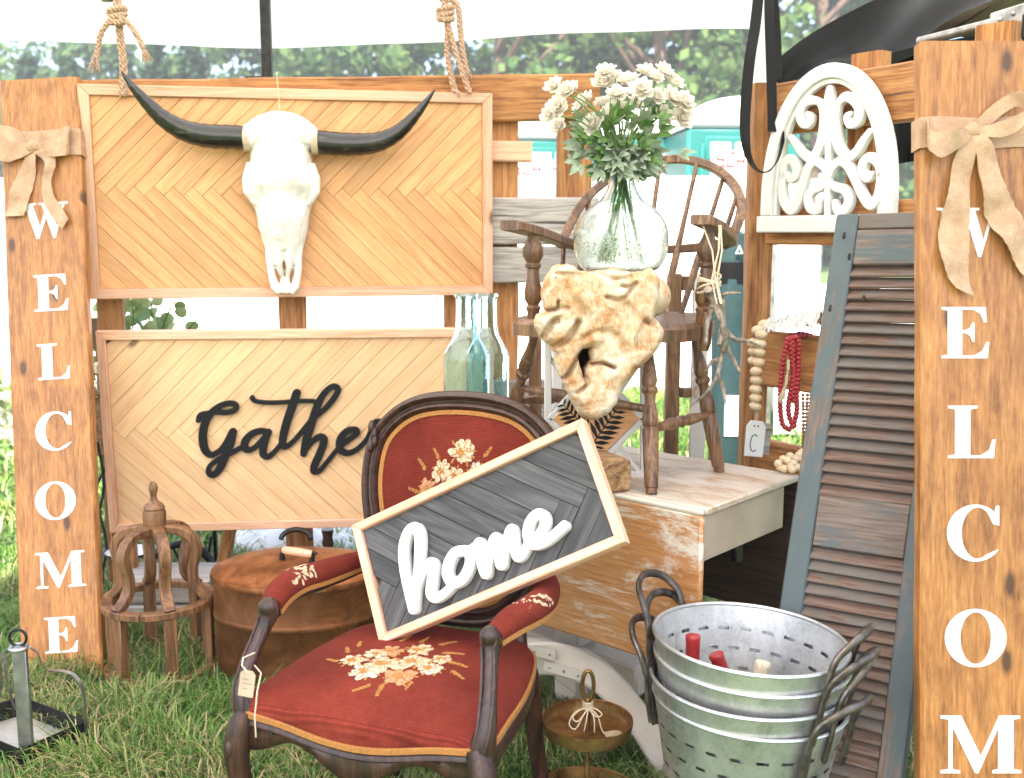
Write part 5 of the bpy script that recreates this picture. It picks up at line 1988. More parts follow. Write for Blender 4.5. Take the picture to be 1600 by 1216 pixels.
hoop = [P(876, 385, 2.94), P(890, 352, 2.98), P(912, 316, 3.03), (P(948, 283, 3.08)), P(1000, 259, 3.12), P(1055, 249, 3.12), P(1105, 258, 3.08), P(1142, 284, 3.0), P(1158, 318, 2.93), P(1152, 352, 2.86), P(1132, 384, 2.82)]
hoop = [V(q) for q in spline([tuple(q) for q in hoop], 6)]
mb = MB()
mb.bar(hoop, .024, .024, (0, -1, .1))
ob('hoop', mb, m_windsor, wc)
SP = [(0, .0065), (.35, .007), (.55, .009), (.62, .0115), (.66, .010), (.67, .0115), (.80, .010), (1, .007)]
for tx, ty, ty_Y, bx_, by_, bY in ((1031, 256, 3.12, 1000, 470, 2.98), (1089, 256, 3.09, 1036, 488, 2.94), (1131, 274, 3.03, 1064, 492, 2.88), (1153, 300, 2.96, 1092, 485, 2.80), (921, 306, 3.04, 900, 480, 2.94), (972, 270, 3.10, 948, 478, 2.98), (881, 380, 2.95, 876, 482, 2.86)):
    mb = MB()
    a, b = P(tx, ty, ty_Y), P(bx_, by_, bY)
    b.z = WZ - .005
    mb.turned(a, b, SP, 10)
    ob('spindle', mb, m_windsor, wc)

# ------------------------------------------------------------------ teak root
RY_ = 2.44
rs = .263 * RY_ / FPX
oc = [(165, 140), (210, 125), (280, 130), (330, 165), (420, 165), (520, 150), (580, 160), (640, 172), (700, 165), (740, 152), (785, 190), (800, 240), (795, 300), (790, 360), (772, 440), (800, 470), (828, 520), (815, 580), (770, 660), (700, 725), (640, 790), (598, 840), (560, 920), (515, 1000), (462, 1034), (410, 1050), (352, 1046), (315, 1010), (270, 940), (230, 850), (190, 760), (172, 690), (188, 655), (150, 630), (138, 600), (100, 580), (65, 520), (52, 460), (70, 420), (122, 405), (108, 380), (92, 320), (100, 240), (130, 180)]
oc = np.array(spline(oc, 4, True))
oc = oc + np.array([[7 * noise.noise(V((p[0] * .03, p[1] * .03, 1))) + 4 * noise.noise(V((p[0] * .09, p[1] * .09, 5))), 7 * noise.noise(V((p[0] * .03, p[1] * .03, 9))) + 4 * noise.noise(V((p[0] * .09, p[1] * .09, 3)))] for p in oc])
cxr, cyr = 440, 590
loc = lambda a: np.stack([(a[:, 0] - cxr) * rs, (cyr - a[:, 1]) * rs], 1)
poly = loc(oc)
def seg_d(X, Y, pl, closed=True):
    D = np.full(X.shape, 1e9)
    m = len(pl)
    for i in range(m if closed else m - 1):
        a, b = pl[i], pl[(i + 1) % m]
        ab = b - a
        t_ = np.clip(((X - a[0]) * ab[0] + (Y - a[1]) * ab[1]) / max(ab @ ab, 1e-12), 0, 1)
        D = np.minimum(D, np.hypot(X - a[0] - t_ * ab[0], Y - a[1] - t_ * ab[1]))
    return D
def inside(X, Y, pl):
    r = np.zeros(X.shape, bool)
    m = len(pl)
    for i in range(m):
        a, b = pl[i], pl[(i + 1) % m]
        c_ = ((a[1] > Y) != (b[1] > Y)) & (X < (b[0] - a[0]) * (Y - a[1]) / (b[1] - a[1] + 1e-12) + a[0])
        r ^= c_
    return r
cell = .0026
xs = np.arange(poly[:, 0].min() - .008, poly[:, 0].max() + .01, cell)
ys = np.arange(poly[:, 1].min() - .008, poly[:, 1].max() + .01, cell)
X, Y = np.meshgrid(xs, ys)
D = seg_d(X, Y, poly) * np.where(inside(X, Y, poly), -1, 1)
hole = loc(np.array([(384, 618), (345, 632), (318, 672), (322, 718), (346, 788), (350, 742), (386, 692), (374, 645)], float))
Dh = seg_d(X, Y, hole) * np.where(inside(X, Y, hole), -1, 1)
D = np.maximum(D, -Dh)
th = .050 * np.clip(1 - (1 - np.clip(-D / .026, 0, 1)) ** 2.4, 0, 1) ** .6
def groove(pts, w_, dp):
    global th
    q = loc(np.array(spline(pts, 6)))
    th = th - 1.5 * dp * np.exp(-(seg_d(X, Y, q, False) / (w_ * .8)) ** 2)
groove([(340, 640), (290, 700), (230, 800)], .006, .030)
groove([(350, 790), (360, 830), (300, 880)], .005, .018)
groove([(395, 715), (450, 708), (520, 735)], .0045, .030)
groove([(95, 575), (112, 540), (130, 505), (150, 470), (176, 452)], .009, .022)
groove([(145, 625), (190, 600), (238, 570), (280, 515), (302, 468)], .009, .024)
groove([(130, 392), (165, 398), (205, 380), (240, 385)], .006, .010)
groove([(185, 345), (180, 380), (140, 395)], .004, .02)
groove([(470, 320), (560, 330), (640, 240), (600, 260), (560, 255)], .005, .014)
groove([(700, 460), (740, 480), (770, 455)], .007, .022)
groove([(340, 560), (420, 520), (520, 540), (580, 640)], .010, .008)
groove([(180, 180), (330, 190), (420, 175), (520, 215), (620, 200)], .006, .012)
groove([(560, 300), (660, 420), (620, 560), (640, 700)], .012, -.008)
groove([(300, 300), (400, 420), (420, 560)], .016, -.008)
nz = np.array([[noise.fractal(V((x * 22, y * 22, 3)), 1, 2, 4) for x in xs] for y in ys])
nz2 = np.array([[noise.noise(V((x * 9 + nz_ * .0, y * 5, 7))) for x, nz_ in zip(xs, nz[0])] for y in ys])
nz3 = np.array([[noise.noise(V((x * 60 + y * 20, y * 14 - x * 8, 2))) for x in xs] for y in ys])
th = np.where(D < -.001, th + .0042 * nz + .0035 * nz2 + .0045 * np.abs(nz3), th)
th = np.maximum(th, .001)
gy, gx = np.gradient(D, cell)
ins_ = D < 0
use = np.zeros_like(ins_)
quads = []
H_, W_ = D.shape
full = ins_[:-1, :-1] | ins_[1:, :-1] | ins_[:-1, 1:] | ins_[1:, 1:]
Xp = np.where(D > 0, X - gx * D, X)
Yp = np.where(D > 0, Y - gy * D, Y)
th = np.where(D > 0, .0, th)
idx = {}
vs, fs = [], []
def vid(i, j, s_):
    k = (i, j, s_ if D[i, j] <= 0 else 0)
    if k not in idx:
        idx[k] = len(vs)
        vs.append((Xp[i, j], Yp[i, j], th[i, j] if s_ == 0 else -min(th[i, j], .035)))
    return idx[k]
for i, j in zip(*np.nonzero(full)):
    fs.append((vid(i, j, 0), vid(i, j + 1, 0), vid(i + 1, j + 1, 0), vid(i + 1, j, 0)))
    fs.append((vid(i + 1, j, 1), vid(i + 1, j + 1, 1), vid(i, j + 1, 1), vid(i, j, 1)))
me = bpy.data.meshes.new('root_slab')
me.from_pydata([tuple(map(float, q)) for q in vs], [], fs)
me.validate()
me.polygons.foreach_set('use_smooth', [True] * len(me.polygons))
# deep hollow behind the hole
hv_, hf_ = [], []
hp = spline([tuple(q) for q in hole], 3, True)
hc = (sum(p[0] for p in hp) / len(hp), sum(p[1] for p in hp) / len(hp))
for s_, z in ((1.05, .012), (1.15, -.02), (1.0, -.07), (.6, -.11), (.05, -.12)):
    for p in hp:
        hv_.append((hc[0] + (p[0] - hc[0]) * s_, hc[1] + (p[1] - hc[1]) * s_, z))
nh = len(hp)
for i in range(4):
    for k in range(nh):
        hf_.append((i * nh + k, i * nh + (k + 1) % nh, (i + 1) * nh + (k + 1) % nh, (i + 1) * nh + k))
rc = P(820 + cxr * .263, 380 + cyr * .263, RY_)
RMx = frame(rc, V((1, .06, 0)), V((.06, -1, .05)))
t = thing('teak_root', 'big pale teak root slab with a hole, propped on the turned chair under the vase', 'driftwood', M=RMx)
ob('root_slab', me, m_root, t, RMx)
mb = MB()
mb.add(hv_, hf_)
ob('hollow', mb, plain('root_hollow_brown', (.10, .045, .02), .9, var=.3, bump=.6), t, RMx)  # pocket coloured a darker brown than the slab
mb = MB()
for px, z, Y_, r in ((890, 1.215, 2.56, .055), (930, 1.215, 2.60, .06), (975, 1.215, 2.62, .06), (1015, 1.215, 2.56, .055), (950, 1.21, 2.52, .06), (990, 1.21, 2.52, .06), (910, 1.215, 2.66, .055), (960, 1.215, 2.70, .055), (1000, 1.215, 2.68, .055)):
    q = P(px, 440, Y_)
    mb.ball((q.x, Y_, z), r, 12, 8, (1, 1, .95))
ob('root_base', remesh(mb, .007, 4, 'root_base'), m_root, t)

# ------------------------------------------------------------------ glass vase and bouquet
VY = 2.63
vc = P(969, 452, VY)
pz = VY / FPX
VZ0 = 1.268
vprof = [(18.5, 272), (18, 285), (18.5, 300), (20, 318), (25, 333), (34, 346), (50, 358), (64, 372), (72, 390), (73.5, 405), (72, 425), (64, 444), (50, 455), (20, 458)]
zb = P(969, 458, VY).z
def vz(y):
    return VZ0 + (458 - y) * pz
outer = [(h * pz, vz(y)) for h, y in spline(vprof, 3)]
inner = [(max(.002, r - .0050), z + .0035 if z < VZ0 + .01 else z) for r, z in outer]
mb = MB()
prof = [(outer[0][0] + .004, outer[0][1] + .001)] + outer + [(.003, VZ0)]
N = 40
mb.lathe([(.004, VZ0)] + outer[::-1] + [(outer[0][0] + .004, outer[0][1] + .003), (outer[0][0] + .001, outer[0][1] + .006)] + inner + [(.004, VZ0 + .004)], N, T(vc.x, VY, 0))
t = thing('glass_vase', 'clear embossed glass vase with bulbous body standing on the teak root', 'vase', (vc.x, VY, VZ0))
ob('vase_body', mb, m_glass, t)
def flower_mesh(seed):
    rg = random.Random(seed)
    mb = MB()
    for ring, (n_, tilt, L, wd) in enumerate(((9, 12, .027, .021), (8, 32, .024, .018), (7, 52, .019, .015), (6, 70, .014, .011))):
        for k in range(n_):
            a = 2 * math.pi * (k + .5 * (ring % 2)) / n_ + rg.uniform(-.2, .2)
            tl = R(tilt + rg.uniform(-9, 9))
            Lk = L * rg.uniform(.88, 1.1)
            vs = []
            for i in range(4):
                f = i / 3
                for j in (-1, -.5, 0, .5, 1):
                    w_ = wd * .5 * math.sin(math.pi * (.18 + .62 * f)) * (1 - .12 * (f == 1))
                    x = Lk * f
                    y = j * w_
                    cup = .35 * (y * y) / (wd * .5) + .25 * Lk * f * f - (.004 * (abs(j) if f == 1 else 0))
                    xx = x * math.cos(tl) - cup * math.sin(tl)
                    zz = x * math.sin(tl) + cup * math.cos(tl)
                    xx -= .004 * (abs(j) == 1) * (f == 1)
                    vs.append((.0015 + xx, y + .0008 * rg.uniform(-1, 1), zz + ring * .0012))
            fs = [(i * 5 + j, i * 5 + j + 1, i * 5 + 6 + j, i * 5 + 5 + j) for i in range(3) for j in range(4)]
            mb.add(vs, fs, RZ(a))
    mb.ang = 80
    return mb.mesh('flower')
FM_ = [flower_mesh(s) for s in (1, 2, 3)]
for q in FM_:
    q.materials.append(m_petal)
mb = MB()
mb.ball((0, 0, .006), .0042, 8, 5, (1, 1, .8))
MIDM = mb.mesh('flower_middle')
MIDM.materials.append(m_petal_mid)
bq = thing('flower_bouquet', 'bouquet of cream ranunculus with silvery green leaves in the glass vase', 'flowers', (vc.x, VY, VZ0 + .01))
FL = [(500, 360), (600, 400), (540, 510), (470, 565), (545, 650), (880, 262), (868, 350), (960, 425), (1042, 332), (1132, 392), (1175, 268), (1295, 262), (1370, 335), (1240, 440), (1355, 450), (1440, 480), (960, 560), (1085, 490), (860, 490), (795, 640), (1285, 575), (1425, 592), (735, 490), (640, 375), (945, 285), (1240, 300), (690, 520)]
neck = V((vc.x, VY, vz(285)))
for i, (zx, zy) in enumerate(FL):
    px, py = 760 + zx * .2125, 60 + zy * .2125
    Yf = VY + random.uniform(-.09, .07)
    c_ = P(px, py, Yf)
    out = (c_ - (neck + V((0, 0, .08))))
    nrm = (out.normalized() * .8 + V((0, -.85, .35)) + V((random.uniform(-.3, .3), 0, random.uniform(-.25, .25)))).normalized()
    s_ = random.uniform(.92, 1.3) * (1.12 if i in (16, 20, 14) else 1)
    if i in (3, 23, 24, 25, 26):
        s_ *= .72
    M = frame(c_, nrm.orthogonal(), nrm) @ Matrix.Diagonal((s_, s_, s_, 1))
    f_ = ob('flower', FM_[i % 3], None, bq, M)
    ob('flower_middle', MIDM, None, f_, M)
    a = c_ - nrm * .004
    top = neck + V((random.uniform(-.014, .014), random.uniform(-.014, .014), 0))
    mid = a.lerp(top, .45) + V((0, 0, .03))
    ang = random.uniform(0, 6.28)
    bot = V((vc.x + .055 * math.cos(ang), VY + .055 * math.sin(ang), VZ0 + .03))
    L = [V(q) for q in spline([tuple(a), tuple(mid), tuple(top), tuple(top.lerp(bot, .3) - V((0, 0, .02))), tuple(bot)], 4)]
    mb = MB()
    mb.tube(L, [.0018] * len(L), 5)
    ob('stem', mb, m_stem, bq)
def leaf_mesh(seed):
    """lobed buttercup leaf, about 4 cm"""
    rg = random.Random(seed)
    mb = MB()
    for an, L, wd in ((0, .042, .017), (38, .034, .015), (-38, .034, .015), (72, .022, .012), (-72, .022, .012)):
        a = R(an + rg.uniform(-8, 8))
        vs = []
        for i in range(5):
            f = i / 4
            w_ = wd * .5 * math.sin(math.pi * min(1, .12 + .86 * f) ** 1.1)
            x = L * f
            z = -.25 * L * f * f
            vs += [(x, -w_, z + .25 * w_), (x, 0, z), (x, w_, z + .25 * w_)]
        fs = []
        for i in range(4):
            for j in range(2):
                fs.append((i * 3 + j, i * 3 + j + 1, i * 3 + j + 4, i * 3 + j + 3))
        mb.add(vs, fs, RZ(a))
    mb.ang = 60
    return mb.mesh('leaf')
LM_ = []
for s in (1, 2, 3, 4):
    q = leaf_mesh(s)
    q.materials.append(m_leafgrey if s < 3 else m_leafgreen)
    LM_.append(q)
for i in range(170):
    r_ = random.random()
    if i < 105:
        px, py = random.gauss(972, 34), random.uniform(226, 276)
        px = 970 + (px - 970) * (1.25 if py < 255 else .8)
    elif i < 124:
        px, py = random.uniform(895, 940), random.uniform(205, 252)
    else:
        px, py = random.uniform(895, 1050), random.uniform(168, 235)
    Yf = VY + random.uniform(-.085, .06)
    c_ = P(px, py, Yf)
    d = (c_ - neck + V((0, 0, -.02)) + V((random.uniform(-.05, .05), -.05, random.uniform(-.03, .03)))).normalized()
    nn = V((random.uniform(-.6, .6), -1, random.uniform(-.1, .9))).normalized()
    s_ = random.uniform(.65, 1.15)
    lm = LM_[random.choice((0, 1)) if (py > 228 and random.random() < .75) else random.choice((2, 3, 1))]
    ob('leaf', lm, None, bq, frame(c_ - d * .02, d, nn) @ Matrix.Diagonal((s_, s_, s_, 1)))

# ------------------------------------------------------------------ two blue bottles on the table
def bottle(px, Y, hw, lab):
    c_ = P(px, 600, Y)
    k = Y / FPX
    zt = P(px, 459, Y).z
    ztop = zt - TZ
    pr = [(hw * .98, 0), (hw, .01), (hw, .10), (hw, P(px, 566, Y).z - TZ), (hw * .93, P(px, 550, Y).z - TZ), (hw * .66, P(px, 533, Y).z - TZ), (hw * .50, P(px, 520, Y).z - TZ), (hw * .44, P(px, 500, Y).z - TZ), (hw * .43, ztop - .02), (hw * .5, ztop - .008), (hw * .5, ztop)]
    o_ = [(r * k, z) for r, z in pr]
    o_ = [o_[0]] + spline(o_[1:], 3)
    inn_ = [(max(.003, r - .004), max(z, .006)) for r, z in o_]
    mb = MB()
    mb.lathe([(.003, 0)] + o_ + inn_[::-1] + [(.003, .006)], 32, T(c_.x, Y, TZ + .0005))
    t = thing('glass_bottle', lab, 'bottle', (c_.x, Y, TZ), group='pale blue glass bottles')
    ob('bottle_body', mb, m_blueglass, t)
bottle(729, 2.94, 36.5, 'pale blue glass bottle in front, standing clear of the other one')
bottle(762, 3.05, 34, 'pale blue glass bottle half hidden behind its twin')

# ------------------------------------------------------------------ antlers tied to the chair arm
t = thing('antler_bundle', 'grey antler branches hanging by twine from the chair arm', 'antlers', P(1120, 500, 2.57))
AY = 2.56
for L, r0, r1 in (([(1106, 452), (1116, 472), (1127, 500), (1133, 530), (1127, 560), (1119, 590), (1102, 615), (1078, 636)], .0085, .002),
                  ([(1128, 512), (1148, 530), (1168, 533), (1188, 541)], .0065, .0018), ([(1131, 535), (1146, 562), (1156, 582)], .0065, .0018),
                  ([(1127, 562), (1112, 566), (1103, 580)], .006, .0025), ([(1121, 588), (1130, 606), (1133, 630)], .0065, .0018),
                  ([(1120, 470), (1134, 459), (1157, 458)], .005, .0018), ([(1114, 478), (1105, 508), (1103, 538)], .0065, .003), ([(1127, 470), (1129, 500), (1124, 540)], .007, .005)):
    sp = spline([(x, y) for x, y in L], 5)
    m = len(sp)
    mb = MB()
    mb.tube([P(x, y, AY + .015 * math.sin(i * .4) - .02 * (i / m)) for i, (x, y) in enumerate(sp)], [1.3 * (r0 + (r1 - r0) * i / (m - 1)) * (1 + .15 * noise.noise(V((i * .9, x * .1, 0)))) for i, (x, y) in enumerate(sp)], 8)
    ob('antler', mb, m_twig, t)
mb = MB()
for k in range(6):
    c_ = P(1108, 440, 2.60)
    mb.tube([c_ + V((.028 * math.cos(a), .03 * math.sin(a), .004 * (k - 3) * 1.5 + .01 * math.cos(a + k))) for a in [2 * math.pi * q / 14 for q in range(14)]], .0028, 6, closed=True)
for x0, x1 in ((1124, 1112), (1098, 1118), (1126, 1120)):
    mb.tube([P(x0, 352, 2.60), P((x0 + x1) / 2 + 5, 392, 2.57), P(x1, 438, 2.57), P(x1 + 8, 475, 2.55)], .0024, 5)
ob('twine', mb, m_cord, t)
# ------------------------------------------------------------------ nested olive buckets
BX, BY, BZ = P(1172, 992, 2.10).x, 2.10, .530
m_handle = plain('bucket_handle', (.13, .105, .09), .38, metal=.8, var=.3, nscale=40, bump=.2)
BH = .385
def br(z):
    return .128 + (.2005 - .128) * z / BH
NSEG = 144
def bucket_mesh():
    rows = [0, .012, .03]
    slots = []
    for k in range(7):
        z = BH - .054 - .0435 * k
        slots.append((z - .0036, z + .0036))
    for a, b in slots[::-1]:
        rows += [a, b]
    rows += [BH - .03, BH - .012, BH]
    vs, fs = [], []
    for z in rows:
        for k in range(NSEG):
            a = 2 * math.pi * k / NSEG
            r = br(z)
            vs.append((r * math.cos(a), r * math.sin(a), z))
    ks = {}
    for i in range(len(rows) - 1):
        z = (rows[i] + rows[i + 1]) / 2
        si = next((q for q, (a, b) in enumerate(slots) if a < z < b), None)
        for k in range(NSEG):
            if si is not None and (k + 3 * (si % 2)) % 6 < 3:
                continue
            k2 = (k + 1) % NSEG
            fs.append((i * NSEG + k, i * NSEG + k2, (i + 1) * NSEG + k2, (i + 1) * NSEG + k))
    fs.append(tuple(range(NSEG - 1, -1, -1)))
    mb = MB()
    mb.add(vs, fs)
    mb.ang = 50
    # seam
    mb.bar([((br(z) - .001) * math.cos(2.3), (br(z) - .001) * math.sin(2.3), z) for z in (.01, .2, BH - .01)], .008, .003, (math.cos(2.3), math.sin(2.3), 0))
    return mb.mesh('bucket_body')
bm_ = bucket_mesh()
bm_.materials.append(m_galv)
mb = MB()
mb.tube([(br(BH) * math.cos(a), br(BH) * math.sin(a), BH) for a in [2 * math.pi * k / 64 for k in range(64)]], .0042, 8, closed=True)
rim_me = mb.mesh('rim')
rim_me.materials.append(m_galv)
def handle_mesh(sgn, lean):
    mb = MB()
    half = R(24)
    pts = []
    r0 = br(BH) + .008
    for a, z, dr in ((-half, BH - .105, -.013), (-half, BH - .05, -.003), (-half * .97, BH, .004), (-half * .88, BH + .035, lean * .35), (-half * .55, BH + .066, lean * .8), (0, BH + .078, lean), (half * .55, BH + .066, lean * .8), (half * .88, BH + .035, lean * .35), (half * .97, BH, .004), (half, BH - .05, -.003), (half, BH - .105, -.013)):
        pts.append(((r0 + dr) * math.cos(a), (r0 + dr) * math.sin(a), z))
    sp = spline(pts, 5)
    m = len(sp)
    rr = []
    for i in range(m):
        f = abs(i / (m - 1) - .5) * 2
        rr.append(.0092 if f < .6 else .0092 + .004 * min(1, (f - .6) / .2))
    mb.tube(sp, rr, 10, flat=[.75 if r < .0094 else .45 for r in rr], up=(1, 0, .01))
    return mb.mesh('handle')
hm = [handle_mesh(1, .030), handle_mesh(1, .045)]
for q in hm:
    q.materials.append(m_handle)
mb = MB()
mb.ball((0, 0, 0), .0055, 8, 5)
riv = mb.mesh('rivet')
riv.materials.append(m_steel)
labs = ['top galvanised slotted bucket of the nested stack, with bottle necks inside', 'second galvanised bucket down in the nested stack', 'third galvanised bucket down, just above the lowest of the stack', 'lowest galvanised bucket of the stack, its slotted wall fully showing']
for k in range(4):
    z0 = BZ - .0435 * k - BH
    M = T(BX + (.0, .004, -.004, .003)[k], BY + (.0, .004, -.003, .0)[k], z0 + BH) @ RY(R((3.2, 2.5, 2.0, 2.6)[k])) @ T(0, 0, -BH) @ RZ(0)
    t = thing('olive_bucket', labs[k], 'bucket', M=M, group='nested galvanised buckets')
    ob('bucket_body', bm_, None, t, M @ RZ(R(7.5 * k)))
    ob('rim', rim_me, None, t, M)
    for s_ in (0, 1):
        HMx = M @ RZ(R(-34 + 180 * s_ + (0, -4, 9, -12)[k]))
        h_ = ob('handle', hm[(k + s_) % 2], None, t, HMx)
        for sd in (-1, 1):
            a = sd * R(24)
            ob('rivet', riv, None, h_, HMx @ T((br(BH) + .0005) * math.cos(a), (br(BH) + .0005) * math.sin(a), BH - .085))
def wine(px, py, Y, ang, foil, lab):
    top = P(px, py, Y)
    M = T(*top) @ RY(R(ang)) @ RX(R(-6))
    t = thing('wine_bottle', lab, 'bottle', M=M, group='bottles lying in the top bucket')
    mb = MB()
    mb.lathe([(.0135, -.070), (.0150, -.06), (.0155, -.012), (.0162, -.010), (.0162, -.002), (.0145, 0), (.003, .0005)], 16)
    ob('foil', mb, foil, t, M)
    mb = MB()
    mb.lathe([(.034, -.30), (.036, -.29), (.036, -.15), (.030, -.11), (.014, -.085), (.0132, -.0705)], 20)
    ob('bottle_body', mb, plain('dark_bottle_glass', (.012, .02, .010), .1), t, M)
wine(1083, 992, 2.13, 1, m_foil, 'wine bottle with upright red neck in the top bucket')
wine(1118, 1021, 2.10, -22, m_foil, 'wine bottle with red neck tilted over in the top bucket')
wine(1193, 1034, 2.08, 12, m_cord, 'bottle with tan capped neck in the top bucket')

# ------------------------------------------------------------------ two tier brass tray stand
q = P(918, 1130, 2.27)
SX, SYY = q.x, 2.27
t = thing('tray_stand', 'two tier round brass tray stand with ring handle and twine bow on the grass', 'tray stand', (SX, SYY, 0))
def tray(z, r):
    mb = MB()
    mb.lathe([(.004, z), (r * .95, z), (r * .985, z + .004), (r, z + .026), (r + .003, z + .027), (r + .003, z + .020), (r * .99, z - .003), (r * .95, z - .006), (.004, z - .006)], 48, T(SX, SYY, 0))
    ob('tray', mb, m_brass, t)
tray(.240, .101)
tray(.055, .124)
mb = MB()
mb.lathe([(.010, 0), (.010, .01), (.0065, .02), (.0065, .12), (.008, .13), (.0065, .14), (.0065, .30), (.009, .31), (.006, .318)], 12, T(SX, SYY, 0))
mb.lathe([(.05, 0), (.05, .006), (.01, .012)], 20, T(SX, SYY, 0))
ob('stem', mb, m_brass, t)
mb = MB()
mb.tube([(SX + .013 * math.cos(a), SYY, .346 + .036 * math.sin(a)) for a in [2 * math.pi * k / 22 for k in range(22)]], .0048, 8, closed=True)
ob('ring_handle', mb, m_brass, t)
t = thing('twine_bow', 'twine bow with small paper tag tied round the brass tray stem', 'twine', (SX, SYY, .29))
mb = MB()
for k in range(4):
    mb.tube([(SX + .011 * math.cos(a), SYY + .011 * math.sin(a), .292 + k * .005) for a in [2 * math.pi * j / 10 for j in range(10)]], .0022, 5, closed=True)
f0 = V((SX, SYY - .013, .298))
for L in ([(0, 0, 0), (-.03, -.012, -.004), (-.044, -.02, -.028), (-.03, -.022, -.040), (-.012, -.01, -.014), (0, 0, 0)],
          [(0, 0, 0), (-.02, -.014, .002), (-.036, -.022, -.012), (-.024, -.02, -.022), (0, 0, 0)],
          [(0, 0, 0), (.016, -.012, .004), (.03, -.018, -.006), (.018, -.014, -.014), (0, 0, 0)],
          [(0, 0, 0), (-.004, -.012, -.02), (-.010, -.014, -.05)], [(0, 0, 0), (.012, -.012, -.016), (.014, -.014, -.052)], [(0, 0, 0), (.02, -.01, -.012), (.03, -.01, -.045), (.035, -.02, -.050)]):
    mb.tube([f0 + V(q) for q in spline(L, 6)], .0017, 5)
tw = ob('bow', mb, m_cord, t)
mb = MB()
mb.prism([(-.018, -.012), (.014, -.012), (.022, -.005), (.022, .005), (.014, .012), (-.018, .012)], 0, .0012, T(SX + .052, SYY - .04, .249) @ RZ(R(18)))
ob('paper_tag', mb, m_paper, t)

# ------------------------------------------------------------------ copper wash boiler
CXb, CYb = -.672, 3.17
t = thing('copper_boiler', 'rusty copper wash boiler with lid and wooden grip behind the red armchair', 'boiler', (CXb, CYb, 0))
CMx = T(CXb, CYb, 0)
a_, b_ = .262, .215
mb = MB()
mb.lathe([(.96, 0), (.975, .012), (.985, .05), (.99, .190), (.998, .194), (1.012, .203), (.998, .212), (.99, .216), (.995, .310), (1.0, .318)], 56, CMx, a_, b_)
for i in range(len(mb.v)):
    q = mb.v[i]
    mb.v[i] += V((.004 * noise.noise(q * 7), .004 * noise.noise(q * 6 + V((9, 0, 0))), 0))
ob('boiler_body', mb, m_copper, t)
mb = MB()
mb.lathe([(1.0, .316), (1.022, .318), (1.026, .326), (1.018, .334), (.97, .337), (.6, .352), (.3, .357), (.02, .357)], 56, CMx, a_, b_)
for i in range(len(mb.v)):
    q = mb.v[i]
    mb.v[i] += V((0, 0, .005 * noise.noise(q * 6)))
lid = ob('lid', mb, m_copper, t)
h0, h1 = P(441, 872, CYb), P(488, 886, CYb - .04)
for q in (h0, h1):
    mb = MB()
    mb.tube([V((q.x, q.y, .35)), V((q.x, q.y, .375)), V((q.x + .006, q.y, .392)), V((q.x + .018, q.y, .388))], [.011, .008, .008, .004], 8)
    ob('handle_bracket', mb, m_iron, lid)
mb = MB()
mb.turned(V((h0.x + .004, h0.y, .388)), V((h1.x + .002, h1.y, .386)), [(0, .010), (.08, .0125), (.5, .0135), (.92, .0125), (1, .010)], 12)
ob('grip', mb, m_trim, lid)
mb = MB()
mb.tube([V((CXb - .05 + .05 * math.cos(a), CYb + b_ + .01 + .02 * math.sin(a), .355 + .028 * math.sin(a))) for a in [math.pi * k / 10 for k in range(11)]], .009, 8)
ob('far_handle', mb, m_iron, t)

# ------------------------------------------------------------------ wooden dome lantern
LC = G(254, 1050)
t = thing('dome_lantern', 'brown wooden domed lantern frame with turned finial beside the lettered board', 'lantern', LC)
LMx = T(LC.x, LC.y, 0)
rib = spline([(.160, .245), (.128, .272), (.112, .300), (.111, .340), (.122, .378), (.126, .408), (.112, .440), (.080, .460), (.028, .466)], 4)
for k in range(6):
    ang = R(-90 + 30 + 60 * k)
    u = V((math.cos(ang), math.sin(ang), 0))
    mb = MB()
    pts = [u * r + V((0, 0, z)) for r, z in rib]
    tan = u.cross(V((0, 0, 1)))
    mb.bar(pts, .026, .034, tuple(tan), LMx)
    ob('rib', mb, m_lantern, t)
    mb = MB()
    mb.box((0, 0, .125), (.030, .036, .235), LMx @ T(u.x * .150, u.y * .150, 0) @ RZ(ang), .003)
    ob('slat', mb, m_lantern, t)
for z in (.238, .024):
    for k in range(6):
        mb = MB()
        pts = [(.154 * math.cos(a), .154 * math.sin(a), z) for a in [R(-90 + 60 * k + 59.4 * j / 8) for j in range(9)]]
        mb.bar(pts, .034, .022, (0, 0, 1), LMx)
        ob('ring_segment', mb, m_lantern, t)
mb = MB()
mb.lathe([(.030, .458), (.034, .470), (.0345, .520), (.031, .527), (.033, .532), (.027, .543), (.015, .552), (.0095, .562), (.0095, .574), (.0135, .586), (.0145, .597), (.010, .609), (.003, .615)], 20, LMx)
ob('finial', mb, m_lantern, t)

# ------------------------------------------------------------------ metal tray with ring handle, bottom left
pb = G(42, 1207)
t = thing('metal_caddy', 'steel tray caddy with upright bar, ring and curved straps in the grass', 'tray', pb)
cor = [G(36, 1128), G(138, 1168), G(34, 1214), G(-80, 1165)]
for i in range(4):
    a, b = cor[i], cor[(i + 1) % 4]
    mb = MB()
    mb.bar([a + V((0, 0, .045)), b + V((0, 0, .045))], .003, .062, (0, 0, 1))
    ob('tray_side', mb, m_iron, t)
mb = MB()
mb.add([c_ + V((0, 0, .022)) for c_ in cor] + [c_ + V((0, 0, .017)) for c_ in cor], [(3, 2, 1, 0), (4, 5, 6, 7), (0, 1, 5, 4), (1, 2, 6, 5), (2, 3, 7, 6), (3, 0, 4, 7)])
ob('tray_bottom', mb, plain('pale_tin', (.50, .46, .42), .45, metal=.4), t)
zt = P(31, 1013, pb.y).z
mb = MB()
mb.box((pb.x, pb.y + .008, zt / 2), (.036, .014, zt), ch=.002)
ob('upright_bar', mb, m_steel, t)
mb = MB()
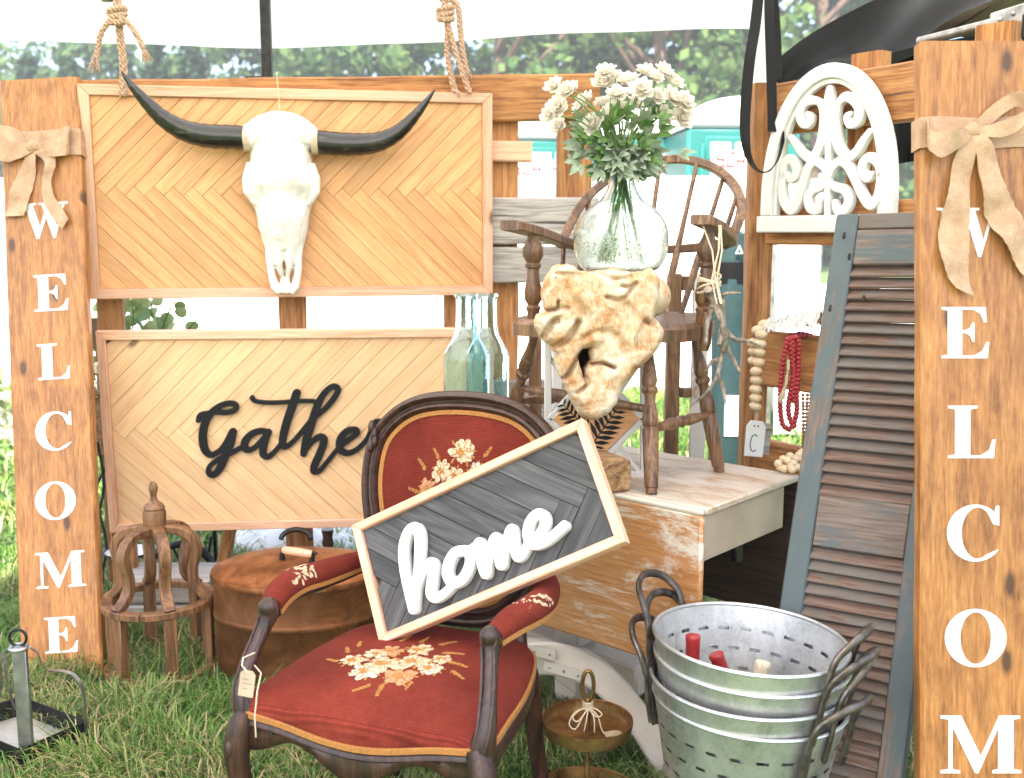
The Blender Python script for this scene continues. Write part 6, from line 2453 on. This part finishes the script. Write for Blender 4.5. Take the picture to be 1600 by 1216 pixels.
mb.lathe([(.003, zt - .004), (.024, zt - .004), (.026, zt), (.022, zt + .005), (.003, zt + .007)], 20, T(pb.x, pb.y + .005, 0))
ob('cap_plate', mb, m_steel, t)
mb = MB()
mb.tube([(pb.x + .0215 * math.cos(a), pb.y + .004, zt + .026 + .0215 * math.sin(a)) for a in [2 * math.pi * k / 22 for k in range(22)]], .0036, 8, closed=True)
ob('ring', mb, m_iron, t)
for L in ([(46, 1011, pb.y), (58, 1020, pb.y + .02), (66, 1038, pb.y + .04), (76, 1047, pb.y + .06), (98, 1049, pb.y + .09), (118, 1057, pb.y + .10), (130, 1082, pb.y + .10), (135, 1150, cor[1].y)],
          [(18, 1011, pb.y), (5, 1020, pb.y + .02), (0, 1036, pb.y + .04), (-4, 1100, pb.y + .07), (-70, 1150, cor[3].y)],
          [(30, 1008, pb.y + .02), (20, 1018, pb.y + .1), (8, 1040, pb.y + .16), (24, 1116, cor[0].y)]):
    mb = MB()
    mb.bar([P(*q) for q in spline(L, 5)], .010, .003, (.3, -.3, 1))
    ob('curved_strap', mb, m_steel, t)

# ------------------------------------------------------------------ things half hidden behind the lantern and signs
t = thing('wooden_crate', 'low weathered grey crate on the grass behind the domed lantern', 'crate', G(255, 1000))
a, b = P(186, 960, 3.46), P(330, 960, 3.46)
for z, h in ((.055, .095), (.150, .085)):
    plank_box('board', V((a.x, 3.46, z)), V((b.x, 3.46, z)), h, .018, m_greywood, t, V((0, -1, 0)))
plank_box('board', V((a.x, 3.56, .186)), V((b.x, 3.56, .186)), .19, .014, m_greywood, t, V((0, 0, 1)))
t = thing('plant_stand', 'black iron plant stand with white enamel dish behind the lantern', 'plant stand', G(205, 930))
c_ = P(203, 866, 3.80)
mb = MB()
mb.lathe([(.004, 0), (.070, .002), (.088, .012), (.092, .013), (.072, -.003), (.004, -.005)], 32, T(*c_))
ob('dish', mb, m_white, t)
mb = MB()
mb.tube([c_ + V((.0925 * math.cos(a), .0925 * math.sin(a), .013)) for a in [2 * math.pi * k / 32 for k in range(32)]], .0045, 6, closed=True)
ob('rim', mb, m_iron, t)
for L in ([(152, 690), (162, 760), (150, 830), (160, 905), (152, 980)], [(166, 730), (150, 770), (166, 850), (158, 900)], [(240, 875), (258, 912), (275, 960)], [(268, 850), (290, 900), (300, 950)], [(330, 838), (322, 900), (316, 960)]):
    mb = MB()
    mb.tube([P(x, y, 3.82) for x, y in spline(L, 4)], .0055, 6)
    ob('leg', mb, m_iron, t)
mb = MB()
sp = spline([(238, 876), (250, 864), (270, 853), (292, 851), (314, 860), (330, 877), (336, 892), (326, 896), (322, 887)], 5)
mb.tube([P(x, y, 3.79) for x, y in sp], [.006 + .010 * math.sin(math.pi * i / (len(sp) - 1)) for i in range(len(sp))], 8)
ob('scroll', mb, m_iron, t)
t = thing('easel_leg', 'slanting orange wooden easel standing behind the copper boiler', 'easel', G(330, 940))
a, b = P(366, 800, 3.72), P(334, 945, 3.74)
plank_box('leg', b, a, .045, .022, m_fence, t, V((0, -1, 0)))
t = thing('candlestick', 'dark turned candlestick standing behind the boiler beneath the pale sign', 'candlestick', P(513, 880, 3.62))
c_ = P(513, 878, 3.62)
mb = MB()
mb.lathe([(.05, 0), (.05, c_.z - .02), (.045, c_.z - .01), (.03, c_.z), (.026, c_.z + .012), (.030, c_.z + .026), (.024, c_.z + .04), (.016, c_.z + .055), (.021, c_.z + .07), (.017, c_.z + .09), (.022, c_.z + .12)], 20, T(c_.x, 3.62, 0))
ob('turned_stem', mb, m_mahog, t)
t = thing('white_cloth', 'crumpled white cloth lying on the sunny grass behind the boiler', 'cloth', G(460, 850))
c_ = P(462, 868, 4.5)
def crump(u, v):
    x = (u - .5) * .62
    y = (v - .5) * .5
    e = max(0, 1 - (2 * abs(u - .5)) ** 3) * max(0, 1 - (2 * abs(v - .5)) ** 3)
    return (c_.x + x, 4.5 + y, .01 + e * (.10 + .05 * noise.noise(V((x * 9, y * 9, 0))) + .02 * noise.noise(V((x * 25, y * 25, 2)))))
ob('cloth', sheet(crump, 30, 24), m_white, t)
# planter on thin legs with white flowers and eucalyptus
t = thing('planter_box', 'brown wooden planter box glimpsed between lettered board and pale sign', 'planter', P(155, 715, 3.86))
a, b = P(136, 660, 3.86), P(330, 660, 3.86)
zt, zb_ = P(150, 613, 3.86).z, P(150, 712, 3.86).z
plank_box('board', V((a.x, 3.86, (zt + zb_) / 2 - .01)), V((b.x, 3.86, (zt + zb_) / 2 - .01)), zt - zb_ - .02, .02, m_lantern, t, V((0, -1, 0)))
plank_box('board', V((a.x - .005, 3.85, zt)), V((b.x + .005, 3.85, zt)), .022, .03, m_lantern, t, V((0, -1, 0)))
plank_box('board', V((a.x, 4.06, (zt + zb_) / 2)), V((b.x, 4.06, (zt + zb_) / 2)), zt - zb_, .02, m_lantern, t, V((0, -1, 0)))
for x in (a.x + .01, b.x - .01):
    for y in (3.88, 4.05):
        mb = MB()
        mb.box((x, y, zb_ / 2), (.014, .014, zb_), ch=.002)
        ob('leg', mb, m_iron, t)
mb = MB()
mb.prism([(-.055, 0), (.04, 0), (.045, .03), (.0, .115), (-.035, .115), (-.06, .03)], -.012, .012, frame(P(158, 545, 3.9), V((1, 0, 0)), V((0, -1, 0))), .003)
t2 = thing('wooden_stake', 'brown wooden stake head poking up behind the pale sign corner', 'stake', P(155, 545, 3.9))
ob('stake_head', mb, m_windsor, t2)
mb = MB()
q = P(156, 548, 3.9)
mb.box((q.x, 3.9, q.z / 2), (.03, .02, q.z), ch=.003)
ob('stake', mb, m_windsor, t2)
def round_leaf(seed):
    rg = random.Random(seed)
    mb = MB()
    vs = [(0, 0, 0)]
    for k in range(12):
        a = 2 * math.pi * k / 12
        vs.append((.5 + .5 * math.cos(a), .42 * math.sin(a) * (1 + .1 * math.cos(a)), .10 * math.cos(2 * a) + rg.uniform(-.03, .03)))
    vs[0] = (.5, 0, -.04)
    mb.add(vs, [(0, 1 + k, 1 + (k + 1) % 12) for k in range(12)])
    mb.ang = 80
    return mb.mesh('leaf')
RLM = [round_leaf(s) for s in (1, 2)]
for q in RLM:
    q.materials.append(m_euca)
RLG = [round_leaf(s) for s in (3, 4)]
for q in RLG:
    q.materials.append(m_leafgreen)
t = thing('eucalyptus_plant', 'round leaved eucalyptus rising behind the upper edge of the pale sign', 'plant', P(210, 560, 3.96))
for L in ([(205, 640), (203, 560), (208, 500), (206, 468)], [(205, 640), (225, 540), (235, 490), (240, 460)], [(205, 640), (190, 560), (182, 500), (186, 470)], [(205, 640), (250, 560), (288, 520), (308, 500)], [(205, 640), (245, 540), (262, 490), (280, 462)], [(205, 640), (175, 540), (160, 490), (168, 455)]):
    mb = MB()
    sp = spline(L, 5)
    mb.tube([P(x, y, 3.96) for x, y in sp], [.005 * (1 - i / len(sp) * .6) for i in range(len(sp))], 5)
    ob('stem', mb, m_stem, t)
for px, py, s_ in ((186, 487, 26), (180, 505, 24), (200, 478, 26), (212, 482, 30), (225, 492, 26), (218, 508, 28), (236, 512, 28), (250, 506, 30), (262, 498, 24), (283, 488, 20), (281, 478, 18), (300, 510, 22), (160, 488, 20), (150, 480, 16), (205, 500, 24), (240, 490, 24), (195, 512, 24), (170, 470, 20), (228, 474, 20), (214, 468, 18), (268, 512, 22), (176, 455, 20), (206, 455, 22), (246, 470, 20), (190, 462, 20)):
    d = V((random.uniform(-1, 1), random.uniform(-.4, .4), random.uniform(-.3, 1))).normalized()
    sc = s_ * 3.96 / FPX
    ob('leaf', random.choice(RLM if random.random() < .75 else RLG), None, t, frame(P(px, py, 3.96 + random.uniform(-.06, .06)) - d * sc * .5, d, V((random.uniform(-.5, .5), -1, random.uniform(-.2, .6)))) @ Matrix.Diagonal((sc, sc, sc, 1)))
t = thing('white_flower_plant', 'white blooms and dark leaves growing out of the planter box', 'plant', P(152, 612, 3.93))
def blooms(t, pts, Y, rr, seed):
    for px, py in pts:
        mb = MB()
        c_ = P(px, py, Y + random.uniform(-.05, .05))
        for k in range(9):
            a = random.uniform(0, 6.28)
            mb.ball(c_ + V((math.cos(a) * rr * .6, random.uniform(-1, 0) * rr * .5, math.sin(a) * rr * .6)), rr * .5, 7, 4, (1, .6, 1))
        ob('flower', mb, m_petal, t)
def leaves(t, x0, x1, y0, y1, Y, n_, s0, s1, meshes):
    for k in range(n_):
        sc = random.uniform(s0, s1) * Y / FPX
        d = V((random.uniform(-1, 1), random.uniform(-.5, .5), random.uniform(-.4, 1))).normalized()
        ob('leaf', random.choice(meshes), None, t, frame(P(random.uniform(x0, x1), random.uniform(y0, y1), Y + random.uniform(-.1, .1)), d, V((random.uniform(-.6, .6), -1, random.uniform(-.2, .8)))) @ Matrix.Diagonal((sc, sc * .6, sc, 1)))
blooms(t, [(150, 540), (156, 560), (150, 585), (158, 596), (170, 560), (146, 612), (155, 575)], 3.92, .022, 1)
leaves(t, 138, 180, 520, 616, 3.96, 34, 14, 26, RLG)
t = thing('white_flower_plant', 'low white flowering plant at the picture edge beyond the lettered board', 'plant', P(10, 700, 5.0))
blooms(t, [(6, 640), (-6, 655), (14, 660), (2, 678), (18, 680), (-10, 630), (25, 655), (8, 620), (30, 690)], 5.0, .03, 2)
leaves(t, -30, 40, 590, 720, 5.05, 46, 16, 30, RLM + RLG)
# ------------------------------------------------------------------ louvred shutter
STL = P(1310, 338, 2.64)
SBL = G(1165, 1330)
su = (STL - SBL).normalized()
sw_ = V((math.cos(R(35)), -math.sin(R(35)), 0))
sn = sw_.cross(su).normalized()
sw_ = su.cross(sn).normalized()
SHM = Matrix(((sw_.x, su.x, sn.x, SBL.x), (sw_.y, su.y, sn.y, SBL.y), (sw_.z, su.z, sn.z, SBL.z), (0, 0, 0, 1)))
SI = SHM.inverted()
def sloc(px, py):
    return SI @ onplane(px, py, SBL, sn)
HS = (STL - SBL).length
WS = sloc(1440, 1000).x
t = thing('louvred_shutter', 'weathered grey blue louvred shutter leaning between the buckets and the nearest board', 'shutter', M=SHM)
sl_w = .054
for x in (sl_w / 2, WS - sl_w / 2):
    mb = MB()
    mb.box((0, HS / 2, 0), (sl_w, HS, .032), T(x, 0, 0), .004)
    ob('stile', mb, m_shutter_blue, t, SHM)
def srail(y0, y1, m_):
    mb = MB()
    mb.box((0, 0, 0), (WS - 2 * sl_w - .001, y1 - y0, .026), None, .003)
    ob('rail', mb, m_, t, SHM @ T(WS / 2, (y0 + y1) / 2, 0))
ytop = HS
y_a = sloc(1380, 361).y
y_b = sloc(1380, 416).y
y_c = sloc(1380, 785).y
y_d = sloc(1370, 868).y
srail(y_a + .002, HS, m_shutter)
srail(y_b, y_a, m_shutter_rail)
srail(y_d, y_c, m_shutter_rail)
srail(0.0, .11, m_shutter_rail)
def slats(y0, y1, n_):
    for k in range(n_):
        y = y0 + (y1 - y0) * (k + .5) / n_
        mb = MB()
        L = WS - 2 * sl_w + .004
        nn = 6
        vs, fs = [], []
        for i in range(nn + 1):
            x = -L / 2 + L * i / nn
            e = .0022 * noise.noise(V((x * 30, k * 3.3, y)))
            for yy, zz in ((-.0186, -.0035), (.0186, -.0035), (.0186, .0035), (-.0158, .0035), (-.0192 + e, .001)):
                vs.append((x, yy, zz))
        for i in range(nn):
            for q in range(5):
                r_ = (q + 1) % 5
                fs.append((i * 5 + q, i * 5 + r_, (i + 1) * 5 + r_, (i + 1) * 5 + q))
        fs += [(4, 3, 2, 1, 0), tuple(nn * 5 + q for q in range(5))]
        mb.add(vs, fs)
        mb.ang = 30
        ob('slat', mb, m_shutter, t, SHM @ T(WS / 2, y, 0) @ RX(R(-37 + random.uniform(-2.5, 2.5))) @ RZ(R(random.uniform(-.5, .5))))
slats(y_c, y_b, 20)
slats(.11, y_d, 22)
for px, py in ((1322, 372), (1330, 405), (1300, 485), (1352, 470)):
    q = sloc(px, py)
    mb = MB()
    mb.box((q.x, q.y, .017), (.006, .016, .006), SHM, .001)
    ob('nail', mb, m_iron, t)

# ------------------------------------------------------------------ arched white ornament on the right fence
AW, AHt = .452, .462
ao = rpt(.052, 1.368, .038)
ARM = frame(ao, RD, RN)
ARI = ARM.inverted()
t = thing('arched_ornament', 'white arched wooden window ornament with scroll tracery hung on the right fence', 'ornament', M=ARM)
def archl(d, y0=None):
    out = []
    for k in range(33):
        a = math.pi * k / 32
        out.append((AW / 2 + (AW / 2 - d) * math.cos(a), .09 + (AHt - .09 - d) * abs(math.sin(a)) ** .92))
    return out
o1 = archl(0)
o2 = archl(.040)
ring = [(AW, .05)] + o1 + [(0, .05), (.040, .05)] + o2[::-1] + [(AW - .040, .05)]
ob('arch_frame', flat_mesh([ring], .030, .004, 'arch_frame'), m_white, t, ARM)
o3 = archl(.040)
o4 = archl(.054)
ring = [(AW - .040, .0505)] + o3 + [(.040, .0505), (.054, .0505)] + o4[::-1] + [(AW - .054, .0505)]
ob('inner_moulding', flat_mesh([ring], .020, .003, 'inner_moulding'), m_white, t, ARM)
mb = MB()
mb.box((AW / 2, .0245, .0155), (AW + .024, .049, .035), None, .004)
ob('base_bar', mb, m_white, t, ARM)
Zs = .2302
def al(x, y):
    q = ARI @ onplane(1190 + x * Zs, 90 + y * Zs, ARM @ V((0, 0, .015)), RN)
    return q.x, q.y
SCR = [
 [(392, 300, 10), (425, 350, 15), (430, 450, 17), (405, 590, 17), (350, 680, 16), (290, 655, 15), (240, 590, 13), (205, 545, 11)],
 [(395, 300, 11), (340, 292, 15), (290, 320, 16), (268, 380, 16), (285, 440, 16), (325, 450, 15), (340, 410, 13), (322, 385, 9)],
 [(530, 320, 11), (512, 380, 15), (510, 480, 17), (530, 600, 17), (590, 675, 16), (650, 645, 15), (700, 565, 13), (745, 505, 11)],
 [(530, 315, 11), (575, 270, 15), (630, 285, 16), (672, 350, 16), (660, 430, 16), (610, 450, 15), (590, 405, 12), (612, 385, 9)],
 [(468, 215, 12), (466, 300, 20), (462, 420, 24), (462, 520, 17), (460, 640, 12), (458, 800, 12), (455, 900, 12), (455, 1058, 12)],
 [(160, 800, 12), (148, 880, 15), (160, 980, 16), (205, 1035, 16), (250, 990, 16), (285, 870, 16), (320, 760, 16), (375, 705, 15), (430, 745, 13), (448, 790, 10)],
 [(158, 805, 12), (165, 725, 15), (200, 690, 16), (240, 735, 16), (240, 800, 15), (205, 830, 13), (188, 795, 9)],
 [(448, 850, 10), (410, 880, 14), (360, 900, 15), (325, 950, 16), (340, 1020, 16), (385, 1035, 14), (400, 985, 11)],
 [(470, 800, 10), (490, 745, 13), (540, 705, 15), (590, 730, 16), (640, 820, 16), (690, 930, 16), (745, 1000, 16), (795, 950, 16), (815, 850, 15), (812, 790, 11)],
 [(812, 800, 11), (800, 720, 15), (750, 680, 16), (705, 705, 16), (690, 770, 16), (725, 820, 14), (755, 790, 9)],
 [(470, 855, 10), (510, 880, 14), (570, 900, 15), (600, 960, 16), (580, 1025, 16), (525, 1040, 14), (505, 985, 11)],
]
for i, st in enumerate(SCR):
    pts = [(*al(x, y), r * .0145 / 16) for x, y, r in st]
    loops = brush([spline(pts, 7)], .0016)
    ob('scroll', flat_mesh(loops, .021 + .0008 * (i % 4), .0045, 'scroll'), m_white, t, ARM @ T(0, 0, .003 + .0004 * (i % 3)))

# ------------------------------------------------------------------ bead strings
def zb(x, y, Y):
    return P(1140 + x * .2302, 470 + y * .2302, Y)
mb = MB()
mb.ball((0, 0, 0), 1, 16, 10)
BEAD = mb.mesh('bead')
mb = MB()
mb.ball((0, 0, 0), 1, 10, 6)
BEADS = mb.mesh('bead')
def beads(t, pts, Y, r, m_, me, sq=.8):
    key = m_.name
    q = BD.get((key, me.name))
    if q is None:
        q = me.copy()
        q.materials.append(m_)
        BD[(key, me.name)] = q
    for p in pts:
        c_ = zb(p[0], p[1], Y + (p[2] if len(p) > 2 else 0))
        ob('bead', q, None, t, T(*c_) @ RY(random.uniform(-.3, .3)) @ Matrix.Diagonal((r, r, r * sq, 1)))
BD = {}
t = thing('bead_garland', 'big cream wooden bead garland with white tag hanging on the fence post', 'beads', zb(180, 600, 3.05))
beads(t, [(190, 200, .05), (262, 185, .06), (215, 232), (208, 293), (160, 285, .05), (205, 352), (165, 345, .05), (200, 418), (165, 408, .05), (180, 478), (180, 540), (178, 601), (177, 660), (175, 718), (235, 160, .1)], 3.05, .0185, m_beadcream, BEAD, .78)
mb = MB()
mb.tube([zb(182, 720, 3.05), zb(180, 770, 3.05), zb(165, 845, 3.045)], .0016, 5)
mb.tube([zb(178, 720, 3.05), zb(190, 770, 3.05), zb(178, 850, 3.045)], .0016, 5)
ob('string', mb, m_cord, t)
tc = zb(172, 930, 3.045)
TGM = frame(tc, V((1, 0, -.09)), V((.0, -1, .06)))
k = 3.05 * .2302 / FPX
mb = MB()
mb.prism([(-64 * k, -130 * k), (64 * k, -130 * k), (66 * k, 80 * k), (40 * k, 118 * k), (-44 * k, 118 * k), (-68 * k, 80 * k)], 0, .006, TGM, .001)
tg = ob('tag', mb, m_white, t)
cs = [(26 * math.cos(R(a)) * k - 6 * k, 58 * math.sin(R(a)) * k - 36 * k, 4.6 * k) for a in range(55, 310, 12)]
ob('letter', flat_mesh(brush([cs], .0006), .0006, 0, 'letter'), m_greyprint, tg, TGM @ T(0, 0, .0062))
for x in (-16, 10):
    mb = MB()
    mb.ball((x * k, 82 * k, .006), .003, 8, 5, (1, 1, .3), TGM)
    ob('hole', mb, m_black, tg)
mb = MB()
mb.prism([(-60 * k, -110 * k), (60 * k, -110 * k), (60 * k, 110 * k), (-60 * k, 110 * k)], 0, .006, frame(zb(215, 935, 3.075), V((1, 0, -.05)), V((.3, -1, 0))))
ob('back_tag', mb, m_greywood, t)
t = thing('bead_garland', 'looped strings of small red beads over the lower fence rail', 'beads', zb(430, 500, 3.0))
def chain(path, step):
    sp = spline(path, 24)
    out = [sp[0]]
    for p in sp:
        if math.hypot(p[0] - out[-1][0], p[1] - out[-1][1]) >= step:
            out.append(p)
    return out
for path in ([(395, 262), (385, 300), (375, 345), (364, 400), (354, 500), (346, 590), (344, 690), (347, 770), (362, 842), (405, 872), (435, 838)],
             [(420, 255), (430, 310), (432, 400), (430, 510), (418, 600), (402, 690), (400, 750), (412, 810), (440, 852)],
             [(450, 250), (470, 290), (467, 370), (465, 450), (460, 550), (455, 650), (457, 740), (446, 800), (430, 850)],
             [(405, 268), (425, 420), (438, 560), (430, 640), (440, 700)],
             [(392, 262, .06), (440, 236, .06), (490, 240, .08), (540, 236, .1), (585, 255, .1)],
             [(415, 240, .1), (470, 225, .1), (530, 230, .12)]):
    beads(t, chain(path, 27), 2.985, .0088, m_beadred, BEADS, .95)
t2 = thing('bead_tassel', 'short tan tassel hanging among the red beads', 'tassel', zb(370, 600, 2.97))
mb = MB()
for q in range(22):
    a, b = random.uniform(-8, 8), random.uniform(-26, 26)
    mb.tube([zb(398 + a * .3, 455, 2.965), zb(385 + a, 560, 2.96), zb(350 + b, 650 + random.uniform(0, 50), 2.955)], [.0012, .0014, .0008], 4)
mb.tube([zb(400, 400, 2.967), zb(398, 470, 2.963)], .004, 6)
ob('tassel_threads', mb, m_cord, t2)
t = thing('bead_garland', 'brown wooden bead strings hanging beside the shutter edge', 'beads', zb(510, 850, 3.0))
for path in ([(498, 640), (500, 760), (502, 880), (498, 960), (505, 1060)], [(528, 640), (524, 760), (522, 880), (516, 980), (500, 1065)]):
    beads(t, chain(path, 22), 3.0, .0058, m_beadbrown, BEADS, .95)
beads(t, chain([(555, 640), (550, 700), (545, 780), (540, 860)], 24), 3.02, .0062, m_beadred, BEADS, .95)
t = thing('bead_garland', 'small heap of pale beads lying on the table corner', 'beads', zb(420, 1120, 2.66))
heap = []
for x, y, dy in ((330, 1105, 0), (370, 1140, -.01), (415, 1125, -.01), (455, 1135, -.005), (480, 1130, 0), (365, 1075, .02), (410, 1055, .03), (450, 1075, .02), (435, 1105, 0), (475, 1085, .03), (495, 1100, .03), (345, 1130, 0), (395, 1085, .01), (470, 1050, .05), (490, 1030, .06), (425, 1145, -.02)):
    heap.append((x, y, dy))
beads(t, heap, 2.69, .0115, m_beadcream, BEADS, .9)
# crumpled clear wrap on the lower rail
t = thing('plastic_wrap', 'crumpled white plastic wrap lying along the lower fence rail', 'wrap', P(1240, 505, 3.1))
w0 = P(1200, 516, 3.13)
w1 = P(1284, 508, 3.0)
def crump2(u, v):
    c_ = w0.lerp(w1, u)
    return c_ + V((.05 * (v - .5), .07 * (v - .5) + .02 * noise.noise(V((u * 9, v * 7, 1))), .035 * math.sin(math.pi * v) * (1 + .6 * noise.noise(V((u * 8, v * 5, 4)))) + .02 * noise.noise(V((u * 22, v * 18, 9)))))
sh = sheet(crump2, 40, 14)
sh.ang = 25
ob('wrap', sh, m_white, t)

# ------------------------------------------------------------------ black straps looped over the canopy leg and post
t = thing('webbing_strap', 'long black webbing strap looped down round the wooden fence post', 'strap', P(1185, 150, 3.1))
def strap(L, hw, nm):
    sp = spline(L, 7)
    mb = MB()
    pts = [P(x, y, Y) for x, y, Y, tw in sp]
    wv = []
    for (x, y, Y, tw) in sp:
        wv.append(V((math.cos(R(tw)), -math.sin(R(tw)), 0)) * hw)
    mb.ribbon(pts, wv, .003)
    ob(nm, mb, m_blackcloth, t)
strap([(1187, -25, 3.2, 10), (1180, 40, 3.15, 12), (1172, 90, 3.1, 20), (1166, 150, 3.08, 25), (1164, 205, 3.06, 40), (1169, 243, 3.04, 70), (1183, 266, 3.03, 88), (1200, 268, 3.03, 92), (1215, 250, 3.05, 110), (1223, 220, 3.1, 120), (1228, 196, 3.14, 120)], .0155, 'strap_loop')
strap([(1201, -25, 3.28, 0), (1202, 30, 3.22, 5), (1204, 90, 3.18, 8), (1206, 150, 3.15, 12), (1207, 206, 3.13, 20)], .014, 'strap_tail')
strap([(1204, -25, 3.5, 0), (1209, 20, 3.5, 20), (1212, 70, 3.48, 25), (1213, 124, 3.45, 30)], .018, 'strap_tail')
# ------------------------------------------------------------------ grass
TRAY = [(float(c_.x), float(c_.y)) for c_ in cor]
def in_poly(x, y):
    r_ = np.hypot(x - LC.x, y - LC.y)
    return inside(x, y, np.array(TRAY)) | ((r_ > .125) & (r_ < .215) & (y < LC.y + .05) & (np.sin(x * 200) > -.6))
def grass(name, n_, x0, x1, y0, y1, hmin, hmax, wd, seed, dry):
    rg = np.random.default_rng(seed)
    x = rg.uniform(x0, x1, n_)
    y = rg.uniform(y0, y1, n_)
    k_ = ~in_poly(x, y)
    x, y = x[k_], y[k_]
    n_ = len(x)
    cl_ = np.sin(x * 9.1 + 2 * np.sin(y * 7.3)) * np.sin(y * 8.3 + 1.7 * np.sin(x * 6.1))
    h = rg.uniform(hmin, hmax, n_) * (1 + .35 * cl_)
    a = rg.uniform(0, 2 * np.pi, n_)
    a = a * .8 + (np.sin(x * 4.1) + np.cos(y * 5.3)) * 1.1
    lean = rg.uniform(.15, 1.6, n_) * h
    base = np.stack([x, y, np.zeros(n_)], 1)
    d = np.stack([np.cos(a), np.sin(a), np.zeros(n_)], 1)
    s_ = np.stack([-np.sin(a), np.cos(a), np.zeros(n_)], 1)
    up = np.array([0, 0, 1.0])
    w_ = (wd * rg.uniform(.6, 1.3, n_))[:, None]
    hh = h[:, None]
    ll = lean[:, None]
    p0 = base
    p1 = base + up * hh * .60 + d * ll * .28
    p2 = base + up * hh * .92 + d * ll * .72
    p3 = base + up * hh * (.98 - .25 * (ll / hh) ** 1.2 * .6) + d * ll * 1.15
    vs = np.stack([p0 - s_ * w_, p0 + s_ * w_, p1 - s_ * w_ * .85, p1 + s_ * w_ * .85, p2 - s_ * w_ * .55, p2 + s_ * w_ * .55, p3 - s_ * w_ * .1, p3 + s_ * w_ * .1], 1).reshape(-1, 3)
    b = (np.arange(n_) * 8)[:, None, None]
    f = (b + np.array([[0, 1, 3, 2], [2, 3, 5, 4], [4, 5, 7, 6]])[None]).reshape(-1, 4)
    sh = np.clip(rg.beta(1.5, 2.0, n_) * .9 + .16 * cl_, 0, .74)
    dr = rg.uniform(0, 1, n_) < dry * (1 + .9 * np.sin(x * 3.7 + 1) * np.sin(y * 4.9))
    sh = np.where(dr, rg.uniform(.8, 1, n_), sh)
    me = np_mesh(name, vs, f, np.repeat(sh, 8))
    me.polygons.foreach_set('use_smooth', [True] * len(me.polygons))
    return ob(name, me, m_grass, kind='stuff')
grass('grass', 95000, -2.3, 1.5, 2.2, 4.3, .028, .075, .0023, 1, .22)
grass('straw_grass', 12000, -2.3, 1.5, 2.2, 4.0, .03, .07, .0011, 4, 1.0)
grass('lawn_grass', 90000, -5.5, 5.0, 4.3, 13.0, .05, .10, .0055, 2, .10)
grass('tall_grass', 900, -2.2, 1.2, 2.35, 3.6, .08, .13, .0016, 3, .25)
